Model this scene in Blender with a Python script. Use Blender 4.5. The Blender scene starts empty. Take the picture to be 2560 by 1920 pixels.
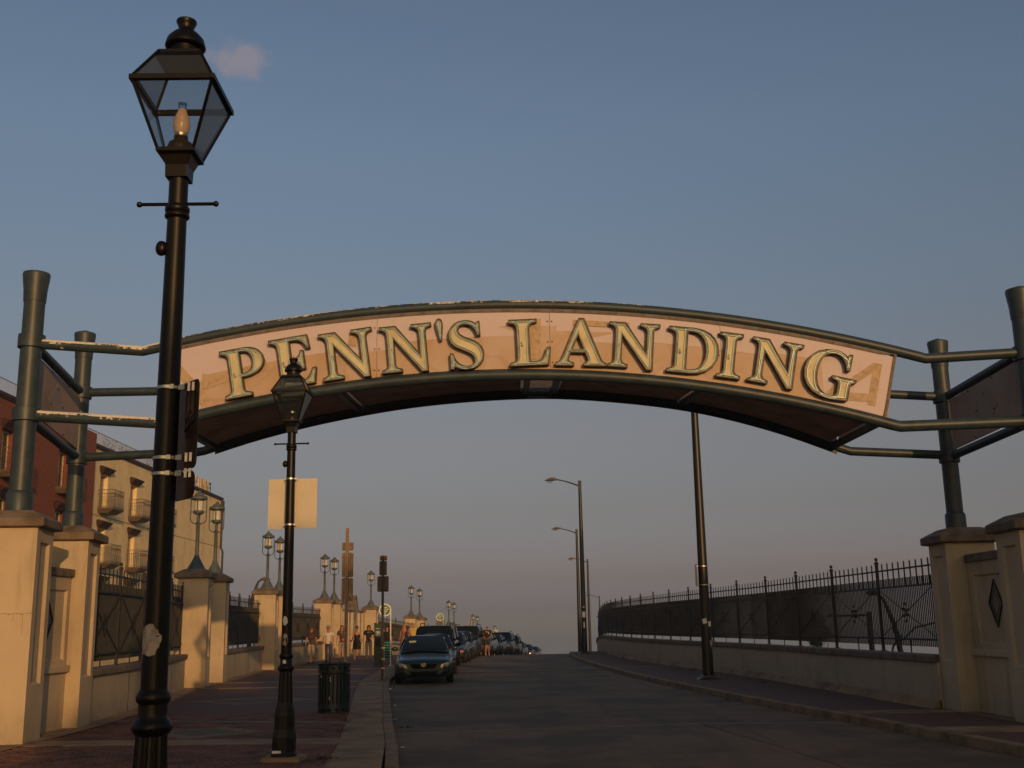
import bpy, bmesh, math, random
from math import sin, cos, pi, radians, sqrt, atan2
from mathutils import Vector, Matrix
from mathutils.geometry import tessellate_polygon
random.seed(7)
S = bpy.context.scene
COL = S.collection

# ------------------------------------------------------------------ camera
cam_d = bpy.data.cameras.new("camera"); cam = bpy.data.objects.new("camera", cam_d); COL.objects.link(cam)
TH = math.atan(602/2768.0); RO = .018
F = Vector((0, cos(TH), sin(TH))); R0 = Vector((1, 0, 0)); U0 = Vector((0, -sin(TH), cos(TH)))
Rv = R0*cos(RO)-U0*sin(RO); Uv = U0*cos(RO)+R0*sin(RO)
cam.matrix_world = Matrix(((Rv.x, Uv.x, -F.x, 0), (Rv.y, Uv.y, -F.y, 0), (Rv.z, Uv.z, -F.z, 1.7), (0, 0, 0, 1)))
cam_d.sensor_width = 36; cam_d.lens = 36*2768/2560.0
cam_d.clip_start = .1; cam_d.clip_end = 30000
S.camera = cam

# ------------------------------------------------------------------ light
SUN_AZ = radians(18.4); SUN_EL = radians(10)          # low sun behind the photographer, a little to the right
sdir = Vector((sin(SUN_AZ)*cos(SUN_EL), -cos(SUN_AZ)*cos(SUN_EL), sin(SUN_EL)))
W = bpy.data.worlds.new("World"); S.world = W; W.use_nodes = True
nt = W.node_tree; nt.nodes.clear()
def N_(t, **k):
    n = nt.nodes.new(t)
    for a, b in k.items(): setattr(n, a, b)
    return n
sky = N_('ShaderNodeTexSky', sky_type='NISHITA', sun_disc=False, sun_elevation=SUN_EL, sun_rotation=pi-SUN_AZ)
sky.altitude = 10; sky.air_density = 1.0; sky.dust_density = 1.6; sky.ozone_density = 2.2
tc = N_('ShaderNodeTexCoord'); sp = N_('ShaderNodeSeparateXYZ')
nt.links.new(tc.outputs['Generated'], sp.inputs[0])
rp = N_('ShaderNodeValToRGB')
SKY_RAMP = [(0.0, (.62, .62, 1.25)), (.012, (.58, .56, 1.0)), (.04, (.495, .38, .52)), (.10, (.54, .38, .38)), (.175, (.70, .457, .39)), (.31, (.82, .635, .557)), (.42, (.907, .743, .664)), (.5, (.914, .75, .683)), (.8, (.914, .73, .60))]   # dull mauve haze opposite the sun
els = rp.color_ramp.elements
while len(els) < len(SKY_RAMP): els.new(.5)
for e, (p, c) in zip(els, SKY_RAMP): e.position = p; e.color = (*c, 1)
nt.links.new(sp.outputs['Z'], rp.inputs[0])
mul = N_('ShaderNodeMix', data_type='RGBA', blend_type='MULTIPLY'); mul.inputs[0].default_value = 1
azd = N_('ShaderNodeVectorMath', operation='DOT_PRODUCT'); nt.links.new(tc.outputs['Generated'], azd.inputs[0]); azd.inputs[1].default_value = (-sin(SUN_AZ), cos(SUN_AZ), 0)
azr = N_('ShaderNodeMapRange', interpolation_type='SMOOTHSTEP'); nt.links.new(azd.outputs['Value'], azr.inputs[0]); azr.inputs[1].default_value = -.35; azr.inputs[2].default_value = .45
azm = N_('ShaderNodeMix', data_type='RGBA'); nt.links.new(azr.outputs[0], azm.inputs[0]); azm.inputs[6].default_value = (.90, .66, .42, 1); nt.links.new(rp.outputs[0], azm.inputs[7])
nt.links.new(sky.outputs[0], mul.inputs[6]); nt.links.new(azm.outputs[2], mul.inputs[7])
# one small thin cloud, low contrast, seen to the right of the near lantern
def dirpx(px, py): return (F+Rv*((px-1280)/2768.)-Uv*((py-960)/2768.)).normalized()
cdir = dirpx(598, 148)
vm = N_('ShaderNodeVectorMath', operation='SUBTRACT'); nt.links.new(tc.outputs['Generated'], vm.inputs[0]); vm.inputs[1].default_value = cdir
dR = N_('ShaderNodeVectorMath', operation='DOT_PRODUCT'); nt.links.new(vm.outputs[0], dR.inputs[0]); dR.inputs[1].default_value = Rv
dU = N_('ShaderNodeVectorMath', operation='DOT_PRODUCT'); nt.links.new(vm.outputs[0], dU.inputs[0]); dU.inputs[1].default_value = Uv
cmb = N_('ShaderNodeCombineXYZ')
for o, i, s in ((dR, 0, 1/.030), (dU, 1, 1/.019)):
    m = N_('ShaderNodeMath', operation='MULTIPLY'); nt.links.new(o.outputs['Value'], m.inputs[0]); m.inputs[1].default_value = s
    nt.links.new(m.outputs[0], cmb.inputs[i])
nz = N_('ShaderNodeTexNoise'); nz.inputs['Scale'].default_value = 60; nz.inputs['Detail'].default_value = 6; nt.links.new(tc.outputs['Generated'], nz.inputs['Vector'])
ln = N_('ShaderNodeVectorMath', operation='LENGTH'); nt.links.new(cmb.outputs[0], ln.inputs[0])
md = N_('ShaderNodeMath', operation='MULTIPLY_ADD'); nt.links.new(nz.outputs[0], md.inputs[0]); md.inputs[1].default_value = 1.5; nt.links.new(ln.outputs['Value'], md.inputs[2])
mr = N_('ShaderNodeMapRange', interpolation_type='SMOOTHSTEP'); nt.links.new(md.outputs[0], mr.inputs[0])
mr.inputs[1].default_value = 1.0; mr.inputs[2].default_value = 1.75; mr.inputs[3].default_value = .62; mr.inputs[4].default_value = 0
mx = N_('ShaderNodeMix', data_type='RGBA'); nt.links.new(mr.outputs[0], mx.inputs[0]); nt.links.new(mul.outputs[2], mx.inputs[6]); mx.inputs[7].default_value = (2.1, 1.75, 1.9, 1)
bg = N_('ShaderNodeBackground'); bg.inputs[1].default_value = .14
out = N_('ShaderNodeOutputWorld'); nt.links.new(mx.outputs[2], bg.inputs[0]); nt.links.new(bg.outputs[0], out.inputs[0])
CLOUD_MIX = mx

sun_d = bpy.data.lights.new("sun", 'SUN'); sun_d.energy = 2.0; sun_d.angle = radians(.53); sun_d.color = (1.0, .56, .22)
sun = bpy.data.objects.new("sun", sun_d); COL.objects.link(sun); sun.rotation_euler = sdir.to_track_quat('Z', 'Y').to_euler(); sun.location = sdir*60
S.view_settings.view_transform = 'Standard'; S.view_settings.look = 'None'; S.view_settings.gamma = 1; S.view_settings.use_curve_mapping = False
S.view_settings.exposure = 0

# ------------------------------------------------------------------ materials
def new_mat(name):
    m = bpy.data.materials.new(name); m.use_nodes = True
    t = m.node_tree; b = t.nodes['Principled BSDF']; return m, t, b
def node(t, typ, **k):
    n = t.nodes.new(typ)
    for a, b in k.items(): setattr(n, a, b)
    return n
def ramp(t, fac, stops):
    r = node(t, 'ShaderNodeValToRGB'); e = r.color_ramp.elements
    while len(e) < len(stops): e.new(.5)
    for q, (p, c) in zip(e, stops): q.position = p; q.color = (*c, 1) if len(c) == 3 else c
    t.links.new(fac, r.inputs[0]); return r.outputs[0]
def noise(t, scale, detail=5, vec=None, rough=.6, world=False):
    n = node(t, 'ShaderNodeTexNoise'); n.inputs['Scale'].default_value = scale; n.inputs['Detail'].default_value = detail; n.inputs['Roughness'].default_value = rough
    if vec is None:
        if world: g = node(t, 'ShaderNodeNewGeometry'); vec = g.outputs['Position']
        else: g = node(t, 'ShaderNodeTexCoord'); vec = g.outputs['Object']
    t.links.new(vec, n.inputs['Vector']); return n.outputs[0]
def mixc(t, fac, a, b, blend='MIX'):
    m = node(t, 'ShaderNodeMix', data_type='RGBA', blend_type=blend)
    for i, v in ((0, fac), (6, a), (7, b)):
        if hasattr(v, 'links'): t.links.new(v, m.inputs[i])
        else: m.inputs[i].default_value = v if i == 0 else (*v, 1)
    return m.outputs[2]
def bump(t, b, h, strength=.3, dist=.02):
    n = node(t, 'ShaderNodeBump'); n.inputs['Strength'].default_value = strength; n.inputs['Distance'].default_value = dist
    t.links.new(h, n.inputs['Height']); t.links.new(n.outputs[0], b.inputs['Normal'])
def simple(name, c, rough=.5, metal=0, var=.18, scale=6, bmp=0, world=False, c2=None, spec=None, bscale=None):
    m, t, b = new_mat(name)
    f = noise(t, scale, world=world)
    if c2 is None: c2 = tuple(x*(1-var*1.6) for x in c)
    hi = tuple(min(1, x*(1+var*.6)) for x in c)
    t.links.new(ramp(t, f, [(.3, c2), (.55, c), (.75, hi)]), b.inputs['Base Color'])
    b.inputs['Roughness'].default_value = rough; b.inputs['Metallic'].default_value = metal
    if spec is not None: b.inputs['Specular IOR Level'].default_value = spec
    if bmp: bump(t, b, noise(t, bscale or scale*8, world=world), bmp, .01)
    return m
def stucco(name, c, dirt=(.10, .075, .05)):
    m, t, b = new_mat(name)
    g = node(t, 'ShaderNodeNewGeometry'); pos = g.outputs['Position']
    big = noise(t, .9, 4, pos); fine = noise(t, 26, 6, pos)
    mp = node(t, 'ShaderNodeMapping'); mp.inputs['Scale'].default_value = (3, 3, .4); t.links.new(pos, mp.inputs[0])
    streak = noise(t, 1.3, 5, mp.outputs[0])
    col = ramp(t, big, [(.25, tuple(x*.80 for x in c)), (.5, c), (.8, tuple(min(1, x*1.1) for x in c))])
    s = ramp(t, streak, [(.54, (0, 0, 0)), (.78, (.40, .40, .40))])
    col = mixc(t, s, col, dirt)
    sx = node(t, 'ShaderNodeSeparateXYZ'); t.links.new(pos, sx.inputs[0])
    mr = node(t, 'ShaderNodeMapRange'); t.links.new(sx.outputs[2], mr.inputs[0])
    mr.inputs[1].default_value = .1; mr.inputs[2].default_value = .75; mr.inputs[3].default_value = .55; mr.inputs[4].default_value = 0
    mm = node(t, 'ShaderNodeMath', operation='MULTIPLY'); t.links.new(mr.outputs[0], mm.inputs[0]); t.links.new(noise(t, 3.5, 6, pos), mm.inputs[1])
    col = mixc(t, mm.outputs[0], col, dirt)
    sp = ramp(t, noise(t, 70, 2, pos), [(.70, (0, 0, 0)), (.76, (.5, .5, .5))])
    col = mixc(t, sp, col, tuple(x*.55 for x in c))
    t.links.new(col, b.inputs['Base Color']); b.inputs['Roughness'].default_value = .9
    bump(t, b, fine, .25, .006)
    return m
def peel_paint(name, c, amount=.5, rough=.5):
    """old blue-green paint; on the upper side of the tubes it has flaked off to the pale primer"""
    m, t, b = new_mat(name)
    g = node(t, 'ShaderNodeNewGeometry'); pos = g.outputs['Position']
    base = ramp(t, noise(t, 5, 5, pos), [(.3, tuple(x*.75 for x in c)), (.6, c), (.8, tuple(x*1.15 for x in c))])
    sn = node(t, 'ShaderNodeSeparateXYZ'); t.links.new(g.outputs['True Normal'], sn.inputs[0])
    sx = node(t, 'ShaderNodeSeparateXYZ'); t.links.new(pos, sx.inputs[0])
    up = node(t, 'ShaderNodeMapRange'); t.links.new(sn.outputs[2], up.inputs[0]); up.inputs[1].default_value = .0; up.inputs[2].default_value = .75
    lx = node(t, 'ShaderNodeMapRange'); t.links.new(sx.outputs[0], lx.inputs[0]); lx.inputs[1].default_value = 3.2; lx.inputs[2].default_value = -6.5; lx.inputs[3].default_value = 0; lx.inputs[4].default_value = 1
    n1 = noise(t, 1.6, 3, pos, .5); n2 = noise(t, 15, 6, pos, .75)
    a = node(t, 'ShaderNodeMath', operation='MULTIPLY_ADD'); t.links.new(n1, a.inputs[0]); a.inputs[1].default_value = .9; t.links.new(n2, a.inputs[2])
    a2 = node(t, 'ShaderNodeMath', operation='MULTIPLY_ADD'); t.links.new(up.outputs[0], a2.inputs[0]); a2.inputs[1].default_value = .42*amount*2; t.links.new(a.outputs[0], a2.inputs[2])
    a3 = node(t, 'ShaderNodeMath', operation='MULTIPLY_ADD'); t.links.new(lx.outputs[0], a3.inputs[0]); a3.inputs[1].default_value = .22; t.links.new(a2.outputs[0], a3.inputs[2])
    mk = ramp(t, a3.outputs[0], [(0, (0, 0, 0)), (1, (0, 0, 0))])
    gt = node(t, 'ShaderNodeMath', operation='GREATER_THAN'); t.links.new(a3.outputs[0], gt.inputs[0]); gt.inputs[1].default_value = 1.435
    ml = node(t, 'ShaderNodeMath', operation='GREATER_THAN'); t.links.new(lx.outputs[0], ml.inputs[0]); ml.inputs[1].default_value = .001
    mu = node(t, 'ShaderNodeMath', operation='MULTIPLY'); t.links.new(gt.outputs[0], mu.inputs[0]); t.links.new(ml.outputs[0], mu.inputs[1])
    col = mixc(t, mu.outputs[0], base, (.75, .70, .62))
    t.links.new(col, b.inputs['Base Color']); b.inputs['Roughness'].default_value = rough
    bump(t, b, noise(t, 40, 4, pos), .08, .004)
    return m
def glass(name, tint=(.8, .85, .85), alpha=.25, rough=.05):
    m, t, b = new_mat(name)
    tr = node(t, 'ShaderNodeBsdfTransparent'); tr.inputs[0].default_value = (.93, .94, .94, 1)
    mixs = node(t, 'ShaderNodeMixShader')
    fr = node(t, 'ShaderNodeLayerWeight'); fr.inputs[0].default_value = .35
    f = noise(t, 9, 4)
    add = node(t, 'ShaderNodeMath', operation='MULTIPLY_ADD'); t.links.new(f, add.inputs[0]); add.inputs[1].default_value = alpha*.6
    mm = node(t, 'ShaderNodeMath', operation='MULTIPLY_ADD'); t.links.new(fr.outputs['Fresnel'], mm.inputs[0]); mm.inputs[1].default_value = .55; mm.inputs[2].default_value = alpha*.55
    t.links.new(mm.outputs[0], add.inputs[2])
    b.inputs['Base Color'].default_value = (*tint, 1); b.inputs['Roughness'].default_value = rough
    o = t.nodes['Material Output']
    t.links.new(add.outputs[0], mixs.inputs[0]); t.links.new(tr.outputs[0], mixs.inputs[1]); t.links.new(b.outputs[0], mixs.inputs[2]); t.links.new(mixs.outputs[0], o.inputs[0])
    return m
def brick_mat(name, c1, c2, mortar, sx, sz, plane='YZ', rough=.85, squash=None):
    m, t, b = new_mat(name)
    g = node(t, 'ShaderNodeNewGeometry'); sp_ = node(t, 'ShaderNodeSeparateXYZ'); t.links.new(g.outputs['Position'], sp_.inputs[0])
    cb = node(t, 'ShaderNodeCombineXYZ')
    ix = {'X': 0, 'Y': 1, 'Z': 2}
    t.links.new(sp_.outputs[ix[plane[0]]], cb.inputs[0]); t.links.new(sp_.outputs[ix[plane[1]]], cb.inputs[1])
    br = node(t, 'ShaderNodeTexBrick'); t.links.new(cb.outputs[0], br.inputs['Vector'])
    br.inputs['Color1'].default_value = (*c1, 1); br.inputs['Color2'].default_value = (*c2, 1); br.inputs['Mortar'].default_value = (*mortar, 1)
    br.inputs['Scale'].default_value = 1; br.inputs['Brick Width'].default_value = sx; br.inputs['Row Height'].default_value = sz; br.inputs['Mortar Size'].default_value = sz*.09; br.inputs['Bias'].default_value = 0
    col = mixc(t, .30, br.outputs[0], ramp(t, noise(t, 1.1, 5, g.outputs['Position']), [(.3, tuple(x*.6 for x in c1)), (.7, c2)]))
    t.links.new(col, b.inputs['Base Color']); b.inputs['Roughness'].default_value = rough
    bump(t, b, br.outputs['Fac'], .4, -.01)
    return m
M = {}
M['stucco'] = stucco('tan_stucco', (.55, .44, .31))
M['stucco_gray'] = stucco('low_wall_stucco', (.46, .38, .28), (.16, .11, .07))
M['cap'] = simple('precast_cap', (.20, .15, .115), .9, var=.35, scale=3, bmp=.3, world=True)
M['teal'] = peel_paint('teal_paint', (.034, .054, .072), .5, .45)
M['teal_plain'] = simple('teal_plain_paint', (.034, .054, .072), .45, var=.25, scale=5, world=True, bmp=.08)
M['teal2'] = simple('pale_teal_paint', (.10, .125, .135), .55, var=.25, scale=8, bmp=.1)
M['teal_blue'] = simple('blue_teal_paint', (.045, .10, .13), .55, var=.3, scale=8)
M['fence'] = simple('fence_paint', (.030, .028, .027), .6, var=.3, scale=3, world=True)
M['lamp'] = simple('lamp_paint', (.0062, .0038, .0030), .40, var=.4, scale=7, bmp=.03, spec=.30)
M['lamp_brass'] = simple('burner_bronze', (.06, .04, .03), .4, metal=.5, var=.3, scale=20)
M['steel'] = simple('steel_band', (.62, .58, .52), .28, metal=1, var=.2, scale=40, bmp=.2)
M['sign_back'] = simple('sign_back_aluminium', (.30, .26, .22), .32, metal=.85, var=.3, scale=9)
M['sign_bronze'] = simple('dark_sign_plate', (.075, .055, .045), .38, metal=.3, var=.3, scale=9)
M['cream'] = simple('cream_sign', (.70, .62, .50), .6, var=.05, scale=3)
M['white'] = simple('white_paint', (.78, .76, .72), .5, var=.08, scale=9)
M['glass'] = glass('lantern_glass', (.05, .06, .075), .07)
M['glass_globe'] = glass('lamp_chimney_glass', (.85, .62, .48), .85, .25)
M['glass_lamp'] = simple('ribbed_lens', (.74, .70, .64), .25, var=.12, scale=25)
M['panel'] = None
M['asphalt'] = None
# ---- sign face: pale sheet with a faint tan dotted print
def panel_mat():
    m, t, b = new_mat('sign_sheet')
    g = node(t, 'ShaderNodeNewGeometry'); pos = g.outputs['Position']; sx = node(t, 'ShaderNodeSeparateXYZ'); t.links.new(pos, sx.inputs[0])
    # z relative to the arch line
    x2 = node(t, 'ShaderNodeMath', operation='MULTIPLY'); t.links.new(sx.outputs[0], x2.inputs[0]); t.links.new(sx.outputs[0], x2.inputs[1])
    zz = node(t, 'ShaderNodeMath', operation='MULTIPLY_ADD'); t.links.new(x2.outputs[0], zz.inputs[0]); zz.inputs[1].default_value = .0225; t.links.new(sx.outputs[2], zz.inputs[2])
    mp = node(t, 'ShaderNodeMapping'); mp.inputs['Scale'].default_value = (.55, 0, 1.2); t.links.new(pos, mp.inputs[0])
    vo = node(t, 'ShaderNodeTexVoronoi'); vo.inputs['Scale'].default_value = 1.0; t.links.new(mp.outputs[0], vo.inputs['Vector'])
    sc = node(t, 'ShaderNodeSeparateColor'); t.links.new(vo.outputs['Color'], sc.inputs[0])
    e = node(t, 'ShaderNodeMath', operation='MULTIPLY_ADD'); t.links.new(sc.outputs[0], e.inputs[0]); e.inputs[1].default_value = .30; t.links.new(zz.outputs[0], e.inputs[2])
    ta0 = node(t, 'ShaderNodeMath', operation='LESS_THAN'); t.links.new(e.outputs[0], ta0.inputs[0]); ta0.inputs[1].default_value = 6.42
    ab = node(t, 'ShaderNodeMath', operation='ABSOLUTE'); t.links.new(sx.outputs[0], ab.inputs[0])
    lt = node(t, 'ShaderNodeMath', operation='LESS_THAN'); t.links.new(ab.outputs[0], lt.inputs[0]); lt.inputs[1].default_value = 4.93
    tanarea = node(t, 'ShaderNodeMath', operation='MULTIPLY'); t.links.new(ta0.outputs[0], tanarea.inputs[0]); t.links.new(lt.outputs[0], tanarea.inputs[1])
    # halftone rows
    mh = node(t, 'ShaderNodeMapping'); mh.inputs['Rotation'].default_value = (0, radians(28), 0); t.links.new(pos, mh.inputs[0])
    wv = node(t, 'ShaderNodeTexWave', wave_type='BANDS', bands_direction='Z'); wv.inputs['Scale'].default_value = 13; wv.inputs['Distortion'].default_value = .4; t.links.new(mh.outputs[0], wv.inputs['Vector'])
    pale = (.60, .51, .58)
    tan_ = ramp(t, wv.outputs[1], [(.2, (.40, .26, .15)), (.8, (.58, .42, .31))])
    mo = ramp(t, noise(t, 2.2, 5, pos), [(.40, (0, 0, 0)), (.62, (.5, .5, .5))])
    tan2 = mixc(t, mo, tan_, (.58, .48, .50))
    # a few drawn outlines (old map lines)
    v2 = node(t, 'ShaderNodeTexVoronoi', feature='DISTANCE_TO_EDGE'); v2.inputs['Scale'].default_value = 1.1
    md = node(t, 'ShaderNodeVectorMath', operation='ADD'); t.links.new(pos, md.inputs[0]); nn = node(t, 'ShaderNodeTexNoise'); nn.inputs['Scale'].default_value = 1.3; t.links.new(pos, nn.inputs['Vector']); t.links.new(nn.outputs['Color'], md.inputs[1])
    t.links.new(md.outputs[0], v2.inputs['Vector'])
    ed = ramp(t, v2.outputs['Distance'], [(.012, (.35, .35, .35)), (.03, (0, 0, 0))])
    tan3 = mixc(t, ed, tan2, (.38, .25, .17))
    col = mixc(t, tanarea.outputs[0], pale, tan3)
    st = ramp(t, noise(t, 6, 6, pos), [(.55, (0, 0, 0)), (.8, (.35, .35, .35))])
    col = mixc(t, st, col, (.42, .32, .28))
    t.links.new(col, b.inputs['Base Color']); b.inputs['Roughness'].default_value = .55
    return m
M['panel'] = panel_mat()
M['soffit'] = simple('soffit_sheet', (.48, .34, .28), .8, var=.3, scale=1.5, world=True)
M['print_tan'] = simple('tan_print', (.50, .36, .24), .6, var=.2, scale=14, world=True)
M['print_gray'] = simple('gray_print', (.30, .24, .22), .6, var=.1, scale=8)
M['letter_side'] = simple('letter_return', (.045, .030, .022), .5, var=.3, scale=10)
M['letter_trim'] = simple('letter_trim', (.40, .35, .27), .4, var=.3, scale=10)
def face_mat():
    m, t, b = new_mat('letter_face')
    f = noise(t, 2.6, 5)
    t.links.new(ramp(t, f, [(.28, (.46, .38, .24)), (.5, (.64, .54, .34)), (.75, (.72, .62, .40))]), b.inputs['Base Color']); b.inputs['Roughness'].default_value = .55
    return m
M['letter_face'] = face_mat()
M['neon'] = simple('neon_tube_glass', (.42, .78, .90), .3, var=.1, scale=8)
# ---- road
def road_mat(name, c, dark, patch=True):
    m, t, b = new_mat(name)
    g = node(t, 'ShaderNodeNewGeometry'); pos = g.outputs['Position']
    col = ramp(t, noise(t, 60, 3, pos, .8), [(.3, tuple(x*.7 for x in c)), (.6, c), (.8, tuple(x*1.4 for x in c))])
    col = mixc(t, ramp(t, noise(t, .45, 5, pos), [(.45, (0, 0, 0)), (.60, (.9, .9, .9))]), col, dark)
    mp = node(t, 'ShaderNodeMapping'); mp.inputs['Scale'].default_value = (1.6, .12, 1); mp.inputs['Rotation'].default_value = (0, 0, -.05); t.links.new(pos, mp.inputs[0])
    col = mixc(t, ramp(t, noise(t, 1.2, 4, mp.outputs[0]), [(.50, (0, 0, 0)), (.66, (.55, .55, .55))]), col, dark)
    if patch:
        v = node(t, 'ShaderNodeTexVoronoi', feature='DISTANCE_TO_EDGE'); v.inputs['Scale'].default_value = .22
        ad = node(t, 'ShaderNodeVectorMath', operation='ADD'); nn = node(t, 'ShaderNodeTexNoise'); nn.inputs['Scale'].default_value = 1.8; nn.inputs['Detail'].default_value = 6
        t.links.new(pos, nn.inputs['Vector']); t.links.new(pos, ad.inputs[0]); t.links.new(nn.outputs['Color'], ad.inputs[1]); t.links.new(ad.outputs[0], v.inputs['Vector'])
        col = mixc(t, ramp(t, v.outputs['Distance'], [(.002, (.8, .8, .8)), (.005, (0, 0, 0))]), col, tuple(x*.4 for x in dark))
    t.links.new(col, b.inputs['Base Color']); b.inputs['Roughness'].default_value = .82
    bump(t, b, noise(t, 120, 2, pos), .35, .006)
    return m
M['road'] = road_mat('road_surface', (.195, .116, .066), (.078, .048, .031))
M['slab'] = road_mat('road_slab_concrete', (.215, .130, .076), (.090, .057, .036), False)
M['conc'] = simple('pavement_concrete', (.31, .20, .12), .88, var=.35, scale=1.3, bmp=.3, world=True, bscale=50)
M['kerb'] = simple('kerb_stone', (.25, .165, .10), .85, var=.35, scale=2.2, bmp=.3, world=True, bscale=50)
M['paver_far'] = brick_mat('paver_field', (.16, .062, .042), (.12, .050, .038), (.07, .045, .035), .2, .1, 'XY', .8)
M['paver'] = simple('brick_paver', (.16, .062, .042), .8, var=.5, scale=2.5, bmp=.2, world=True)
M['joint'] = simple('joint_sand', (.05, .035, .028), .95, var=.3, scale=9, world=True)
M['joint_steel'] = simple('joint_steel', (.13, .13, .135), .55, var=.3, scale=9, world=True)
M['tan_paver'] = simple('tan_paver', (.20, .145, .10), .85, var=.3, scale=3, world=True)
M['gray_paver'] = simple('gray_paver', (.11, .10, .10), .85, var=.3, scale=3, world=True)
M['redbrick'] = brick_mat('red_brick', (.28, .055, .028), (.16, .035, .020), (.30, .17, .11), .22, .085)
M['oldbrick'] = brick_mat('brown_brick', (.20, .08, .05), (.14, .06, .04), (.2, .15, .1), .22, .085, 'XZ')
M['yellow'] = stucco('yellow_stucco', (.86, .69, .42), (.40, .28, .15))
M['hood'] = simple('dark_red_trim', (.050, .020, .014), .6, var=.3, scale=5, world=True)
M['railing'] = simple('railing_paint', (.12, .085, .06), .5, var=.2, scale=5)
M['win_frame'] = simple('window_frame_paint', (.60, .50, .32), .4, var=.1, scale=5)
M['win_glass'] = simple('window_glass', (.05, .055, .06), .08, var=.2, scale=2)
M['curtain'] = simple('curtain_cloth', (.62, .48, .26), .8, var=.3, scale=5)
M['land'] = simple('dry_land', (.075, .06, .04), .95, var=.4, scale=.3, world=True)
M['can'] = simple('bin_paint', (.014, .030, .038), .42, var=.4, scale=12, bmp=.1)
M['black'] = simple('black_rubber', (.012, .012, .012), .7, var=.3, scale=12)
M['kiosk'] = simple('kiosk_green', (.010, .040, .018), .45, var=.3, scale=6)
M['sign_green'] = simple('sign_green', (.025, .16, .06), .45, var=.15, scale=6)
M['pole_brown'] = simple('brown_pole_paint', (.012, .008, .006), .40, var=.3, scale=7)
M['cobra'] = simple('lamp_head_grey', (.16, .115, .09), .5, var=.2, scale=12)
M['weed'] = simple('dry_weed', (.12, .09, .035), .9, var=.5, scale=20)
M['leaf'] = simple('leaf_green', (.035, .050, .018), .7, var=.5, scale=8)
M['tile_blue'] = simple('blue_tile', (.10, .17, .20), .3, var=.3, scale=9)
M['tile_dark'] = simple('dark_tile', (.03, .035, .035), .3, var=.3, scale=9)

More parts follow.
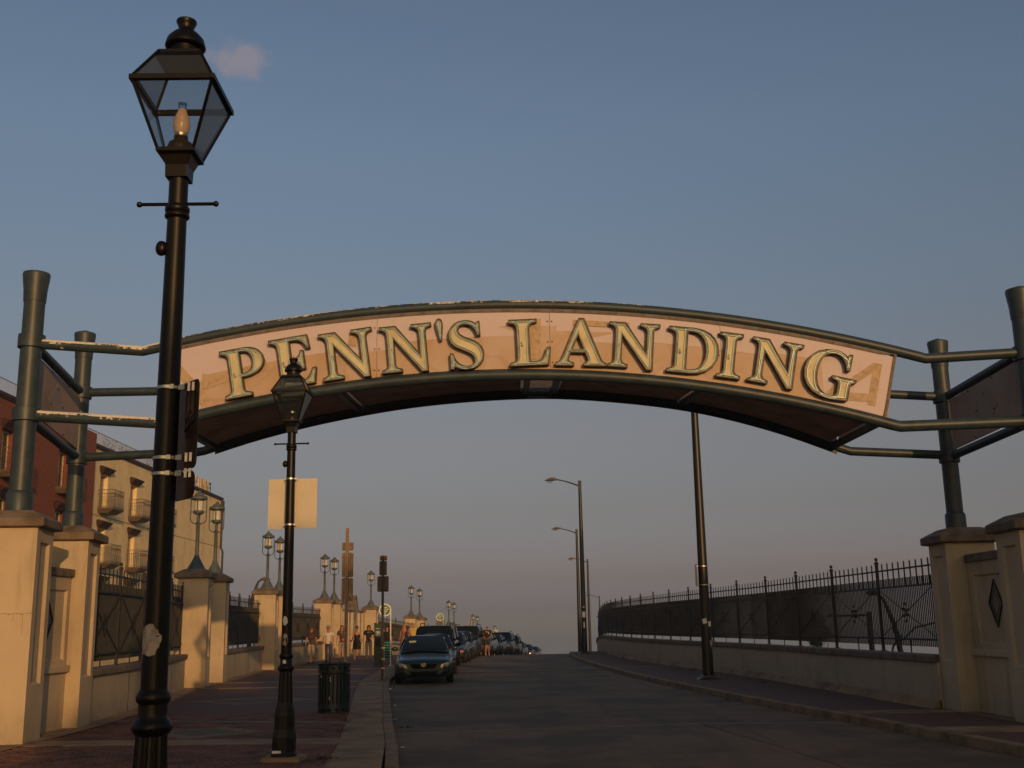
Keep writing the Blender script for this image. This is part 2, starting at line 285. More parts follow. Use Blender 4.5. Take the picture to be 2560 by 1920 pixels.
# ------------------------------------------------------------------ mesh helpers
class MB:
    def __init__(s): s.v = []; s.f = []; s.sm = []; s.mi = []
    def add(s, vs, fs, smooth=False, mi=0):
        b = len(s.v); s.v += [tuple(p) for p in vs]
        for f in fs: s.f.append([b+i for i in f]); s.sm.append(smooth); s.mi.append(mi)
    def box(s, c, size, rz=0, mi=0, M4=None):
        x, y, z = [k/2 for k in size]; ca, sa = cos(rz), sin(rz)
        vs = []
        for dz in (-z, z):
            for dx, dy in ((-x, -y), (x, -y), (x, y), (-x, y)):
                vs.append((c[0]+dx*ca-dy*sa, c[1]+dx*sa+dy*ca, c[2]+dz))
        if M4: vs = [M4 @ Vector(p) for p in vs]
        s.add(vs, [(3, 2, 1, 0), (4, 5, 6, 7), (0, 1, 5, 4), (1, 2, 6, 5), (2, 3, 7, 6), (3, 0, 4, 7)], mi=mi)
    def hexa(s, bot, top, mi=0):       # two quads, counter-clockwise seen from above
        s.add(list(bot)+list(top), [(3, 2, 1, 0), (4, 5, 6, 7), (0, 1, 5, 4), (1, 2, 6, 5), (2, 3, 7, 6), (3, 0, 4, 7)], mi=mi)
    def tube(s, pts, r, n=12, caps=True, mi=0, smooth=True, closed=False, phase=0):
        pts = [Vector(p) for p in pts]; k = len(pts); rs = r if isinstance(r, (list, tuple)) else [r]*k
        prev = None; rings = []
        for i, p in enumerate(pts):
            if closed: d = (pts[(i+1) % k]-pts[i-1])
            else: d = (pts[min(i+1, k-1)]-pts[max(i-1, 0)])
            if d.length < 1e-9: d = Vector((0, 0, 1))
            d.normalize()
            if prev is None:
                a = Vector((0, 0, 1)) if abs(d.z) < .9 else Vector((1, 0, 0)); u = (a-d*a.dot(d)).normalized()
            else: u = (prev-d*prev.dot(d)); u = u.normalized() if u.length > 1e-6 else prev
            prev = u; w = d.cross(u); rings.append([p+(u*cos(phase+2*pi*j/n)+w*sin(phase+2*pi*j/n))*rs[i] for j in range(n)])
        vs = [q for r_ in rings for q in r_]; fs = []
        for i in range(k if closed else k-1):
            a, b = i*n, ((i+1) % k)*n
            for j in range(n): fs.append((a+j, a+(j+1) % n, b+(j+1) % n, b+j))
        s.add(vs, fs, smooth, mi)
        if caps and not closed:
            s.add(rings[0], [tuple(range(n))[::-1]], False, mi); s.add(rings[-1], [tuple(range(n))], False, mi)
    def lathe(s, prof, n=20, c=(0, 0, 0), mi=0, smooth=True, phase=0, sx=1, sy=1, rz=0):
        vs = []; fs = []
        for r, z in prof:
            for j in range(n):
                a = phase+2*pi*j/n; x = r*cos(a)*sx; y = r*sin(a)*sy
                vs.append((c[0]+x*cos(rz)-y*sin(rz), c[1]+x*sin(rz)+y*cos(rz), c[2]+z))
        for i in range(len(prof)-1):
            for j in range(n): fs.append((i*n+j, i*n+(j+1) % n, (i+1)*n+(j+1) % n, (i+1)*n+j))
        s.add(vs, fs, smooth, mi)
        k = len(prof)
        if prof[0][0] > 1e-4: s.add([vs[j] for j in range(n)], [tuple(range(n))[::-1]], False, mi)
        if prof[-1][0] > 1e-4: s.add([vs[(k-1)*n+j] for j in range(n)], [tuple(range(n))], False, mi)
    def sq(s, prof, c=(0, 0, 0), mi=0, rz=0):      # square lathe, half-widths
        s.lathe([(r*sqrt(2), z) for r, z in prof], 4, c, mi, False, pi/4+rz)
    def loft(s, rings, mi=0, smooth=True, caps=True):   # rings of equal count
        n = len(rings[0]); vs = [q for r in rings for q in r]; fs = []
        for i in range(len(rings)-1):
            for j in range(n): fs.append((i*n+j, i*n+(j+1) % n, (i+1)*n+(j+1) % n, (i+1)*n+j))
        s.add(vs, fs, smooth, mi)
        if caps: s.add(rings[0], [tuple(range(n))[::-1]], False, mi); s.add(rings[-1], [tuple(range(n))], False, mi)
    def ell(s, c, r, n=10, m=6, mi=0):
        prof = [(sin(pi*i/m), -cos(pi*i/m)) for i in range(m+1)]
        vs = []; fs = []
        for a, z in prof:
            for j in range(n): vs.append((c[0]+r[0]*max(a, 1e-3)*cos(2*pi*j/n), c[1]+r[1]*max(a, 1e-3)*sin(2*pi*j/n), c[2]+r[2]*z))
        for i in range(m):
            for j in range(n): fs.append((i*n+j, i*n+(j+1) % n, (i+1)*n+(j+1) % n, (i+1)*n+j))
        s.add(vs, fs, True, mi)
    def extrude(s, loops, depth, fn, mi=0, side_mi=None, back=True):
        """loops: 2-D outer + holes; fn(u,v,d) -> 3-D; front at d=0, back at d=depth"""
        side_mi = mi if side_mi is None else side_mi
        tri = tessellate_polygon([[Vector((u, v, 0)) for u, v in lp] for lp in loops])
        flat = [p for lp in loops for p in lp]
        def area(t): a, b, c = [flat[i] for i in t]; return (b[0]-a[0])*(c[1]-a[1])-(c[0]-a[0])*(b[1]-a[1])
        tri = [t if area(t) > 0 else t[::-1] for t in tri]
        s.add([fn(u, v, 0) for u, v in flat], tri, False, mi)
        if back: s.add([fn(u, v, depth) for u, v in flat], [t[::-1] for t in tri], False, mi)
        for k, lp in enumerate(loops):
            A = sum(lp[i][0]*lp[(i+1) % len(lp)][1]-lp[(i+1) % len(lp)][0]*lp[i][1] for i in range(len(lp)))
            if (A < 0) == (k == 0): lp = lp[::-1]
            n = len(lp); vs = [fn(u, v, 0) for u, v in lp]+[fn(u, v, depth) for u, v in lp]
            s.add(vs, [((i+1) % n, i, n+i, n+(i+1) % n) for i in range(n)], False, side_mi)
    def mesh(s, name, mats):
        me = bpy.data.meshes.new(name); me.from_pydata(s.v, [], s.f)
        for m in (mats if isinstance(mats, (list, tuple)) else [mats]):
            if m: me.materials.append(m)
        me.polygons.foreach_set('use_smooth', s.sm); me.polygons.foreach_set('material_index', s.mi)
        me.update()
        if any(s.sm): me.set_sharp_from_angle(angle=radians(42))
        return me
    def build(s, name, mats, parent=None, bevel=0, fix=True):
        me = s.mesh(name, mats)
        if fix:
            bm = bmesh.new(); bm.from_mesh(me); bmesh.ops.recalc_face_normals(bm, faces=bm.faces); bm.to_mesh(me); bm.free()
        o = bpy.data.objects.new(name, me); COL.objects.link(o)
        if parent: o.parent = parent
        if bevel:
            b = o.modifiers.new('bevel', 'BEVEL'); b.width = bevel; b.segments = 2; b.limit_method = 'ANGLE'; b.angle_limit = radians(35)
        return o
def tag(o, label=None, cat=None, group=None, kind=None):
    if label: o['label'] = label
    if cat: o['category'] = cat
    if group: o['group'] = group
    if kind: o['kind'] = kind
    return o
def empty(name, loc=(0, 0, 0), rz=0, label=None, cat=None, group=None):
    o = bpy.data.objects.new(name, None); COL.objects.link(o); o.location = loc; o.rotation_euler.z = rz; o.empty_display_size = .2
    return tag(o, label, cat, group)
def kids(o): return [c for c in ALLC.get(o.name, [])]
def copy_tree(o, loc, rz=0, label=None, cat=None, group=None, parent=None, skip=()):
    c = o.copy(); COL.objects.link(c)
    if parent is not None: c.parent = parent
    else:
        c.location = loc; c.rotation_euler.z = rz
        if label: c['label'] = label
        if cat: c['category'] = cat
        if group: c['group'] = group
    for ch in list(o.children):
        if ch.name.split('.')[0] not in skip: copy_tree(ch, None, parent=c)
    return c
def inst(o, name, parent, loc=None, rz=None, M4=None):     # another object on the same mesh
    c = bpy.data.objects.new(name, o.data); COL.objects.link(c); c.parent = parent
    if loc is not None: c.location = loc
    if rz is not None: c.rotation_euler.z = rz
    if M4 is not None: c.matrix_local = M4
    return c
def text_bm(txt, size, depth, fn, bold=0, spacing=1.0, align='CENTER', xs=1):
    """letters from the built-in face, turned into plain geometry"""
    cu = bpy.data.curves.new('t', 'FONT'); cu.body = txt; cu.size = size; cu.align_x = align; cu.space_character = spacing; cu.extrude = 0; cu.offset = bold; cu.resolution_u = 2
    ob = bpy.data.objects.new('t', cu); me = ob.to_mesh()
    vs = [(v.co.x*xs, v.co.y) for v in me.vertices]; fs = [tuple(p.vertices) for p in me.polygons]
    mb = MB()
    mb.add([fn(u, v, 0) for u, v in vs], fs); mb.add([fn(u, v, depth) for u, v in vs], [f[::-1] for f in fs])
    cnt = {}
    for f in fs:
        for i in range(len(f)):
            e = (f[i], f[(i+1) % len(f)]); cnt[tuple(sorted(e))] = cnt.get(tuple(sorted(e)), [])+[e]
    for k, e in cnt.items():
        if len(e) == 1:
            a, b = e[0]; mb.add([fn(*vs[a], 0), fn(*vs[b], 0), fn(*vs[b], depth), fn(*vs[a], depth)], [(1, 0, 3, 2)])
    ob.to_mesh_clear(); bpy.data.objects.remove(ob); bpy.data.curves.remove(cu)
    return mb
def interp(tab, y):
    if y <= tab[0][0]: a, b = tab[0], tab[1]
    elif y >= tab[-1][0]: a, b = tab[-2], tab[-1]
    else:
        for a, b in zip(tab, tab[1:]):
            if a[0] <= y <= b[0]: break
    t = (y-a[0])/(b[0]-a[0]); return a[1]+(b[1]-a[1])*t
def smooth_tab(tab, step=1.5):   # Catmull-Rom resample of (y, x)
    out_ = []
    P = [(2*tab[0][0]-tab[1][0], 2*tab[0][1]-tab[1][1])]+list(tab)+[(2*tab[-1][0]-tab[-2][0], 2*tab[-1][1]-tab[-2][1])]
    for i in range(1, len(P)-2):
        m = max(1, int((P[i+1][0]-P[i][0])/step))
        for k in range(m):
            t = k/m; y = P[i][0]+(P[i+1][0]-P[i][0])*t
            m0 = (P[i+1][1]-P[i-1][1])/(P[i+1][0]-P[i-1][0])*(P[i+1][0]-P[i][0]); m1 = (P[i+2][1]-P[i][1])/(P[i+2][0]-P[i][0])*(P[i+1][0]-P[i][0])
            x = (2*t**3-3*t*t+1)*P[i][1]+(t**3-2*t*t+t)*m0+(-2*t**3+3*t*t)*P[i+1][1]+(t**3-t*t)*m1
            out_.append((y, x))
    out_.append(tab[-1]); return out_
def zg(y):      # height of the roadway: level, then over the crest and down
    if y < 60: return 0.
    if y < 80: return -.001*(y-60)**2
    return -.4-.04*(y-80)
KL = smooth_tab([(-25, -.6), (0, -.75), (13.3, -1.34), (16, -1.66), (19.2, -2.07), (25.4, -2.8), (34.9, -3.88), (41, -4.2), (47, -4.5), (53, -4.38), (59, -4.2), (65, -4.05), (71, -3.55), (76, -2.95), (82, -2.3), (89, -1.75), (97, -1.15), (107, -.35), (118, .35), (138, 1.8), (170, 4), (240, 9)])
KR = smooth_tab([(-25, 10), (0, 7.6), (9, 6.75), (14.3, 6.2), (19.5, 5.5), (23.8, 4.92), (29.2, 4.3), (36.5, 3.65), (46, 3.12), (55, 2.8), (63, 2.9), (69, 3.2), (78, 3.75), (86, 4.35), (97, 5.3), (110, 6.7), (138, 9.5), (165, 12), (240, 20)])
WR = smooth_tab([(20.2, 7.46), (20.8, 7.44), (25.8, 7.2), (32, 6.9), (38, 6.3), (44, 5.65), (50, 5.2), (56, 4.95), (63, 4.95), (70, 5.17), (82, 5.8), (92, 6.6), (110, 8.6), (138, 11.5), (170, 15), (240, 24)])
WLt = smooth_tab([(-25, -7.5), (16.7, -7.5), (20.3, -7.62), (24, -7.98), (28.5, -8.7), (32.1, -9.35), (35.3, -9.32), (41, -9.85), (45, -10.1), (50, -10.0), (58.5, -9.95), (65, -9.9), (72, -9.6), (78, -9.2), (88, -7.9), (98, -6.9), (107, -6.2), (120, -5.7), (135, -5.0), (160, -3.4), (200, 0), (240, 4)])
def xL(y): return interp(KL, y)
def xR(y): return interp(KR, y)
def xW(y): return interp(WLt, y)
def xWR(y): return interp(WR, y)
SW = .13
# ================================================================== GROUND, WATER, ROAD
def strip(mb, fa, fb, ys, dz, nx=1, edge=0, mi=0):
    base = len(mb.v); rows = []
    for y in ys:
        a, b = fa(y), fb(y)
        rows.append([(a+(b-a)*i/nx, y, zg(y)+dz) for i in range(nx+1)])
    vs = [p for r in rows for p in r]; m = nx+1
    mb.add(vs, [(i*m+j, i*m+j+1, (i+1)*m+j+1, (i+1)*m+j) for i in range(len(rows)-1) for j in range(nx)], False, mi)
def frange(a, b, st):
    n = max(1, round((b-a)/st)); return [a+(b-a)*i/n for i in range(n+1)]
def land_z(x, y):
    if y < 24: z = -.12
    elif y < 44: z = -.12-(y-24)/20*6.4
    elif y < 150: z = -6.5
    else: z = -6.5-(y-150)*.12
    return max(z, -14)
mb = MB()
xs = [-3000, -700, -200, -90, -60, -40, -26, -14, -6, 0, 6, 12, 20, 34, 50, 80, 160, 600, 3000]
ys = [-3000, -600, -150, -70, -40, -20, 0, 12, 24, 30, 36, 44, 60, 80, 110, 150, 170, 200, 215]
vs = [(x, y, land_z(x, y)) for y in ys for x in xs]; m = len(xs)
mb.add(vs, [(i*m+j, i*m+j+1, (i+1)*m+j+1, (i+1)*m+j) for i in range(len(ys)-1) for j in range(m-1)])
tag(mb.build('ground', M['land']), kind='structure')
m_, t_, b_ = new_mat('river_water'); b_.inputs['Base Color'].default_value = (.03, .035, .04, 1); b_.inputs['Roughness'].default_value = .12; b_.inputs['IOR'].default_value = 1.6
bump(t_, b_, noise(t_, 1.4, 4, world=True), .15, .03)
mb = MB(); mb.box((0, 9165, -9.05), (24000, 18000, .1)); tag(mb.build('river', m_), kind='structure')
# embankment under the road
mb = MB()
rings = []
for y in frange(22, 240, 4):
    l, r = xW(y)-1.3, (xWR(y) if y > 20 else 8)+1.0; z = zg(y)-.02
    rings.append([(l, y, -13), (r, y, -13), (r, y, z), (l, y, z)])
mb.loft(rings, smooth=False)
tag(mb.build('bridge_deck', M['stucco_gray']), kind='structure')

# carriageway: slabs near the camera, one running surface beyond the steel joint
def joint_y(x): return interp([(-2.2, 18.7), (.66, 19.25), (2.9, 19.62), (5.4, 19.42)], x)
mb = MB()
rows = []
ysr = [19.6]+frange(21, 60, 1.5)[0:]+frange(62, 84, 1)+frange(88, 240, 4)
prev = None
vs = []; nx = 8
for k, y in enumerate(ysr):
    a, b = xL(y), xR(y)
    for i in range(nx+1):
        x = a+(b-a)*i/nx; yy = joint_y(x)+.06 if k == 0 else y
        vs.append((x, yy, zg(y)))
mb.add(vs, [(i*(nx+1)+j, i*(nx+1)+j+1, (i+1)*(nx+1)+j+1, (i+1)*(nx+1)+j) for i in range(len(ysr)-1) for j in range(nx)])
road = tag(mb.build('road', M['road']), kind='structure')
mb = MB(); strip(mb, lambda y: xL(y)-.02, lambda y: xR(y)+.02, frange(-25, 20.2, 1.5), -.05, 2); mb.build('slab_bedding', M['joint'], road)
rowsy = [(-25, -16), (-16, -8), (-8, -.5), (-.5, 5.2), (5.2, 10.4), (10.4, 15.25), (15.25, 19.2)]
def slab(mb, P, z, th=.045, g=.014):
    c = Vector((sum(p[0] for p in P)/4, sum(p[1] for p in P)/4))
    top = []; bot = []
    for p in P:
        d = c-Vector(p[:2]); L = d.length; q = Vector(p[:2])+d*(g*1.4/L)
        top.append((q.x, q.y, z)); bot.append((q.x, q.y, z-th))
    mb.hexa(bot, top)
for (y0, y1) in rowsy:
    n = 2
    for i in range(n):
        def X(y, f): return xL(y)+(xR(y)-xL(y))*f
        f0, f1 = (0, .68) if i == 0 else (.68, 1)
        def yy(y, x):
            if y == 19.2: return joint_y(x)-.06
            if y == 15.25: return interp([(-2.2, 14.75), (.8, 15.45), (3.2, 15.75), (6.2, 15.3)], x)
            return y
        P = [(X(y0, f0), yy(y0, X(y0, f0))), (X(y0, f1), yy(y0, X(y0, f1))), (X(y1, f1), yy(y1, X(y1, f1))), (X(y1, f0), yy(y1, X(y1, f0)))]
        m2 = MB(); slab(m2, P, .0+random.uniform(-.002, .002)); m2.build('road_slab', M['slab'], road, bevel=.006)
mb = MB()
xsj = frange(-2.2, 5.45, .4)
for a, b in zip(xsj, xsj[1:]):
    for o in (-.045, .03):
        mb.hexa([(a, joint_y(a)+o, -.03), (b, joint_y(b)+o, -.03), (b, joint_y(b)+o+.02, -.03), (a, joint_y(a)+o+.02, -.03)],
                [(a, joint_y(a)+o, .012), (b, joint_y(b)+o, .012), (b, joint_y(b)+o+.02, .012), (a, joint_y(a)+o+.02, .012)])
mb.build('expansion_joint', M['joint_steel'], road)
mb = MB(); ys_ = 42.2
for a, b in zip(frange(-3.6, 3.3, .5), frange(-3.6, 3.3, .5)[1:]): mb.box(((a+b)/2, ys_+.3*sin(a)*.1, .004), (b-a, .06, .008))
mb.build('crack_seal', M['joint'], road)
for (x, y, s) in [(-.6, 40.6, .5), (.2, 40.9, .35), (-1.6, 40.2, .12), (-1.35, 40.3, .1), (-1.1, 39.2, .1)]:
    m2 = MB(); m2.lathe([(s, .003), (s*.8, .009)], 9, (x, y, 0), sy=.35); m2.build('tar_patch', M['black'], road)

# ---- left pavement: concrete strip slabs along the kerb, pavers between
lp = empty('left_pavement'); lp['kind'] = 'structure'
def strip_in(y): return xL(y)-interp([(0, .86), (13, .86), (20, .81), (30, .9), (38, .9), (46, .85), (60, .8), (240, .8)], y)
yk = -20
while yk < 62:
    L = 3.0 if yk > 12 else 4.0
    m2 = MB()
    P = [(strip_in(yk), yk), (xL(yk)-.18, yk), (xL(yk+L)-.18, yk+L), (strip_in(yk+L), yk+L)]
    slab(m2, P, SW+zg(yk+L/2), .12); m2.build('concrete_slab', M['conc'], lp, bevel=.006); yk += L
mb = MB(); strip(mb, strip_in, lambda y: xL(y)-.18, frange(61.9, 240, 3), SW); mb.build('concrete_strip', M['conc'], lp)
def kerb(side, y0, y1, L, parent, mat):
    y = y0
    while y < y1:
        m2 = MB(); y2 = y+L-.012
        if side < 0: a0, a1, b0, b1 = xL(y)-.18, xL(y), xL(y2)-.18, xL(y2)
        else: a0, a1, b0, b1 = xR(y), xR(y)+.2, xR(y2), xR(y2)+.2
        z0, z1 = zg(y), zg(y2); h = SW+random.uniform(-.003, .003)
        m2.hexa([(a0, y, z0-.12), (a1, y, z0-.12), (b1, y2, z1-.12), (b0, y2, z1-.12)], [(a0+(.012 if side > 0 else 0), y, z0+h), (a1-(.012 if side < 0 else 0), y, z0+h), (b1-(.012 if side < 0 else 0), y2, z1+h), (b0+(.012 if side > 0 else 0), y2, z1+h)])
        m2.build('kerb_stone', mat, parent, bevel=.018); y += L
kl = empty('left_kerb'); kl['kind'] = 'structure'; kerb(-1, -20, 70, 3.0, kl, M['kerb'])
kr = empty('right_kerb'); kr['kind'] = 'structure'; kerb(1, -20, 76, 2.4, kr, M['kerb'])
mb = MB(); strip(mb, lambda y: xL(y)-.18, xL, frange(70, 240, 4), SW); mb.build('far_kerb', M['kerb'], kl)
mb = MB(); strip(mb, xR, lambda y: xR(y)+.2, frange(76, 240, 4), SW); mb.build('far_kerb', M['kerb'], kr)

PAV0, PAV1 = 12.6, 22.0
def in_diamond(x, y, c, hx, hy): return abs(x-c[0])/hx+abs(y-c[1])/hy
def band_y(x): return 16.35-.14*(x+5.2)*.6     # near concrete band
mb = MB(); strip(mb, lambda y: xW(y)-.3, strip_in, frange(PAV0, PAV1, 1), SW-.018); mb.build('sand_bed', M['joint'], lp)
bricks = []
row = 0; y = PAV0+.05
while y < PAV1:
    x0 = xW(y)+.42; x1 = strip_in(y)-.01; x = x0+(.105 if row % 2 else 0)
    while x < x1-.1:
        cx, cy = x+.1, y
        yb = band_y(cx)
        jl = interp([(-7.7, 20.9), (-2.0, 19.35)], cx)
        k = 0
        if abs(cy-yb-.35) < .37: k = 1
        elif abs(cy-jl) < .10: k = 2
        d = in_diamond(cx, cy, (-4.95, 18.2), 1.05, .95)
        if d < 1: k = 3 if d > .62 else 4
        if k != 1 and k != 2: bricks.append((cx, cy, k))
        x += .205
    y += .105; row += 1
bricks.sort(key=lambda b: (b[0]+1.5)**2*.15+b[1]**2)
protos = {}
for k, mt in ((0, 'paver'), (3, 'tan_paver'), (4, 'gray_paver')):
    m2 = MB(); m2.hexa([(-.098, -.048, -.05), (.098, -.048, -.05), (.098, .048, -.05), (-.098, .048, -.05)], [(-.094, -.044, 0), (.094, -.044, 0), (.094, .044, 0), (-.094, .044, 0)])
    m2.add([(-.098, -.048, -.004), (.098, -.048, -.004), (.098, .048, -.004), (-.098, .048, -.004)], [])
    protos[k] = m2.mesh('brick', M[mt])
vis = [b for b in bricks if b[1] > 13.1 and abs(b[0]/b[1]) < .47]
near = set(id(b) for b in vis[:300])
for b in vis[:300]:
    o = bpy.data.objects.new('brick', protos[b[2]]); COL.objects.link(o); o.parent = lp
    o.location = (b[0], b[1], SW+random.uniform(-.004, .002)); o.rotation_euler = (random.uniform(-.01, .01), random.uniform(-.01, .01), random.uniform(-.012, .012))
mb = MB()
for b in bricks:
    if id(b) in near: continue
    z = SW+random.uniform(-.004, .002); mi = {0: 0, 3: 1, 4: 2}[b[2]]; a = .094; c = .044
    mb.add([(b[0]+sx*a, b[1]+sy*c, z+dz) for dz in (-.03, 0) for sx, sy in ((-1, -1), (1, -1), (1, 1), (-1, 1))], [(4, 5, 6, 7), (0, 1, 5, 4), (1, 2, 6, 5), (2, 3, 7, 6), (3, 0, 4, 7)], mi=mi)
tag(mb.build('brick_field', [M['paver'], M['tan_paver'], M['gray_paver']], lp, fix=False), kind='stuff')
mb = MB(); strip(mb, lambda y: xW(y)-.3, strip_in, frange(-20, PAV0, 2), SW); strip(mb, lambda y: xW(y)-.3, strip_in, frange(PAV1, 60, 2)+frange(62, 240, 4), SW)
mb.build('paver_surface', M['paver_far'], lp)
# margin along the wall, cross bands, joint strip, diamonds further on
mb = MB(); strip(mb, lambda y: xW(y)-.1, lambda y: xW(y)+.42, frange(-20, 60, 2), SW+.004); mb.build('wall_margin', M['conc'], lp)
def band(fy, w, z, name, mat, x0=None, x1=None):
    mb = MB(); a0 = xW(fy(-6)); b0 = strip_in(fy(-3))
    xs_ = frange(a0+.42 if x0 is None else x0, b0-.005 if x1 is None else x1, 1)
    mb.loft([[(x, fy(x), z-.03), (x, fy(x)+w, z-.03), (x, fy(x)+w, z), (x, fy(x), z)] for x in xs_], smooth=False); return mb.build(name, mat, lp)
band(band_y, .70, SW+.002, 'concrete_band', M['conc'])
band(lambda x: 31.2-.1*(x+6), .45, SW+.006, 'concrete_band', M['conc'])
band(lambda x: 34.2-.1*(x+6), .45, SW+.006, 'concrete_band', M['conc'])
band(lambda x: 44.5, .5, SW+.006, 'concrete_band', M['conc'])
band(lambda x: 47.5, .5, SW+.006, 'concrete_band', M['conc'])
band(lambda x: interp([(-7.7, 20.8), (-2.0, 19.25)], x), .10, SW+.012, 'joint_cover', M['joint_steel'], -7.6, -2.12)
def ring(c, h, w, z):
    out_, inn = [(c[0]-h[0], c[1]), (c[0], c[1]-h[1]), (c[0]+h[0], c[1]), (c[0], c[1]+h[1])], []
    f = 1-w
    inn = [(c[0]+(p[0]-c[0])*f, c[1]+(p[1]-c[1])*f) for p in out_]
    m2 = MB(); m2.extrude([out_, inn], .02, lambda u, v, d: (u, v, z-d)); m2.build('paving_diamond', M['tan_paver'], lp)
    m2 = MB(); m2.extrude([[(c[0]+(p[0]-c[0])*f*.97, c[1]+(p[1]-c[1])*f*.97) for p in inn]], .02, lambda u, v, d: (u, v, z-.001-d)); m2.build('paving_diamond', M['gray_paver'], lp)
ring((-6.0, 25.9), (1.6, 1.3), .38, SW+.007)
ring((-6.6, 40.0), (1.5, 1.3), .38, SW+.007)
# ---- right pavement
rpv = empty('right_pavement'); rpv['kind'] = 'structure'
def wr_(y): return xWR(y)+.05 if y > 20.2 else 7.95
mb = MB(); strip(mb, lambda y: xR(y)+.2, wr_, frange(-20, 17, 2)+frange(19, 60, 1.5)+frange(62, 240, 4), SW-.004); mb.build('paver_surface', M['paver_far'], rpv)
def rband(y0, y1, f0=0., f1=1., z=SW+.004):
    mb = MB(); g = lambda y, f: xR(y)+.2+(wr_(y)-xR(y)-.2)*f
    mb.hexa([(g(y0, f0), y0, z-.02), (g(y0, f1), y0, z-.02), (g(y1, f1), y1, z-.02), (g(y1, f0), y1, z-.02)], [(g(y0, f0), y0, z), (g(y0, f1), y0, z), (g(y1, f1), y1, z), (g(y1, f0), y1, z)]); mb.build('concrete_band', M['conc'], rpv)
for y0, y1 in ((13.3, 13.8), (16.1, 16.9), (19.5, 20.1), (41.5, 41.8), (2, 2.5), (8, 8.5)): rband(y0, y1)
rband(16.9, 19.5, .8, 1); rband(13.8, 16.1, .85, 1)
mb = MB()
for a, b in zip(frange(20.3, 60, 1.2), frange(20.3, 60, 1.2)[1:]):
    w0, w1 = xWR(a), xWR(b); q = .16+.05*random.random(); q2 = .16+.05*random.random()
    mb.hexa([(w0-q, a, SW-.01), (w0+.02, a, SW-.01), (w1+.02, b, SW-.01), (w1-q2, b, SW-.01)], [(w0-.03, a, SW+.13), (w0+.02, a, SW+.15), (w1+.02, b, SW+.15), (w1-.03, b, SW+.13)])
mb.build('mortar_fillet', M['conc'], rpv)

# ================================================================== PILLARS, WALLS, FENCES
CAPM, STM = M['cap'], M['stucco']
def make_pillar(h, recess_sides=(1,), w=.425, zt=None):
    """h = top of shaft above base; origin at base centre; +x side faces the road"""
    root = empty('gate_pillar')
    mb = MB(); z0, z1 = .82, h-.2; b = .18; d = .05
    def P(x, y, z): return (x, y, z)
    # plain faces
    mb.add([(-w, -w, 0), (w, -w, 0), (w, -w, h), (-w, -w, h)], [(0, 1, 2, 3)])
    mb.add([(w, w, 0), (-w, w, 0), (-w, w, h), (w, w, h)], [(0, 1, 2, 3)])
    mb.add([(-w, -w, h), (w, -w, h), (w, w, h), (-w, w, h)], [(0, 1, 2, 3)])
    for s in (-1, 1):
        X = s*w
        if s in recess_sides or s == 1:
            o = [(X, -w, 0), (X, w, 0), (X, w, h), (X, -w, h)]; i = [(X, -w+b, z0), (X, w-b, z0), (X, w-b, z1), (X, -w+b, z1)]; r = [(X-s*d, -w+b+.03, z0+.03), (X-s*d, w-b-.03, z0+.03), (X-s*d, w-b-.03, z1-.03), (X-s*d, -w+b+.03, z1-.03)]
            mb.add(o+i+r, [(0, 1, 5, 4), (1, 2, 6, 5), (2, 3, 7, 6), (3, 0, 4, 7), (4, 5, 9, 8), (5, 6, 10, 9), (6, 7, 11, 10), (7, 4, 8, 11), (8, 9, 10, 11)])
        else: mb.add([(X, -w, 0), (X, w, 0), (X, w, h), (X, -w, h)], [(0, 1, 2, 3)])
    mb.build('shaft', STM, root)
    mb = MB(); mb.sq([(w+.02, h), (w+.10, h+.015), (w+.11, h+.03), (w+.11, h+.14), (w-.12, h+.27), (w-.20, h+.285)]); mb.build('cap', CAPM, root, bevel=.012)
    return root
def setp(o, x, y, z, rz, label, group): o.location = (x, y, z); o.rotation_euler.z = rz; tag(o, label, 'pillar', group)
W_ = .425
gp = 'gate pillars carrying the arch'
pa = make_pillar(3.13); setp(pa, -7.19-W_*cos(.12)-W_*sin(.12), 16.76+W_*cos(.12)-W_*sin(.12), SW, .12, 'tan stucco gate pillar at the left edge of the picture, nearest on the left', gp)
pb = copy_tree(pa, (-7.42-W_*cos(.12)-W_*sin(.12), 19.4+W_*cos(.12)-W_*sin(.12), SW), .12, 'tan stucco gate pillar second from the left edge, under the rear left pylon', 'pillar', gp)
pd_ = make_pillar(2.83, (-1, 1)); setp(pd_, 7.50+W_, 19.45+W_, SW, -.03, 'shaded gate pillar at the right end of the railing, under the rear right pylon', gp)
pc = copy_tree(pd_, (7.58+W_, 16.76+W_, SW), 0, 'shaded gate pillar cut off by the right edge of the picture', 'pillar', gp)
gl = 'lamp pillars along the left wall'
pl0 = make_pillar(3.03)
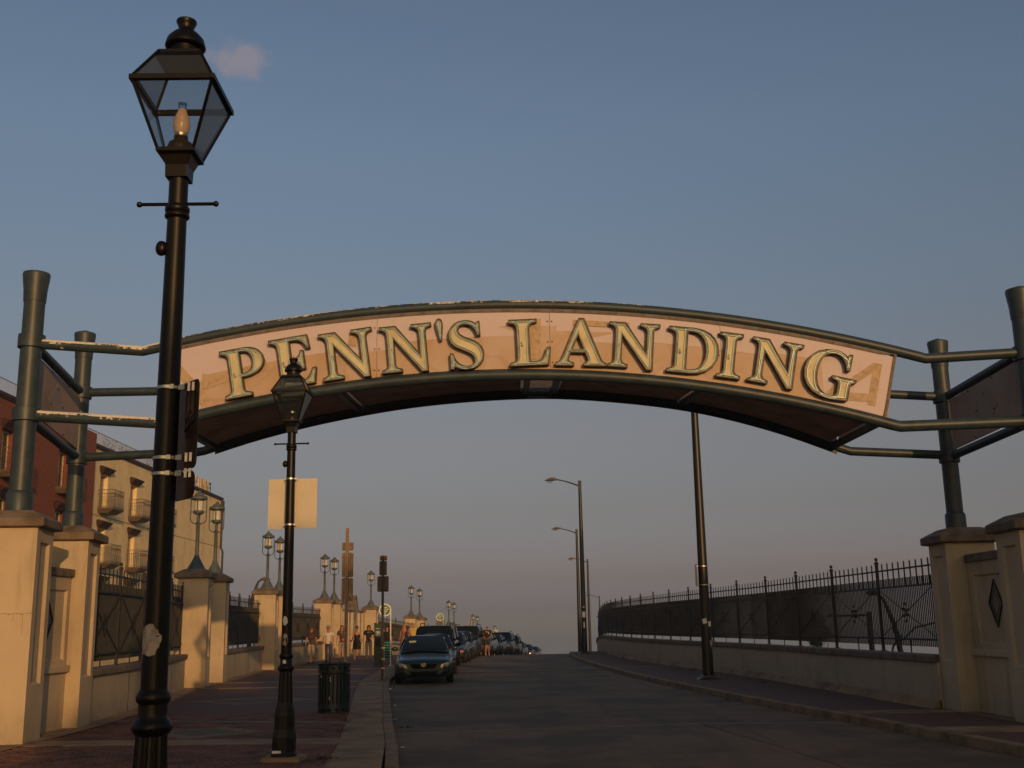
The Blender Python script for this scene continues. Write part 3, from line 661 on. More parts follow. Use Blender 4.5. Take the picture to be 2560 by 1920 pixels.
LP = [ # right-front corner x, y, top offset, label
 (-8.84, 32.1, .0, 'lamp pillar crossed by the slanting shadow edge, first of the pair beyond the near fence', .12),
 (-9.08, 35.0, .0, 'lamp pillar just behind the shadow-crossed one, second of the first pair', .12),
 (-9.66, 45.2, -.1, 'front pillar of the second lamp pair, right behind the lamp post with the blank sign', .06),
 (-9.74, 47.9, -.1, 'rear pillar of the second lamp pair, mostly hidden by the second black lamp post', .06),
 (-9.57, 58.4, -.2, 'front pillar of the third lamp pair, behind the woman in the brown top and the capped man', .02),
 (-9.52, 61.2, -.2, 'rear pillar of the third lamp pair, left of the gabled wall section', .0),
 (-9.12, 73.8, -.15, 'lamp pillar at the right end of the first gabled wall, behind the green kiosk', -.06),
 (-7.75, 87.6, -.15, 'front pillar of the fourth lamp pair, above the yellow-shirted man', -.12),
 (-7.35, 90.6, -.15, 'rear pillar of the fourth lamp pair, right of the yellow-shirted man', -.12),
 (-5.95, 106.6, -.15, 'front pillar of the fifth lamp pair, over the black sports utility car roof', -.1),
 (-5.62, 109.6, -.15, 'rear pillar of the fifth lamp pair, small and far down the row', -.1),
 (-4.75, 134.6, -.1, 'front pillar of the far lamp pair hidden behind the parked cars', -.1),
 (-4.35, 138, -.1, 'rear pillar of the far lamp pair hidden behind the parked cars', -.1)]
lamp_pos = []
for k, (x, y, dz, lab, rz) in enumerate(LP):
    loc = (x-W_, y+W_, SW+zg(y)+dz)
    if k == 0: setp(pl0, *loc, rz, lab, gl)
    else: copy_tree(pl0, loc, rz, lab, 'pillar', gl)
    lamp_pos.append((loc[0], loc[1], loc[2]+3.315, rz, k))
m = MB()      # day joint and drip marks cast into the nearest pillar
for k in range(14): m.box((-.40+k*.062, -.4262, 1.86+.006*sin(k*2.1)), (.05, .003, .008+.005*(k % 3)))
for k, (x, L_) in enumerate(((-.20, .16), (.16, .10), (.30, .30), (-.33, .22))): m.box((x, -.4262, 1.86-L_/2), (.006, .003, L_))
m.build('joint_stain', simple('joint_stain_mark', (.34, .26, .16), .9, var=.3, scale=30), pa)
# wall panels between the front and rear gate pillars
def gate_wall(xf, s, zt, label):
    """xf = face towards the road, s=+1 face looks +x"""
    r = empty('gate_wall', (xf, 18.5, SW), 0, label, 'wall', 'short walls between the gate pillars')
    y0, y1 = -.9, .93; d = .045*s; t = -.4*s
    mb = MB(); h = zt; a, b, c, e = y0+.2, y1-.2, 1.12, h-.22
    o = [(0, y0, 0), (0, y1, 0), (0, y1, h), (0, y0, h)]; i = [(0, a, c), (0, b, c), (0, b, e), (0, a, e)]; q = [(-d, a+.03, c+.03), (-d, b-.03, c+.03), (-d, b-.03, e-.03), (-d, a+.03, e-.03)]
    mb.add(o+i+q, [(0, 1, 5, 4), (1, 2, 6, 5), (2, 3, 7, 6), (3, 0, 4, 7), (4, 5, 9, 8), (5, 6, 10, 9), (6, 7, 11, 10), (7, 4, 8, 11), (8, 9, 10, 11)])
    mb.add([(t, y0, 0), (t, y1, 0), (t, y1, h), (t, y0, h)], [(3, 2, 1, 0)]); mb.add([(0, y0, h), (0, y1, h), (t, y1, h), (t, y0, h)], [(0, 1, 2, 3)])
    mb.build('wall_body', STM, r)
    mb = MB(); mb.box((t/2, (y0+y1)/2, h+.07), (.5, y1-y0, .14)); mb.build('coping', CAPM, r, bevel=.02)
    mb = MB(); mb.box((.03*s, (y0+y1)/2, .98), (.08, y1-y0, .12)); mb.build('ledge', STM, r, bevel=.02)
    m2 = MB(); cz = 1.78; hz, hy = .36, .235
    m2.extrude([[(-hy-.02, 0), (0, -hz-.03), (hy+.02, 0), (0, hz+.03)], [(-hy, 0), (0, -hz), (hy, 0), (0, hz)]], .035, lambda u, v, k: (-d+s*(.03-k), u, cz+v)); fr = m2.build('diamond_frame', M['tile_dark'], r)
    # tiles of the diamond, a 4 x 4 lattice
    for i_ in range(4):
        for j_ in range(4):
            A, B = Vector((0, -hz)), Vector((hy, 0)); Cc = Vector((-hy, 0))
            def pt(p, q_): return A+(B-A)*p+(Cc-A)*q_
            p0, p1, q0, q1 = i_/4+.012, (i_+1)/4-.012, j_/4+.012, (j_+1)/4-.012
            L = [pt(p0, q0), pt(p1, q0), pt(p1, q1), pt(p0, q1)]
            m3 = MB(); m3.extrude([[(v.x, v.y) for v in L]], .015, lambda u, v, k: (-d+s*(.016-k), u, cz+v)); m3.build('tile', M['tile_blue'] if 0 < i_ < 3 and 0 < j_ < 3 else M['tile_dark'], fr)
    return r
gate_wall(-7.66, 1, 2.5, 'short tan wall joining the two left gate pillars')
gate_wall(7.82, -1, 2.48, 'short shaded wall with dark tiled diamond joining the two right gate pillars')
# low walls under the fences
def low_wall(y0, y1, fx, s, label, zt=.80, n=None, joint=3.2, mat=None):
    r = empty('low_wall', (fx((y0+y1)/2), (y0+y1)/2, SW+zg((y0+y1)/2)), 0, label, 'wall', 'low stucco walls under the railings')
    ox, oy, oz = r.location
    def ringat(y, a, b, za, zb): x = fx(y); z = zg(y)+SW; return [(x+a-ox, y-oy, z+za-oz), (x+b-ox, y-oy, z+za-oz), (x+b-ox, y-oy, z+zb-oz), (x+a-ox, y-oy, z+zb-oz)]
    ys = frange(y0, y1, 1.5 if y1 < 90 else 4)
    mb = MB(); mb.loft([ringat(y, -.30*s, 0, -.1, zt) for y in ys], smooth=False); mb.build('wall_body', mat or M['stucco_gray'], r)
    # coping in lengths
    k = max(1, round((y1-y0)/joint)) if y1 < 90 else 3
    ed = frange(y0, y1, (y1-y0)/k)
    for a, b in zip(ed, ed[1:]):
        m2 = MB(); yy = frange(a+.004, b-.004, 1.6)
        m2.loft([ringat(y, -.37*s, .07*s, zt, zt+.125) for y in yy], smooth=False); m2.build('coping_stone', CAPM, r, bevel=.02)
        if y1 < 60 and b < y1-.1:
            m3 = MB(); x = fx(b); m3.box((x-ox+.002*s, b-oy, zt/2), (.01, .014, zt-.02)); m3.build('wall_joint', M['joint'], r)
    return r
def make_fence(y0, y1, fx, s, label, nb, top=2.83, solid=False, npart=300, detail=True):
    """railing on the low wall: posts, rails, slats, pickets, crossed braces with a centre diamond; fx(y) = wall face"""
    off = -.15*s
    ym = (y0+y1)/2; r = empty('railing_fence', (fx(ym)+off, ym, SW+zg(ym)+.92), 0, label, 'fence', 'railings on the low walls')
    ox, oy, oz = r.location
    base = .92   # coping top above pavement
    def P(y, z, dx=0): return (fx(y)+off+dx-ox, y-oy, zg(y)+SW+z-oz)
    T = top-SW
    zb, zt_, zr1, zr2, zr3, zp = 1.02+.02, T-.33, 1.17, T-.50, T-.16, T-.04
    posts = frange(y0+.06, y1-.06, (y1-y0-.12)/nb)
    m = MB(); m.box((0, 0, (T+.04-base)/2), (.055, .055, T+.04-base)); m.ell((0, 0, T+.085-base), (.036, .036, .04), 8, 5); m.box((0, 0, .006), (.12, .12, .012)); m.box((0, 0, T-.0-base), (.075, .075, .03))
    pm = m.mesh('post', M['fence'])
    for y in posts:
        o = bpy.data.objects.new('post', pm); COL.objects.link(o); o.parent = r; o.location = P(y, base)
    for z, w in ((zr1, .035), (zr2, .035), (zr3, .03)):
        m = MB(); m.loft([[P(y, z-w/2, -.018), P(y, z-w/2, .018), P(y, z+w/2, .018), P(y, z+w/2, -.018)] for y in frange(y0, y1, 1.5)], smooth=False); m.build('rail', M['fence'], r)
    # slats
    sp_ = .083
    n = int((y1-y0)/sp_)
    m = MB(); m.box((0, 0, 0), (.021, .0135, zt_-zb)); sm = m.mesh('slat', M['fence']); far = MB()
    for i in range(n):
        y = y0+sp_*(i+.5); p = P(y, (zb+zt_)/2, -.036*s)
        if i < npart:
            o = bpy.data.objects.new('slat', sm); COL.objects.link(o); o.parent = r; o.location = p
        else: far.box(p, (.021, .0135, zt_-zb))
    if far.v: tag(far.build('slat_row', M['fence'], r, fix=False), kind='stuff')
    # pickets between the upper rails
    m = MB(); m.box((0, 0, 0), (.022, .022, zp-zr2)); m.lathe([(.016, 0), (.0001, .035)], 4, (0, 0, (zp-zr2)/2)); km = m.mesh('picket', M['fence']); far = MB(); c = 0
    for a, b in zip(posts, posts[1:]):
        kk = max(3, round((b-a)/.28)); dy = (b-a)/kk
        for j in range(1, kk):
            p = P(a+dy*j, (zp+zr2)/2)
            if npart and c < 300:
                o = bpy.data.objects.new('picket', km); COL.objects.link(o); o.parent = r; o.location = p; c += 1
            else: far.box(p, (.022, .022, zp-zr2))
    if far.v: tag(far.build('picket_row', M['fence'], r, fix=False), kind='stuff')
    # braces
    for a, b in zip(posts, posts[1:]):
        dx = .035*s
        for (ya, za, yb, zc) in ((a, zr1, b, zr2), (a, zr2, b, zr1)):
            m = MB(); m.tube([P(ya, za, dx), P(yb, zc, dx)], .0085, 6); m.build('brace', M['fence'], r)
        cy, cz = (a+b)/2, (zr1+zr2)/2
        m = MB()
        for f in (1, .5):
            hy, hz = .17*f, .21*f
            L = [P(cy-hy, cz, dx*1.4), P(cy, cz-hz, dx*1.4), P(cy+hy, cz, dx*1.4), P(cy, cz+hz, dx*1.4)]
            for p, q in zip(L, L[1:]+L[:1]): m.tube([p, q], .007, 6)
        m.build('diamond_ornament', M['fence'], r)
        m = MB(); m.box(P(cy, (base+zr1)/2), (.02, .02, zr1-base)); m.build('foot', M['fence'], r)
    return r
fxL = lambda y: xW(y)
low_wall(20.25, 32.15, fxL, 1, 'low grey stucco wall with heavy coping behind the near black lamp post')
low_wall(35.9, 45.3, fxL, 1, 'low stucco wall between the first and second lamp pillar pairs')
low_wall(48.75, 58.5, fxL, 1, 'low stucco wall behind the walking woman in the brown top')
low_wall(74.7, 87.7, fxL, 1, 'low stucco wall behind the blonde woman and the yellow-shirted man')
low_wall(91.5, 106.7, fxL, 1, 'far low wall hidden behind the parked dark sports utility car')
low_wall(110.5, 134.6, fxL, 1, 'farthest low wall behind the row of parked cars on the left')
make_fence(20.25, 32.15, fxL, 1, 'dark railing on the left between the gate pillar and the first lamp pair', 5, 2.95, npart=300)
make_fence(35.9, 45.3, fxL, 1, 'dark railing between the first and second lamp pillar pairs', 4, 2.86, npart=120)
make_fence(48.75, 58.5, fxL, 1, 'dark railing behind the walking woman in the brown top', 4, 2.75, npart=0)
make_fence(74.7, 87.7, fxL, 1, 'dark railing behind the blonde woman, beyond the round kiosk sign', 5, 2.75, npart=0)
make_fence(91.5, 106.7, fxL, 1, 'far railing hidden behind the parked dark sports utility car', 5, 2.75, npart=0)
fxR = lambda y: xWR(y)
low_wall(20.3, 92, fxR, -1, 'long curved low wall with dark coping on the right side of the road', .78, joint=6)
make_fence(20.3, 92, fxR, -1, 'long curved slatted railing on the right side of the road', 25, 2.80)
# gabled wall sections
def gable(y0, label, rz, x, z, sgn=1):
    L = 6.9; r = empty('gabled_wall', (x, y0, z), rz, label, 'wall', 'gabled wall sections along the left wall')
    prof = [(0, 0), (L, 0), (L, 2.6), (L*.66, 2.6), (L*.54, 3.45), (L*.46, 3.45), (L*.34, 2.6), (0, 2.6)]
    m = MB(); m.extrude([prof], .35, lambda u, v, d: (-d, u, v)); m.build('wall_body', STM, r)
    m = MB()
    up = prof[2:]
    for a, b in zip(up, up[1:]):
        p, q = Vector((-.175, a[0], a[1]+.06)), Vector((-.175, b[0], b[1]+.06)); d = (q-p).normalized(); nrm = Vector((0, -d.z, d.y))*.07
        if nrm.z < 0: nrm = -nrm
        m.loft([[p-nrm+Vector((-.25, 0, 0)), p-nrm+Vector((.25, 0, 0)), p+nrm+Vector((.25, 0, 0)), p+nrm+Vector((-.25, 0, 0))], [q-nrm+Vector((-.25, 0, 0)), q-nrm+Vector((.25, 0, 0)), q+nrm+Vector((.25, 0, 0)), q+nrm+Vector((-.25, 0, 0))]], smooth=False)
    m.build('coping', CAPM, r)
    for yy in (.35, L-.35, L*.30, L*.70):
        m = MB(); m.box((.07, yy, 1.28), (.14, .5, 2.56)); m.build('pilaster', STM, r, bevel=.02)
        m = MB(); m.box((.09, yy, 2.66), (.24, .62, .12)); m.build('pilaster_cap', CAPM, r, bevel=.02)
    m = MB(); m.extrude([[(-.42, 0), (0, -.55), (.42, 0), (0, .55)]], .05, lambda u, v, d: (.05-d, L/2+u, 2.55+v)); m.build('tile_diamond', M['tile_blue'], r)
    for yy in (L*.15, L*.85):
        m = MB(); m.extrude([[(-.5, -.7), (.5, -.7), (.5, .7), (-.5, .7)], [(-.42, -.62), (.42, -.62), (.42, .62), (-.42, .62)]], .04, lambda u, v, d: (.04-d, yy+u, 1.4+v)); m.build('panel_moulding', STM, r)
    m = MB(); m.box((.02, L/2, .92), (.12, L, .1)); m.build('ledge', CAPM, r)
    return r
gable(64.9, 'gabled wall section with blue diamond tile behind the women in black', 0, -9.75, SW-.1)
gable(98.0, 'far gabled wall section behind the second round kiosk sign', -.10, -6.95, SW+zg(98)-.1)
gable(121.5, 'farthest gabled wall peak seen over the parked cars', -.08, -5.55, SW+zg(120))
m = MB(); m.loft([[(xW(y)-.35, y, zg(y)-.1), (xW(y), y, zg(y)-.1), (xW(y), y, zg(y)+1.1), (xW(y)-.35, y, zg(y)+1.1)] for y in frange(138.6, 240, 8)], smooth=False)
tag(m.build('low_wall', M['stucco_gray']), 'end of the left low wall going down behind the last parked cars', 'wall', 'low stucco walls under the railings')
# lamps on the pillars
def make_pier_lamp(mb_base):
    r = empty('pillar_lamp')
    m = MB(); m.lathe([(.255, 0), (.255, .03), (.235, .055), (.075, .36)], 24); m.build('base_cone', mb_base, r)
    m = MB(); m.lathe([(.08, .355), (.08, .40), (.058, .42), (.052, 1.28), (.07, 1.30), (.07, 1.36), (.03, 1.40), (.022, 1.62)], 16); m.build('pole', M['teal2'], r)
    for a in range(4):
        t = a*pi/2+.12; u = Vector((cos(t), sin(t), 0)); pts = []
        for q in range(7):
            b = -pi/2+q*pi/12; pts.append(u*(.06+.165*cos(b)*1.0)+Vector((0, 0, 1.47+.15*sin(b))))
        pts = [u*.05+Vector((0, 0, 1.32))]+pts+[u*.225+Vector((0, 0, 2.04))]
        m = MB(); m.tube(pts, .016, 8); m.build('yoke_arm', M['teal2'], r)
    m = MB(); m.lathe([(.02, 1.56), (.10, 1.60), (.155, 1.64), (.155, 1.70), (.13, 1.71)], 20)
    for a in range(4):
        t = a*pi/2+.12; m.tube([(cos(t)*.14, sin(t)*.14, 1.67), (cos(t)*.225, sin(t)*.225, 1.67)], .012, 6)
    m.build('lens_holder', M['teal2'], r)
    m = MB(); prof = []
    for i in range(15):
        z = 1.70+i*.02; prof += [(.118, z), (.126, z+.008)]
    m.lathe(prof+[(.12, 2.0)], 20); m.build('ribbed_lens', M['glass_lamp'], r)
    m = MB(); m.lathe([(.13, 1.985), (.145, 2.02), (.23, 2.03), (.245, 2.04), (.245, 2.10), (.22, 2.125), (.14, 2.15), (.12, 2.20), (.075, 2.225), (.05, 2.25), (.045, 2.28), (.018, 2.30), (.0, 2.31)], 24); m.build('hood', M['teal2'], r)
    return r
lamp_lab = ['pale teal lantern with blue cone base, left one of the nearest pillar lamp pair', 'pale teal lantern, right one of the nearest pillar lamp pair',
 'teal lantern left of the blank sign post, left one of the second pair', 'teal lantern tucked against the second black lamp post', 'left lantern of the third pair, left of the perforated sign post',
 'right lantern of the third pair, touching the perforated sign post', 'single teal lantern left of the dark sign post', 'left lantern of the fourth pair, above the yellow-shirted man', 'right lantern of the fourth pair, above the yellow-shirted man',
 'left lantern of the fifth pair over the parked cars', 'right lantern of the fifth pair over the parked cars', 'left lantern of the sixth pair left of the man in black', 'right lantern of the sixth pair left of the man in black']
pl_a = make_pier_lamp(M['teal_blue']); pl_b = make_pier_lamp(M['teal2'])
for k, (x, y, z, rz, i) in enumerate(lamp_pos):
    if k == 0: pl_a.location = (x, y, z-.015); tag(pl_a, lamp_lab[k], 'lamp', 'lanterns on the wall pillars')
    elif k == 1: pl_b.location = (x, y, z-.015); tag(pl_b, lamp_lab[k], 'lamp', 'lanterns on the wall pillars')
    else: copy_tree(pl_b, (x, y, z-.015), rz, lamp_lab[k], 'lamp', 'lanterns on the wall pillars')
copy_tree(pl_b, (-3.05, 160, zg(160)+3.0), 0, 'farthest teal lantern just right of the man in black', 'lamp', 'lanterns on the wall pillars')
m = MB(); m.box((-3.05, 160, zg(160)+1.4), (.85, .85, 3.2)); tag(m.build('gate_pillar', STM), 'farthest lamp pillar hidden behind the cars near the man in black', 'pillar', gl)
# ================================================================== GATEWAY ARCH
YF, YB = 17.2, 19.85
ga = empty('gateway_arch', (0, 18.5, 0), 0, "arched gateway sign spanning the road, teal tubes and big channel letters reading PENN'S LANDING", 'gateway')
AO = Vector((0, 18.5, 0))
def A_(x, y, z): return (x, y-18.5, z)
def ztf(x): return 6.745-.0134*x-.0211*x*x         # front top tube
def zbf(x): return 5.59-.007*x-.0244*x*x           # front bottom tube
REAR_B = [(-6.46, 4.83), (-5.85, 4.80), (-4.57, 5.20), (-3.13, 5.53), (-1.48, 5.77), (.5, 5.86), (2.11, 5.74), (3.47, 5.52), (4.82, 5.14), (6.02, 4.68), (6.1, 4.66)]
def zbr(x): return interp(RB, x)
RB = smooth_tab(REAR_B[1:-1], .25)
def ztr(x): return ztf(x)-.06
def make_pylon(x, y, z0, zc, zt, r, label):
    z2, z1 = zc[1], zc[0]
    p = empty('pylon', A_(x, y, 0)); p.parent = ga; p['label'] = label
    m = MB(); m.lathe([(r*1.22, z0-.1), (r*1.22, z0+.32), (r*1.1, z0+.36), (r, z0+.37), (r*.98, zt-.48)], 28); m.build('pylon_shaft', M['teal_plain'], p)
    for a, b in zc: 
        m = MB(); m.lathe([(r*1.02, a-.01), (r*1.24, a), (r*1.25, a+.02), (r*1.25, b-.02), (r*1.24, b), (r*1.0, b+.01)], 28); m.build('collar', M['teal_plain'], p)
    m = MB(); m.lathe([(r*1.03, zt-.50), (r*1.05, zt-.48), (r*1.10, zt-.30), (r*1.28, zt-.06), (r*1.28, zt-.03), (r*1.24, zt-.01), (.0, zt+.055)], 28); m.build('flared_top', M['teal_plain'], p)
    return p
make_pylon(-7.70, YF, 3.5, [(4.98, 5.18), (6.17, 6.38)], 7.43, .165, 'front left pylon with flared top')
make_pylon(-7.90, YB, 3.45, [(4.68, 4.90), (5.89, 6.10)], 7.13, .148, 'rear left pylon')
make_pylon(7.87, YB, 3.15, [(4.42, 4.62), (5.52, 5.73)], 6.68, .145, 'rear right pylon')
make_pylon(8.22, YF, 3.15, [(4.58, 4.80), (5.68, 5.90)], 6.86, .165, 'front right pylon at the picture edge')
RT = .083
def tube_part(name, pts, r=RT, lab=None, peel=False):
    m = MB(); m.tube([A_(*p) for p in pts], r, 16); o = m.build(name, M['teal'] if peel else M['teal_plain'], ga)
    if lab: o['label'] = lab
    return o
tf = [(-7.6, YF, 6.24), (-5.9, YF, 6.09)]+[(x, YF, ztf(x)) for x in frange(-5.75, 6.5, .35)]+[(6.6, YF, 5.735), (8.1, YF, 5.80)]
tube_part('top_chord', tf, RT, 'front top tube with flaking paint', True)
tube_part('bottom_chord', [(-7.6, YF, 5.07), (-5.45, YF, 4.90)], RT*1.08, 'straight end of the lower front tube, badly flaked', True)
bf = [(-5.45, YF, 4.90)]+[(x, YF, zbf(x)) for x in frange(-5.15, 6.0, .35)]+[(6.1, YF, 4.645), (8.1, YF, 4.69)]
tube_part('bottom_chord', bf, RT*1.08)
tube_part('top_chord', [(-7.8, YB, 6.0), (-6.3, YB, 6.0)]+[(x, YB, ztr(x)-.16+.012*abs(x)) for x in frange(-6.0, 6.0, .5)]+[(6.3, YB, 5.74), (7.8, YB, 5.635)], .08)
tube_part('bottom_chord', [(-7.8, YB, 4.80), (-6.46, YB, 4.84), (-5.9, YB, 4.83)]+[(x, YB, zbr(x)) for x in frange(-5.6, 5.9, .35)]+[(6.1, YB, 4.66), (7.8, YB, 4.56)], .08)
for (p, q) in (((-7.72, YF+.1, 6.27), (-7.88, YB-.1, 6.0)), ((-7.72, YF+.1, 5.05), (-7.88, YB-.1, 4.80)), ((8.2, YF+.1, 5.83), (7.9, YB-.1, 5.62)), ((8.2, YF+.1, 4.69), (7.9, YB-.1, 4.53))): tube_part('side_tube', [p, q], .075)
# side panels
def side_panel(x0, x1, zt0, zt1, zb0, zb1, sgn):
    p = MB(); Q = lambda t, z, o: A_(x0+(x1-x0)*t+o, YF+.22+(YB-YF-.44)*t, z)
    T = lambda t, f: (zb0+(zb1-zb0)*t)+((zt0+(zt1-zt0)*t)-(zb0+(zb1-zb0)*t))*f
    p.loft([[Q(t, T(t, .07), 0), Q(t, T(t, .07), .03*sgn), Q(t, T(t, .93), .03*sgn), Q(t, T(t, .93), 0)] for t in (0, 1)], smooth=False)
    o = p.build('side_panel', M['panel_side'], ga)
    dm = [(.46, .16), (.66, .50), (.48, .80), (.30, .46)]
    m = MB(); m.loft([[Q(t, T(t, f), .036*sgn) for t, f in dm], [Q(t, T(t, f), .03*sgn) for t, f in dm]], smooth=False); m.build('printed_diamond', M['print_gray'], o)
    for t, f in ((.35, .9), (.7, .9), (.48, .72), (.6, .5), (.35, .4), (.3, .1), (.65, .1), (.95, .5)):
        m = MB(); c = Q(t, T(t, f), .045*sgn); m.ell(c, (.014, .014, .014), 6, 4); m.build('bolt', M['letter_side'], o)
M['panel_side'] = simple('side_sheet', (.34, .25, .20), .6, var=.2, scale=1.2, world=True)
side_panel(-7.74, -7.86, 6.20, 5.95, 5.10, 4.85, 1)
side_panel(8.18, 7.92, 5.80, 5.6, 4.72, 4.56, -1)
M['frame'] = simple('sign_frame_paint', (.15, .12, .115), .6, var=.35, scale=6, world=True)
# box: front sheet in sections, back sheet, soffit with ribs
EDG = [-5.32, -2.15, .62, 3.35, 5.87]      # section joints
def fx_(x, f):      # radial end lines lean slightly
    return x
PB = .095
def sheet(x0, x1, y, name, mat, zt, zb, l0=0, l1=0, th=.012):
    m = MB(); k = max(2, int((x1-x0)/.3))
    rings = []
    for i in range(k+1):
        t = i/k; xt = x0+l0+(x1+l1-x0-l0)*t; xb = x0+(x1-x0)*t
        rings.append([A_(xb, y, zb(xb)), A_(xb, y+th, zb(xb)), A_(xt, y+th, zt(xt)), A_(xt, y, zt(xt))])
    m.loft(rings, smooth=False); return m.build(name, mat, ga)
for i, (a, b) in enumerate(zip(EDG, EDG[1:])):
    l0 = -.24 if i == 0 else 0; l1 = .28 if i == 3 else 0
    sheet(a+(.003 if i else .04), b-.003-(.035 if i == 3 else 0), YF-.03, 'face_sheet', M['panel'], lambda x: ztf(x)-.12, lambda x: zbf(x)+.09, l0, l1)
sheet(EDG[0], EDG[-1], YF-.045, 'frame_strip', M['frame'], lambda x: ztf(x)-.07, lambda x: ztf(x)-.128, -.24, .27, .03)
sheet(EDG[0]+.03, EDG[-1]-.1, YF+.0, 'backing_sheet', M['letter_side'], lambda x: ztf(x)-.1, lambda x: zbf(x)+.03, -.2, .2)
for (xb, xt) in ((EDG[0], EDG[0]-.24), (EDG[-1], EDG[-1]+.27)):
    m = MB(); zb_, zt_ = zbf(xb), ztf(xt)
    s_ = .045 if xb < 0 else -.045
    m.hexa([A_(min(xb, xb+s_), YF-.05, zb_+.02), A_(max(xb, xb+s_), YF-.05, zb_+.02), A_(max(xb, xb+s_), YF, zb_+.02), A_(min(xb, xb+s_), YF, zb_+.02)], [A_(min(xt, xt+s_), YF-.05, zt_-.05), A_(max(xt, xt+s_), YF-.05, zt_-.05), A_(max(xt, xt+s_), YF, zt_-.05), A_(min(xt, xt+s_), YF, zt_-.05)])
    m.build('end_frame', M['frame'], ga)
    m = MB(); m.hexa([A_(xb-.02, YF, zb_), A_(xb+.02, YF, zb_), A_(xb+.02, YB, zbr(xb)), A_(xb-.02, YB, zbr(xb))], [A_(xt-.02, YF, zt_), A_(xt+.02, YF, zt_), A_(xt+.02, YB, zt_-.2), A_(xt-.02, YB, zt_-.2)]); m.build('end_sheet', M['soffit'], ga)
sheet(EDG[0], EDG[-1], YB, 'back_sheet', M['soffit'], lambda x: ztr(x)-.14, lambda x: zbr(x)+.05)
# bolts of the sheet joints
for x in EDG[1:-1]:
    for f in (.12, .5, .88):
        for dx in (-.035, .035):
            z = zbf(x)+.09+(ztf(x)-.26-zbf(x))*f; m = MB(); m.ell(A_(x+dx, YF-.04, z), (.012, .008, .012), 6, 4); m.build('bolt', M['letter_side'], ga)
for x in frange(-5.2, 6.0, .85):
    m = MB(); m.ell(A_(x, YF-.055, ztf(x)-.105), (.010, .008, .010), 6, 4); m.build('bolt', M['letter_side'], ga)
# soffit panels and ribs
RIB = [-5.4, -2.8, .25, .75, 3.1, 5.8]
for a, b in zip(RIB, RIB[1:]):
    if b-a < 1: continue
    m = MB(); rings = []
    for x in frange(a+.1, b-.1, .3): rings.append([A_(x, YF+.05, zbf(x)+.03), A_(x, YB-.05, zbr(x)+.03), A_(x, YB-.05, zbr(x)+.05), A_(x, YF+.05, zbf(x)+.05)])
    m.loft(rings, smooth=False); m.build('soffit_sheet', M['soffit'], ga)
for x in RIB:
    m = MB(); m.loft([[A_(x-.05, YF, zbf(x)-.05), A_(x+.05, YF, zbf(x)-.05), A_(x+.05, YF, zbf(x)+.05), A_(x-.05, YF, zbf(x)+.05)], [A_(x-.05, YB, zbr(x)-.05), A_(x+.05, YB, zbr(x)-.05), A_(x+.05, YB, zbr(x)+.05), A_(x-.05, YB, zbr(x)+.05)]], smooth=False); m.build('soffit_rib', M['teal_plain'], ga)
m = MB(); m.loft([[A_(x, YB-.02, zbr(x)-.13), A_(x, YB+.02, zbr(x)-.13), A_(x, YB+.02, zbr(x)+.06), A_(x, YB-.02, zbr(x)+.06)] for x in frange(-5.4, 5.85, .3)], smooth=False); m.build('rear_fascia', M['letter_side'], ga)
# printed strokes at the right end and left end (flat print on the sheet)
SK_N = [0]
def stroke(pts, w):
    SK_N[0] += 1; dd = SK_N[0]*.0015
    m = MB(); pts = [Vector(p) for p in pts]
    L, R_ = [], []
    for i, p in enumerate(pts):
        d = (pts[min(i+1, len(pts)-1)]-pts[max(i-1, 0)]).normalized(); n = Vector((-d.y, d.x))*w/2
        L.append(p+n); R_.append(p-n)
    lp_ = [(v.x, v.y) for v in L]+[(v.x, v.y) for v in R_[::-1]]
    m.extrude([lp_], .002, lambda u, v, d: A_(u, YF-.033-dd+d, v)); m.build('printed_stroke', M['print_tan'], ga)
stroke([(5.83, 5.66), (5.66, 4.98)], .13); stroke([(5.80, 5.63), (5.25, 5.28), (5.0, 5.17)], .12); stroke([(5.05, 5.26), (5.35, 5.13), (5.72, 5.10)], .13)
stroke([(-5.35, 5.80), (-5.0, 5.42), (-4.85, 5.20)], .16); stroke([(-5.05, 5.45), (-4.55, 5.62), (-3.9, 5.83)], .14)
stroke([(-2.52, 6.33), (-2.55, 6.1)], .14); stroke([(.38, 6.5), (.36, 5.75)], .2); stroke([(1.0, 6.42), (1.9, 6.36)], .09)

# ---- channel letters
def flat(path, n=5):
    out_ = []; i = 0
    for e in path:
        if e[0] == 'c':
            p0 = out_[-1]; p1, p2, p3 = e[1:]
            for k in range(1, n+1):
                t = k/n; out_.append(tuple((1-t)**3*p0[j]+3*(1-t)**2*t*p1[j]+3*(1-t)*t*t*p2[j]+t**3*p3[j] for j in (0, 1)))
        else: out_.append(e)
    r = []
    for p in out_:
        if not r or (abs(p[0]-r[-1][0])+abs(p[1]-r[-1][1])) > 1e-5: r.append(p)
    if abs(r[0][0]-r[-1][0])+abs(r[0][1]-r[-1][1]) < 1e-5: r.pop()
    return r
C = lambda a, b, c, d, e, f: ('c', (a, b), (c, d), (e, f))
SER_TL = [(0, 1), (0, .925), C(.1, .91, .14, .88, .14, .8)]
SER_BL = [(.14, .2), C(.14, .12, .1, .09, 0, .075)]
G = {}
G['P'] = [[(0, 0), (.53, 0), (.53, .075), C(.43, .09, .385, .12, .385, .2), (.385, .40), (.46, .40), C(.68, .41, .84, .52, .84, .71), C(.84, .9, .68, 1, .47, 1)]+SER_TL+SER_BL, [(.385, .92), (.43, .92), C(.56, .92, .61, .83, .61, .71), C(.61, .58, .55, .485, .43, .48), (.385, .48)]]
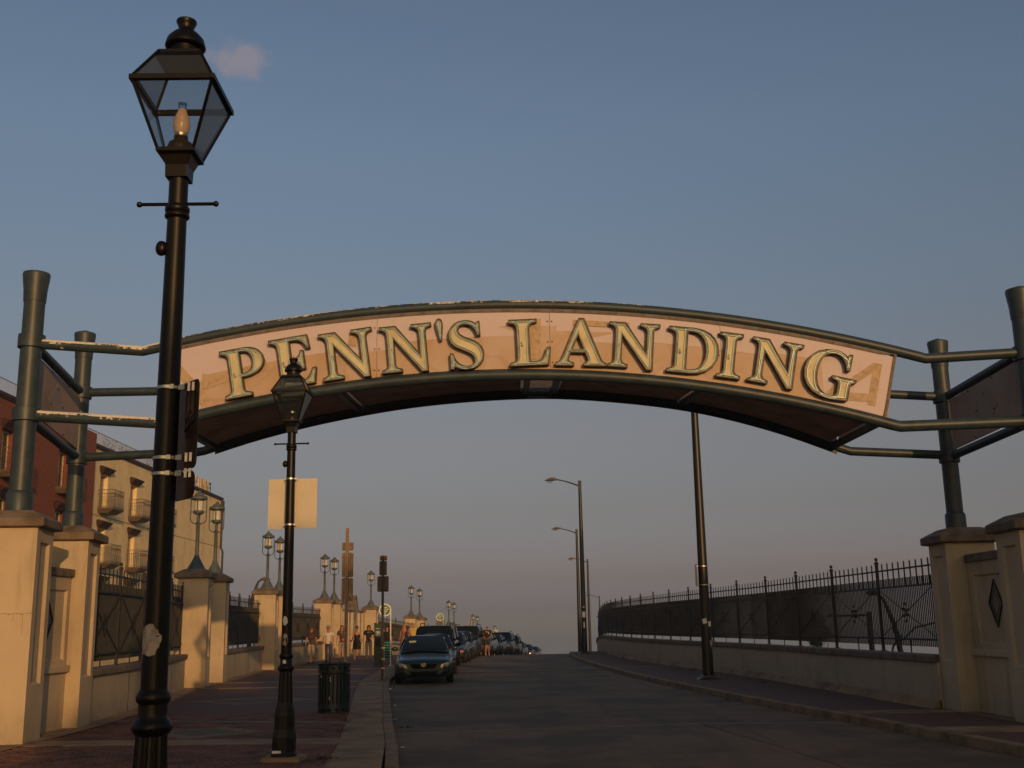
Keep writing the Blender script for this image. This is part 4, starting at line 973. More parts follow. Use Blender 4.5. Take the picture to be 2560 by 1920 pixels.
G['E'] = [[(0, 0), (.76, 0), (.82, .32), (.74, .32), C(.69, .17, .62, .085, .47, .085), (.385, .085), (.385, .455), C(.48, .455, .53, .42, .555, .32), (.62, .32), (.62, .70), (.555, .70), C(.53, .59, .48, .55, .385, .55), (.385, .915), (.46, .915), C(.58, .915, .64, .86, .68, .72), (.75, .72), (.73, 1)]+SER_TL+SER_BL]
G['N'] = [[(0, 0), (.40, 0), (.40, .07), C(.32, .085, .275, .11, .275, .2), (.275, .70), (.77, -.03), (.90, -.03), (.90, .8), C(.90, .89, .94, .915, 1.02, .93), (1.02, 1), (.62, 1), (.62, .93), C(.70, .915, .76, .89, .76, .8), (.76, .35), (.33, 1), (0, 1), (0, .93), C(.08, .92, .13, .88, .13, .8), (.13, .2), C(.13, .11, .08, .085, 0, .07)]]
G['S'] = [[(.61, .98), (.61, .68), (.54, .68), C(.52, .83, .43, .93, .32, .93), C(.23, .93, .19, .88, .19, .82), C(.19, .71, .31, .67, .43, .61), C(.57, .54, .66, .45, .66, .29), C(.66, .11, .51, -.02, .33, -.02), C(.23, -.02, .15, .0, .09, .05), (.07, 0), (.0, 0), (.0, .34), (.07, .34), C(.10, .17, .20, .055, .33, .055), C(.42, .055, .47, .10, .47, .17), C(.47, .28, .37, .33, .25, .39), C(.10, .46, -.01, .54, -.01, .71), C(-.01, .89, .13, 1.02, .31, 1.02), C(.41, 1.02, .48, .99, .53, .94), (.55, .98)]]
G["'"] = [[(.09, 1), C(.02, 1, -.01, .94, .0, .87), C(.01, .78, .06, .66, .09, .52), (.14, .52), C(.15, .66, .18, .78, .185, .87), C(.19, .94, .16, 1, .09, 1)]]
G['L'] = [[(0, 0), (.72, 0), (.77, .38), (.69, .38), C(.64, .18, .58, .085, .45, .085), (.385, .085), (.385, .8), C(.385, .88, .42, .91, .53, .925), (.53, 1)]+SER_TL+SER_BL]
G['A'] = [[(0, 0), (.37, 0), (.37, .07), C(.28, .085, .245, .11, .27, .18), (.305, .28), (.58, .28), (.625, .17), C(.65, .11, .63, .085, .55, .07), (.55, 0), (1.0, 0), (1.0, .07), C(.94, .085, .92, .11, .89, .18), (.56, 1.03), (.45, 1.03), (.14, .2), C(.11, .12, .07, .085, 0, .07)], [(.335, .36), (.55, .36), (.445, .66)]]
G['D'] = [[(0, 0), (.45, 0), C(.78, 0, .98, .2, .98, .5), C(.98, .8, .80, 1, .48, 1)]+SER_TL+SER_BL, [(.375, .085), (.44, .085), C(.62, .085, .73, .24, .73, .5), C(.73, .76, .62, .915, .44, .915), (.375, .915)]]
G['I'] = [[(0, 0), (.53, 0), (.53, .075), C(.43, .09, .385, .12, .385, .2), (.385, .8), C(.385, .88, .43, .91, .53, .925), (.53, 1)]+SER_TL+SER_BL]
G['G'] = [[(.87, .64), (.80, .64), C(.77, .81, .68, .94, .54, .94), C(.36, .94, .26, .76, .26, .5), C(.26, .22, .38, .06, .55, .06), C(.63, .06, .68, .09, .68, .14), (.68, .32), C(.68, .38, .64, .40, .55, .415), (.55, .485), (1.02, .485), (1.02, .415), C(.95, .40, .92, .38, .92, .32), (.92, .02), C(.80, .0, .68, -.02, .55, -.02), C(.22, -.02, 0, .18, 0, .5), C(0, .82, .22, 1.02, .53, 1.02), C(.64, 1.02, .72, .98, .78, .93), (.81, .99), (.88, .99)]]
def inset(lp, d, hole=False):
    A = sum(lp[i][0]*lp[(i+1) % len(lp)][1]-lp[(i+1) % len(lp)][0]*lp[i][1] for i in range(len(lp)))
    if A < 0: lp = lp[::-1]
    if hole: d = -d
    n = len(lp); o = []
    for i in range(n):
        a, b, c = Vector(lp[i-1]), Vector(lp[i]), Vector(lp[(i+1) % n])
        e1, e2 = (b-a).normalized(), (c-b).normalized(); n1, n2 = Vector((-e1.y, e1.x)), Vector((-e2.y, e2.x))
        k = n1+n2
        if k.length < .2: k = n1
        k.normalize(); o.append(b+k*(d/max(.55, k.dot(n1))))
    return [(p.x, p.y) for p in o]
LET = [('P', .172, .815, .797, -4.51, 5.235), ('E', .160, .86, .81, -3.745, 5.385), ('N', .136, .839, .779, -2.975, 5.502), ('N', .087, .819, .765, -2.046, 5.610), ("'", .06, .616, .760, -1.165, 5.741), ('S', .055, .83, .78, -.965, 5.66),
       ('L', .03, .86, .765, -.022, 5.695), ('A', -.035, .812, .762, .69, 5.70), ('N', -.085, .798, .740, 1.514, 5.672), ('D', -.115, .83, .75, 2.44, 5.575), ('I', -.152, .712, .744, 3.223, 5.474), ('N', -.199, .802, .733, 3.71, 5.403), ('G', -.246, .822, .775, 4.53, 5.210)]
for ch, a, sx_, sy_, ox, oz in LET:
    loops = [flat(p) for p in G[ch]]
    if loops:
        pass
    ca, sa = cos(a), sin(a)
    y0 = YF-.145; dep = .105
    def fn(u, v, d, y0=y0): return A_(ox+ca*u*sx_-sa*v*sy_, y0+d, oz+sa*u*sx_+ca*v*sy_)
    root = empty('letter'); root.parent = ga; root['label'] = {"'": 'apostrophe'}.get(ch, 'letter '+ch)
    # dark return: a ring of wall round the letter, open in front
    m = MB()
    for k, lp_ in enumerate(loops):
        io = inset(lp_, .014, k > 0)
        A = sum(lp_[i][0]*lp_[(i+1) % len(lp_)][1]-lp_[(i+1) % len(lp_)][0]*lp_[i][1] for i in range(len(lp_)))
        L0 = lp_ if A > 0 else lp_[::-1]; n = len(L0)
        vs = [fn(u, v, 0) for u, v in L0]+[fn(u, v, dep) for u, v in L0]+[fn(u, v, 0) for u, v in io]+[fn(u, v, .05) for u, v in io]
        fs = []
        for i in range(n):
            j = (i+1) % n
            fs += [(i, j, n+j, n+i), (j, i, 2*n+i, 2*n+j), (2*n+j, 2*n+i, 3*n+i, 3*n+j)]
        m.add(vs, fs)
    m.build('letter_return', M['letter_side'], root)
    m = MB()
    band_ = []
    for k, lp_ in enumerate(loops):
        a1 = inset(lp_, .010, k > 0); a2 = inset(lp_, .044, k > 0); n = len(a1)
        m.add([fn(u, v, .012) for u, v in a1]+[fn(u, v, .03) for u, v in a2], [(i, (i+1) % n, n+(i+1) % n, n+i) for i in range(n)])
    m.build('letter_trim', M['letter_trim'], root)
    m = MB(); m.extrude([inset(l, .02, k > 0) for k, l in enumerate(loops)], .02, lambda u, v, d: fn(u, v, .034+d), back=False); m.build('letter_face', M['letter_face'], root)
    for k, lp_ in enumerate(loops):
        io = inset(lp_, .060, k > 0)
        # drop points that bunch up
        q = [io[0]]
        for p in io[1:]:
            if (Vector(p)-Vector(q[-1])).length > .02: q.append(p)
        m = MB(); m.tube([fn(u, v, .014) for u, v in q], .0066, 6, closed=True); m.build('neon_tube', M['neon'], root)
    for q_ in ((.22, .50), (.24, .44)) if ch in 'PELDIN' else ():
        m = MB(); c = fn(q_[0], q_[1], .02); m.ell(c, (.022, .008, .022), 8, 4); m.build('tube_stub', M['letter_trim'], root)

# ================================================================== GAS LAMPS
def gas_lamp(loc, label, yaw=.05, frosted=True, knob=3.79):
    """Franklin type post, all heights above the pavement"""
    r = empty('gas_lamp_post', loc, yaw, label, 'street lamp', 'black gas lamp posts on the left pavement')
    L = M['lamp']
    Z = lambda z: z-SW
    m = MB(); m.sq([(.245, -.02), (.235, .035), (.22, .045)]); m.build('base_plate', M['conc'], r, bevel=.006)
    m = MB(); m.lathe([(.160, .04), (.160, .07), (.148, .10), (.148, Z(.40)), (.142, Z(.44)), (.128, Z(.50)), (.126, Z(.66)), (.118, Z(.71)), (.118, Z(.73)), (.100, Z(.80))], 8, phase=pi/8, smooth=False); m.build('pedestal', L, r, bevel=.006)
    # fluted shaft
    m = MB(); n = 48; rings = []
    for z, rr in ((Z(.78), .098), (Z(.82), .094), (Z(1.19), .078)):
        rings.append([((rr-(.006 if j % 4 in (1, 2) else 0))*cos(2*pi*j/n), (rr-(.006 if j % 4 in (1, 2) else 0))*sin(2*pi*j/n), z) for j in range(n)])
    m.loft(rings, smooth=False); m.build('fluted_shaft', L, r)
    m = MB(); m.lathe([(.078, Z(1.18)), (.092, Z(1.195)), (.103, Z(1.215)), (.103, Z(1.23)), (.090, Z(1.25)), (.076, Z(1.27)), (.073, Z(1.29)), (.072, Z(1.335)), (.085, Z(1.35)), (.088, Z(1.37)), (.080, Z(1.39)), (.068, Z(1.41))], 28); m.build('moulded_collar', L, r)
    m = MB(); m.lathe([(.067, Z(1.40)), (.064, Z(1.9)), (.060, Z(2.9)), (.053, Z(4.0)), (.053, Z(4.25))], 24); m.build('shaft', L, r)
    m = MB(); m.lathe([(.053, Z(3.96)), (.068, Z(3.975)), (.068, Z(3.99)), (.060, Z(4.0)), (.068, Z(4.01)), (.068, Z(4.03)), (.055, Z(4.045))], 24); m.build('collar', L, r)
    m = MB(); m.tube([(-.215, 0, Z(4.055)), (.215, 0, Z(4.055))], .0105, 8)
    for s in (-1, 1): m.ell((s*.215, 0, Z(4.055)), (.017, .017, .017), 8, 6)
    m.build('ladder_bar', L, r)
    m = MB(); m.ell((-.075, -.01, Z(knob)), (.035, .03, .045), 10, 6); m.box((-.055, 0, Z(knob)), (.03, .03, .06)); m.build('photocell', L, r)
    m = MB(); m.sq([(.062, Z(4.20)), (.064, Z(4.27)), (.085, Z(4.325)), (.105, Z(4.335)), (.105, Z(4.352))]); m.build('lantern_socket', L, r, bevel=.004)
    zb, zt, zr = Z(4.345), Z(4.715), Z(4.945); hb, ht, hr = .098, .222, .115
    cor = [(-1, -1), (1, -1), (1, 1), (-1, 1)]
    for (sx_, sy_) in cor:
        m = MB(); m.tube([(sx_*hb, sy_*hb, zb), (sx_*ht, sy_*ht, zt)], .0095, 4, smooth=False); m.build('corner_bar', L, r)
        m = MB(); m.tube([(sx_*ht, sy_*ht, zt+.02), (sx_*hr, sy_*hr, zr)], .0095, 4, smooth=False); m.build('roof_bar', L, r)
    m = MB(); m.extrude([[(-.238, -.238), (.238, -.238), (.238, .238), (-.238, .238)], [(-.206, -.206), (.206, -.206), (.206, .206), (-.206, .206)]], .028, lambda u, v, d: (u, v, zt+.022-d)); m.build('roof_rim', L, r, bevel=.003)
    m = MB(); m.extrude([[(-.108, -.108), (.108, -.108), (.108, .108), (-.108, .108)], [(-.086, -.086), (.086, -.086), (.086, .086), (-.086, .086)]], .02, lambda u, v, d: (u, v, zb+.012-d)); m.build('base_rim', L, r)
    for k in range(4):
        a, b = cor[k], cor[(k+1) % 4]
        m = MB(); q = .985
        v0 = [(a[0]*hb*q, a[1]*hb*q, zb+.01), (b[0]*hb*q, b[1]*hb*q, zb+.01), (b[0]*ht*q, b[1]*ht*q, zt), (a[0]*ht*q, a[1]*ht*q, zt)]
        n_ = Vector((a[0]+b[0], a[1]+b[1], 0)).normalized()*.003
        v1 = [tuple(Vector(p)-n_) for p in v0]; m.loft([v0, v1], smooth=False); m.build('pane', M['glass'], r)
        m = MB(); f = .80
        e = lambda s_, t: (s_[0]*(ht+(hr-ht)*t)*q, s_[1]*(ht+(hr-ht)*t)*q, zt+.02+(zr-zt-.02)*t)
        v0 = [e(a, 0), e(b, 0), e(b, f), e(a, f)]; v1 = [tuple(Vector(p)-n_) for p in v0]; m.loft([v0, v1], smooth=False); m.build('roof_pane', M['glass'], r)
        m = MB(); v0 = [e(a, f), e(b, f), e(b, 1.02), e(a, 1.02)]; v1 = [tuple(Vector(p)-n_*2) for p in v0]; m.loft([v0, v1], smooth=False); m.build('roof_plate', L, r)
    m = MB(); m.sq([(.118, zr-.01), (.118, zr+.008)]); m.lathe([(.092, zr), (.086, zr+.03), (.084, zr+.09), (.086, zr+.10)], 24); m.build('chimney_neck', L, r)
    m = MB(); q = zr+.052; m.lathe([(.07, q+.02), (.106, q+.018), (.115, q+.026), (.115, q+.036), (.104, q+.075), (.074, q+.110), (.048, q+.128), (.043, q+.146), (.052, q+.172), (.059, q+.186), (.057, q+.196), (.0, q+.206)], 28); m.build('vent_hood', L, r)
    m = MB(); m.lathe([(.007, q+.20), (.006, q+.213), (.012, q+.220), (.0, q+.230)], 8); m.build('finial', L, r)
    m = MB(); m.lathe([(.075, zb), (.077, zb+.045), (.066, zb+.075), (.044, zb+.09), (.040, zb+.095), (.040, zb+.118)], 24); m.build('burner_housing', M['lamp_brass'], r)
    m = MB(); m.lathe([(.036, zb+.117), (.038, zb+.135), (.034, zb+.138)], 20); m.build('burner_ring', M['steel'], r)
    g = MB()
    if frosted: g.lathe([(.036, zb+.137), (.045, zb+.165), (.049, zb+.195), (.046, zb+.225), (.032, zb+.258), (.025, zb+.275), (.024, zb+.285)], 20)
    else: g.lathe([(.022, zb+.137), (.030, zb+.165), (.034, zb+.195), (.026, zb+.23), (.0, zb+.25)], 16)
    g.build('lamp_chimney', M['glass_globe'] if frosted else M['glass'], r)
    if frosted:
        m = MB(); m.lathe([(.0235, zb+.285), (.025, zb+.325)], 16); m.build('chimney_tip', M['glass'], r)
    m = MB(); m.lathe([(.006, zb+.12), (.008, zb+.15), (.0, zb+.165)], 8); m.build('burner_tip', M['steel'], r)
    return r
g1 = gas_lamp((-1.87, 5.89, SW), 'tall black gas lamp post in the foreground, lantern at the top left', .02)
# white paint patch on the shaft
m = MB(); cyl = lambda a, z, rr=.0675: (rr*sin(a), -rr*cos(a), z)
pts = []
for k in range(26):
    t = 2*pi*k/26; q = 1+.07*sin(5*t+1)+.06*sin(11*t); pts.append((-.36+1.0*cos(t)*q, 1.655-SW+.080*sin(t)*q))
vs = [cyl(-.36, 1.66-SW, .0675)]+[cyl(a, z, .0675) for a, z in pts]+[cyl(-.36+(a+.36)*.5, 1.66-SW+(z-1.66+SW)*.5, .0677) for a, z in pts]
n = 26
m.add(vs, [(1+i, 1+(i+1) % n, 1+n+(i+1) % n, 1+n+i) for i in range(n)]+[(1+n+i, 1+n+(i+1) % n, 0) for i in range(n)], True)
M['paint_patch'] = simple('grey_white_overpaint', (.46, .38, .33), .75, var=.45, scale=14, bmp=.3)
m.build('paint_patch', M['paint_patch'], g1)
g2 = gas_lamp((-2.885, 14.25, SW), 'second black gas lamp post, behind the near one, with a blank square sign', -.03, frosted=False)
for (a, z, w, h) in ((-.2, 1.80, .5, .07), (-.1, 1.57, .55, .09), (-.1, 1.30, .3, .035)):
    m = MB(); n = 14; rr = .0665 if z > 1.4 else .0745
    pp = [(a+w*cos(2*pi*k/n)*(1+.15*sin(3*k)), z-SW+h/1.2*sin(2*pi*k/n)) for k in range(n)]
    m.add([cyl(a, z-SW, rr+.001)]+[cyl(x, y, rr) for x, y in pp], [(1+i, 1+(i+1) % n, 0) for i in range(n)], True); m.build('sticker', M['white'] if z != 1.57 else M['paint_patch'], g2)
for (x, z, w, h) in ((-.06, .235, .11, .03), (.0, .20, .09, .05)):
    m = MB(); m.box((x, -.138, z-SW), (w, .004, h)); m.build('bare_patch', M['white'] if h < .04 else M['black'], g2)
# ---- plates strapped to the near post
def rounded(w, h, r, n=4):
    o = []
    for cx, cy, a0 in ((w/2-r, -h/2+r, -pi/2), (w/2-r, h/2-r, 0), (-w/2+r, h/2-r, pi/2), (-w/2+r, -h/2+r, pi)):
        for k in range(n+1): a = a0+pi/2*k/n; o.append((cx+r*cos(a), cy+r*sin(a)))
    return o
def plate(name, P, Q, z0, z1, mat, label, cat='sign', r=.04, th=.003):
    P = Vector(P); Q = Vector(Q); w = (Q-P).length; d = (Q-P).normalized(); nrm = Vector((d.y, -d.x)); c = (P+Q)/2
    e = empty(name, (c.x, c.y, (z0+z1)/2), 0, label, cat)
    m = MB(); m.extrude([rounded(w, z1-z0, r)], th, lambda u, v, k: (d.x*u-nrm.x*k, d.y*u-nrm.y*k, v)); m.build('plate', mat, e)
    return e, d, nrm
s1, d1, n1 = plate('street_sign', (-1.91, 6.075), (-1.68, 5.81), 2.545, 3.03, M['sign_bronze'], 'tall rounded metal sign with a shell-shaped emblem strapped to the near lamp post')
# emblem, drawn in line on the plate
def on_plate(u, v, k=.004): return (d1.x*u+n1.x*k, d1.y*u+n1.y*k, v)
em = [(.035, -.135)]+[(.035+.0*k, .02+.0*k) for k in range(0)]
out_l = [(.030, -.10), (.030, .08)]+[(.082-.052*cos(pi*k/8), .08+.075*sin(pi*k/8)) for k in range(1, 9)]+[(.134, -.06)]
m = MB(); m.tube([on_plate(u, v+.06) for u, v in out_l], .0028, 5)
m.tube([on_plate(.082, .12+.09), on_plate(.082, .0+.06)], .0018, 5)
m.tube([on_plate(.034+.1*k/8, -.03+.02*k/8+.05*sin(pi*k/8)+.04) for k in range(9)], .003, 5)
m.tube([on_plate(.030, -.07+.04), on_plate(.134, -.02+.04)], .006, 5)
m.tube([on_plate(.030+.013*k, -.10+.055*k/8*.5+(-.02 if k % 2 else .012)+.04) for k in range(9)], .0022, 5)
m.build('emblem', M['black'], s1)
m = MB(); m.extrude([[(.032, .04)]+[(.082-.048*cos(pi*k/8), .14+.07*sin(pi*k/8)) for k in range(9)]+[(.132, .05)]], .001, lambda u, v, k: on_plate(u, v, .002)); m.build('emblem_field', simple('emblem_tan', (.30, .22, .15), .5), s1)
s2, _, _ = plate('street_sign', (-1.905, 6.075), (-1.69, 5.83), 2.385, 2.535, M['sign_bronze'], 'short rounded metal sign below the emblem sign on the near lamp post', r=.05)
def strap(par, z, x, y, r, w=.016, loc=None):
    o = par.location; m = MB(); m.lathe([(r, -w/2), (r+.003, -w/2), (r+.003, w/2), (r, w/2)], 24, (x-o.x, y-o.y, z-o.z))
    m.box((x-o.x+r*.55, y-o.y-r*.85, z-o.z), (.022, .016, w*1.5)); m.box((x-o.x+r+.022, y-o.y-r*.42, z-o.z), (.04, .02, w*1.8), rz=-.3); m.box((x-o.x+r+.062, y-o.y-r*.62, z-o.z), (.014, .012, w*3)); m.box((x-o.x+r+.088, y-o.y-r*.78, z-o.z), (.014, .012, w*3))
    return m.build('strap', M['steel'], par)
strap(s1, 2.99, -1.87, 5.89, .061); strap(s1, 2.605, -1.87, 5.89, .063); strap(s2, 2.52, -1.87, 5.89, .063)
s3, d3, n3 = plate('blank_sign', (-3.19, 14.36), (-2.545, 14.29), 2.96, 3.605, M['cream'], 'blank cream square sign strapped to the second gas lamp post', r=.004, th=.004)
def strap2(par, z, x, y, r, w=.02):
    o = par.location; m = MB(); m.lathe([(r, -w/2), (r+.004, -w/2), (r+.004, w/2), (r, w/2)], 20, (x-o.x, y-o.y, z-o.z)); m.box((x-o.x+r+.01, y-o.y, z-o.z), (.03, .02, w)); m.box((x-o.x-r-.008, y-o.y+.03, z-o.z), (.02, .07, w)); return m.build('strap', M['steel'], par)
strap2(s3, 3.595, -2.885, 14.25, .056); strap2(s3, 3.005, -2.885, 14.25, .058)
# ================================================================== BIN, SIGN POSTS, KIOSK
def litter_bin(loc):
    r = empty('litter_bin', loc, .1, 'dark slatted litter bin with round holes under its rim, beside the concrete strip', 'litter bin'); R_ = .30; B = M['can']
    m = MB(); n = 26
    slat = MB(); slat.hexa([(-.022, -.004, 0), (.022, -.004, 0), (.022, .004, 0), (-.022, .004, 0)], [(-.024, -.004, .56), (.024, -.004, .56), (.024, .004, .56), (-.024, .004, .56)]); sm = slat.mesh('slat', B)
    for k in range(n):
        a = 2*pi*k/n; o = bpy.data.objects.new('slat', sm); COL.objects.link(o); o.parent = r; o.location = (R_*cos(a), R_*sin(a), .15); o.rotation_euler = (0, 0, a+pi/2)
    def bandm(z0, z1, rr0, rr1, holes=0):
        m = MB()
        if not holes: m.lathe([(rr0, z0), (rr1, z1), (rr1-.006, z1), (rr0-.006, z0), (rr0, z0)], 36); return m
        w = 2*pi/holes
        for k in range(holes):     # one cell with a round hole
            K = 16
            for q in range(K):
                a0, a1 = 2*pi*q/K, 2*pi*(q+1)/K
                def pt(a, f):
                    if f == 0: u, v = .30*cos(a), .34*sin(a)
                    else:
                        s_ = 1/max(abs(cos(a)), abs(sin(a))); u, v = .5*cos(a)*s_, .5*sin(a)*s_
                    th = (k+u)*w; return (rr0*cos(th), rr0*sin(th), (z0+z1)/2+v*(z1-z0))
                m.add([pt(a0, 0), pt(a1, 0), pt(a1, 1), pt(a0, 1)], [(0, 1, 2, 3)])
        return m
    bandm(.73, .77, R_+.005, R_+.008).build('band', B, r)
    bandm(.77, .865, R_+.008, R_+.008, 16).build('pierced_band', B, r)
    bandm(.865, .885, R_+.010, R_+.012).build('band', B, r)
    bandm(.09, .17, R_, R_).build('band', B, r)
    bandm(.02, .09, R_, R_, 14).build('pierced_band', B, r)
    bandm(.0, .022, R_, R_+.004).build('band', B, r)
    m = MB(); m.tube([(cos(2*pi*k/32)*(R_+.012), sin(2*pi*k/32)*(R_+.012), .90) for k in range(32)], .017, 8, closed=True); m.build('rim', B, r)
    m = MB(); m.lathe([(R_-.05, .05), (R_-.045, .86), (R_-.055, .86), (R_-.06, .06)], 28); m.build('liner', M['black'], r)
    for (a, z, h) in ((-1.75, .62, .09), (-1.80, .27, .05), (-2.45, .67, .05)):
        m = MB(); m.box(((R_+.007)*cos(a), (R_+.007)*sin(a), z), (.011, .003, h), rz=a+pi/2); m.build('sticker', M['white'], r)
    return r
litter_bin((-3.52, 22.0, SW))
def sign_post(loc, h, w, label, plates, mat, pmat, holes=True, cat='sign post'):
    r = empty('sign_post', loc, .0, label, cat)
    m = MB(); m.box((0, 0, h/2), (w, w, h)); m.build('post', mat, r)
    if holes:
        m = MB()
        for k in range(int(h/.05)): m.lathe([(w*.17, 0), (.0001, .002)], 6, (0, 0, 0)) if 0 else m.box((0, -w/2-.0015, .05+k*.05), (w*.3, .003, w*.3))
        m.build('punched_holes', M['black'], r)
    m = MB(); m.box((0, 0, .01), (w*2.6, w*2.6, .02)); m.build('foot_plate', mat, r)
    for (cx, z0, z1, pw, y) in plates:
        m = MB(); m.extrude([rounded(pw, z1-z0, .03)], .003, lambda u, v, k: (cx+u, w/2+.004+y+k, (z0+z1)/2+v)); p = m.build('sign_plate', pmat, r)
        for zz in (z0+.06, z1-.06):
            m = MB(); m.box((0, -w/2-.004, zz), (w*.28, .008, w*.28)); m.build('bolt', mat, p)
    return r
sp1 = sign_post((-3.45, 22.95, SW), 3.58, .062, 'perforated metal sign post behind the litter bin, three sign backs', [(.01, 3.12, 3.29, .235, 0), (.01, 2.58, 3.08, .235, 0), (.01, 2.10, 2.565, .235, 0)], simple('galvanised_post', (.30, .22, .17), .5, metal=.4, var=.2, scale=20), simple('sign_back_brown', (.22, .155, .115), .35, metal=.4, var=.3, scale=6))
m = MB(); m.tube([(.06+.022*k, .036-.073, 2.21+.03*sin(2.1*k)+(.02 if k % 2 else -.01)) for k in range(4)], .005, 5); m.build('graffiti_scrawl', M['white'], sp1)
sp2 = sign_post((-4.11, 34.8, SW), 3.75, .07, 'dark sign post on the concrete strip in front of the green kiosk, three sign backs', [(.01, 3.60, 3.75, .23, 0), (.0, 3.14, 3.585, .235, 0), (.0, 2.64, 3.115, .35, 0)], M['pole_brown'], simple('sign_back_dark', (.09, .062, .055), .45, metal=.3, var=.3, scale=6), holes=False)
m = MB(); m.box((.055, 0, .5), (.022, .03, 1.0)); m.build('stub_post', simple('stub', (.3, .24, .18), .5), sp2)
for z in (.35, .62, .95):
    m = MB(); m.box((.03, -.0, z), (.10, .08, .025)); m.build('strap', M['steel'], sp2)
# parking kiosk
kk = empty('parking_kiosk', (-5.72, 46.85, SW), .0, 'tall dark green parking kiosk with a white P plate', 'parking kiosk')
m = MB(); m.loft([[(-.145, -.14, z), (.145, -.14, z), (.145, .14, z), (-.145, .14, z)] for z in (0, 1.62)]+[[(-.145, -.14, 1.76), (.145, -.14, 1.66), (.145, .14, 1.66), (-.145, .14, 1.76)]], smooth=False); m.build('cabinet', M['kiosk'], kk, bevel=.01)
m = MB(); m.box((.02, -.145, 1.32), (.17, .01, .19)); pp = m.build('p_plate', M['white'], kk)
m = MB(); m.box((.02, -.149, 1.32), (.145, .008, .165)); m.build('p_field', M['kiosk'], pp)
text_bm('P', .19, .004, lambda u, v, d: (.02+u, -.156+d, 1.255+v), bold=.006).build('letter', M['white'], pp)
text_bm('PARKING', .042, .003, lambda u, v, d: (.02+u, -.147+d, 1.50+v), bold=.001).build('word', M['white'], kk)
m = MB(); m.box((.02, -.142, .95), (.2, .006, .3)); m.build('pay_panel', M['black'], kk)
# round kiosk signs
def round_sign(loc, h, dx, label):
    r = empty('round_sign', loc, 0, label, 'sign', 'round green kiosk signs on white posts')
    m = MB(); m.tube([(0, 0, 0), (0, 0, h+.02)], .028, 10); m.build('post', M['white'], r)
    m = MB(); m.box((0, 0, .008), (.2, .16, .016)); m.build('foot_plate', M['white'], r)
    c = (-dx, -.05, h)
    def disc(rr, y, th): q = MB(); q.extrude([[(rr*cos(2*pi*k/36), rr*sin(2*pi*k/36)) for k in range(36)]], th, lambda u, v, d: (c[0]+u, y+d, c[2]+v)); return q
    d = disc(.265, -.06, .03).build('disc', M['white'], r); disc(.205, -.066, .006).build('green_field', M['sign_green'], d)
    for i, (w, zz, s_) in enumerate((('KIOSK', .075, .085), ('LOCATED', -.005, .082), ('HERE', -.085, .085))):
        text_bm(w, s_, .003, lambda u, v, k: (c[0]+u, -.070+k, c[2]+zz+v), bold=.003, xs=.9).build('word', M['white'], d)
    q = MB(); q.extrude([[(-.012, -.10), (-.012, -.15), (-.04, -.15), (0, -.195), (.04, -.15), (.012, -.15), (.012, -.10)]], .003, lambda u, v, k: (c[0]+u, -.070+k, c[2]+v)); q.build('arrow', M['white'], d)
    return r
round_sign((-5.26, 47.4, SW), 2.27, .23, 'nearest round green and white sign reading KIOSK LOCATED HERE')
round_sign((-5.02, 78.0, SW+zg(78)), 2.50, .22, 'second round kiosk sign, over the dark sports utility car')
round_sign((-1.9, 115, SW+zg(115)), 2.65, .2, 'farthest round kiosk sign, right of the man in black')
sign_post((-4.85, 120, SW+zg(120)), 4.2, .07, 'small far sign post seen against the sky above the parked cars', [(0, 3.3, 4.1, .3, 0)], M['pole_brown'], M['sign_back'], holes=False)

# ================================================================== STREET LIGHT POLES
def light_pole(loc, label, h=9.3, arm=True, r0=.155, r1=.085, base=True, rz=0):
    r = empty('street_light', loc, rz, label, 'street light', 'tall street light poles along the right pavement')
    m = MB(); m.lathe([(r0, 0), (r0*.985, .4), (r1, h)], 8 if 0 else 20); m.build('pole', M['pole_brown'], r)
    if base: m = MB(); m.sq([(.30, -.01), (.28, .03), (.20, .05), (.19, .10), (r0*1.02, .12)]); m.build('base', M['pole_brown'], r, bevel=.01)
    m = MB(); m.lathe([(r1*1.1, h-.02), (r1*1.1, h+.03), (0, h+.05)], 16); m.build('pole_cap', M['pole_brown'], r)
    if arm:
        pts = [(-.05, 0, h-.25), (-.45, 0, h-.10), (-.85, 0, h+.03), (-1.15, 0, h+.09)]
        m = MB(); m.tube(pts, [.045, .038, .032, .03], 10); m.box((-.03, 0, h-.25), (.14, .14, .28)); m.build('arm', M['pole_brown'], r)
        m = MB(); rings = []
        for t, (w, hh, zc) in enumerate(((.045, .04, 0), (.09, .065, .01), (.135, .10, .02), (.155, .12, .02), (.15, .11, .01), (.10, .075, -.01), (.03, .03, -.03))):
            x = -1.12-t*.135; rings.append([(x, w*cos(a), h+.10+zc+hh*sin(a)*(1 if sin(a) > 0 else .55)) for a in [2*pi*q/14 for q in range(14)]])
        m.loft(rings); hd = m.build('lamp_head', M['cobra'], r)
        m = MB(); m.ell((-1.66, 0, h+.065), (.18, .12, .12), 14, 8); m.build('lens_bowl', M['glass'], hd)
        m = MB(); m.lathe([(.025, 0), (.028, .05), (0, .06)], 8, (-1.42, 0, h+.21)); m.build('photocell', M['cobra'], hd)
    return r
pA = light_pole((5.32, 31.85, SW), 'tall dark stickered pole on the right pavement, its top hidden behind the arch', 10.2)
m = MB(); m.extrude([rounded(.46, .62, .03)], .004, lambda u, v, k: (-.19-k, u*.9, 2.85+v)); sg = m.build('sign_plate', M['sign_back'], pA)
for z in (3.1, 2.58):
    m = MB(); m.lathe([(.146, -.012), (.150, -.012), (.150, .012), (.146, .012)], 20, (0, 0, z)); m.box((-.165, 0, z), (.06, .04, .03)); m.build('strap', M['steel'], pA)
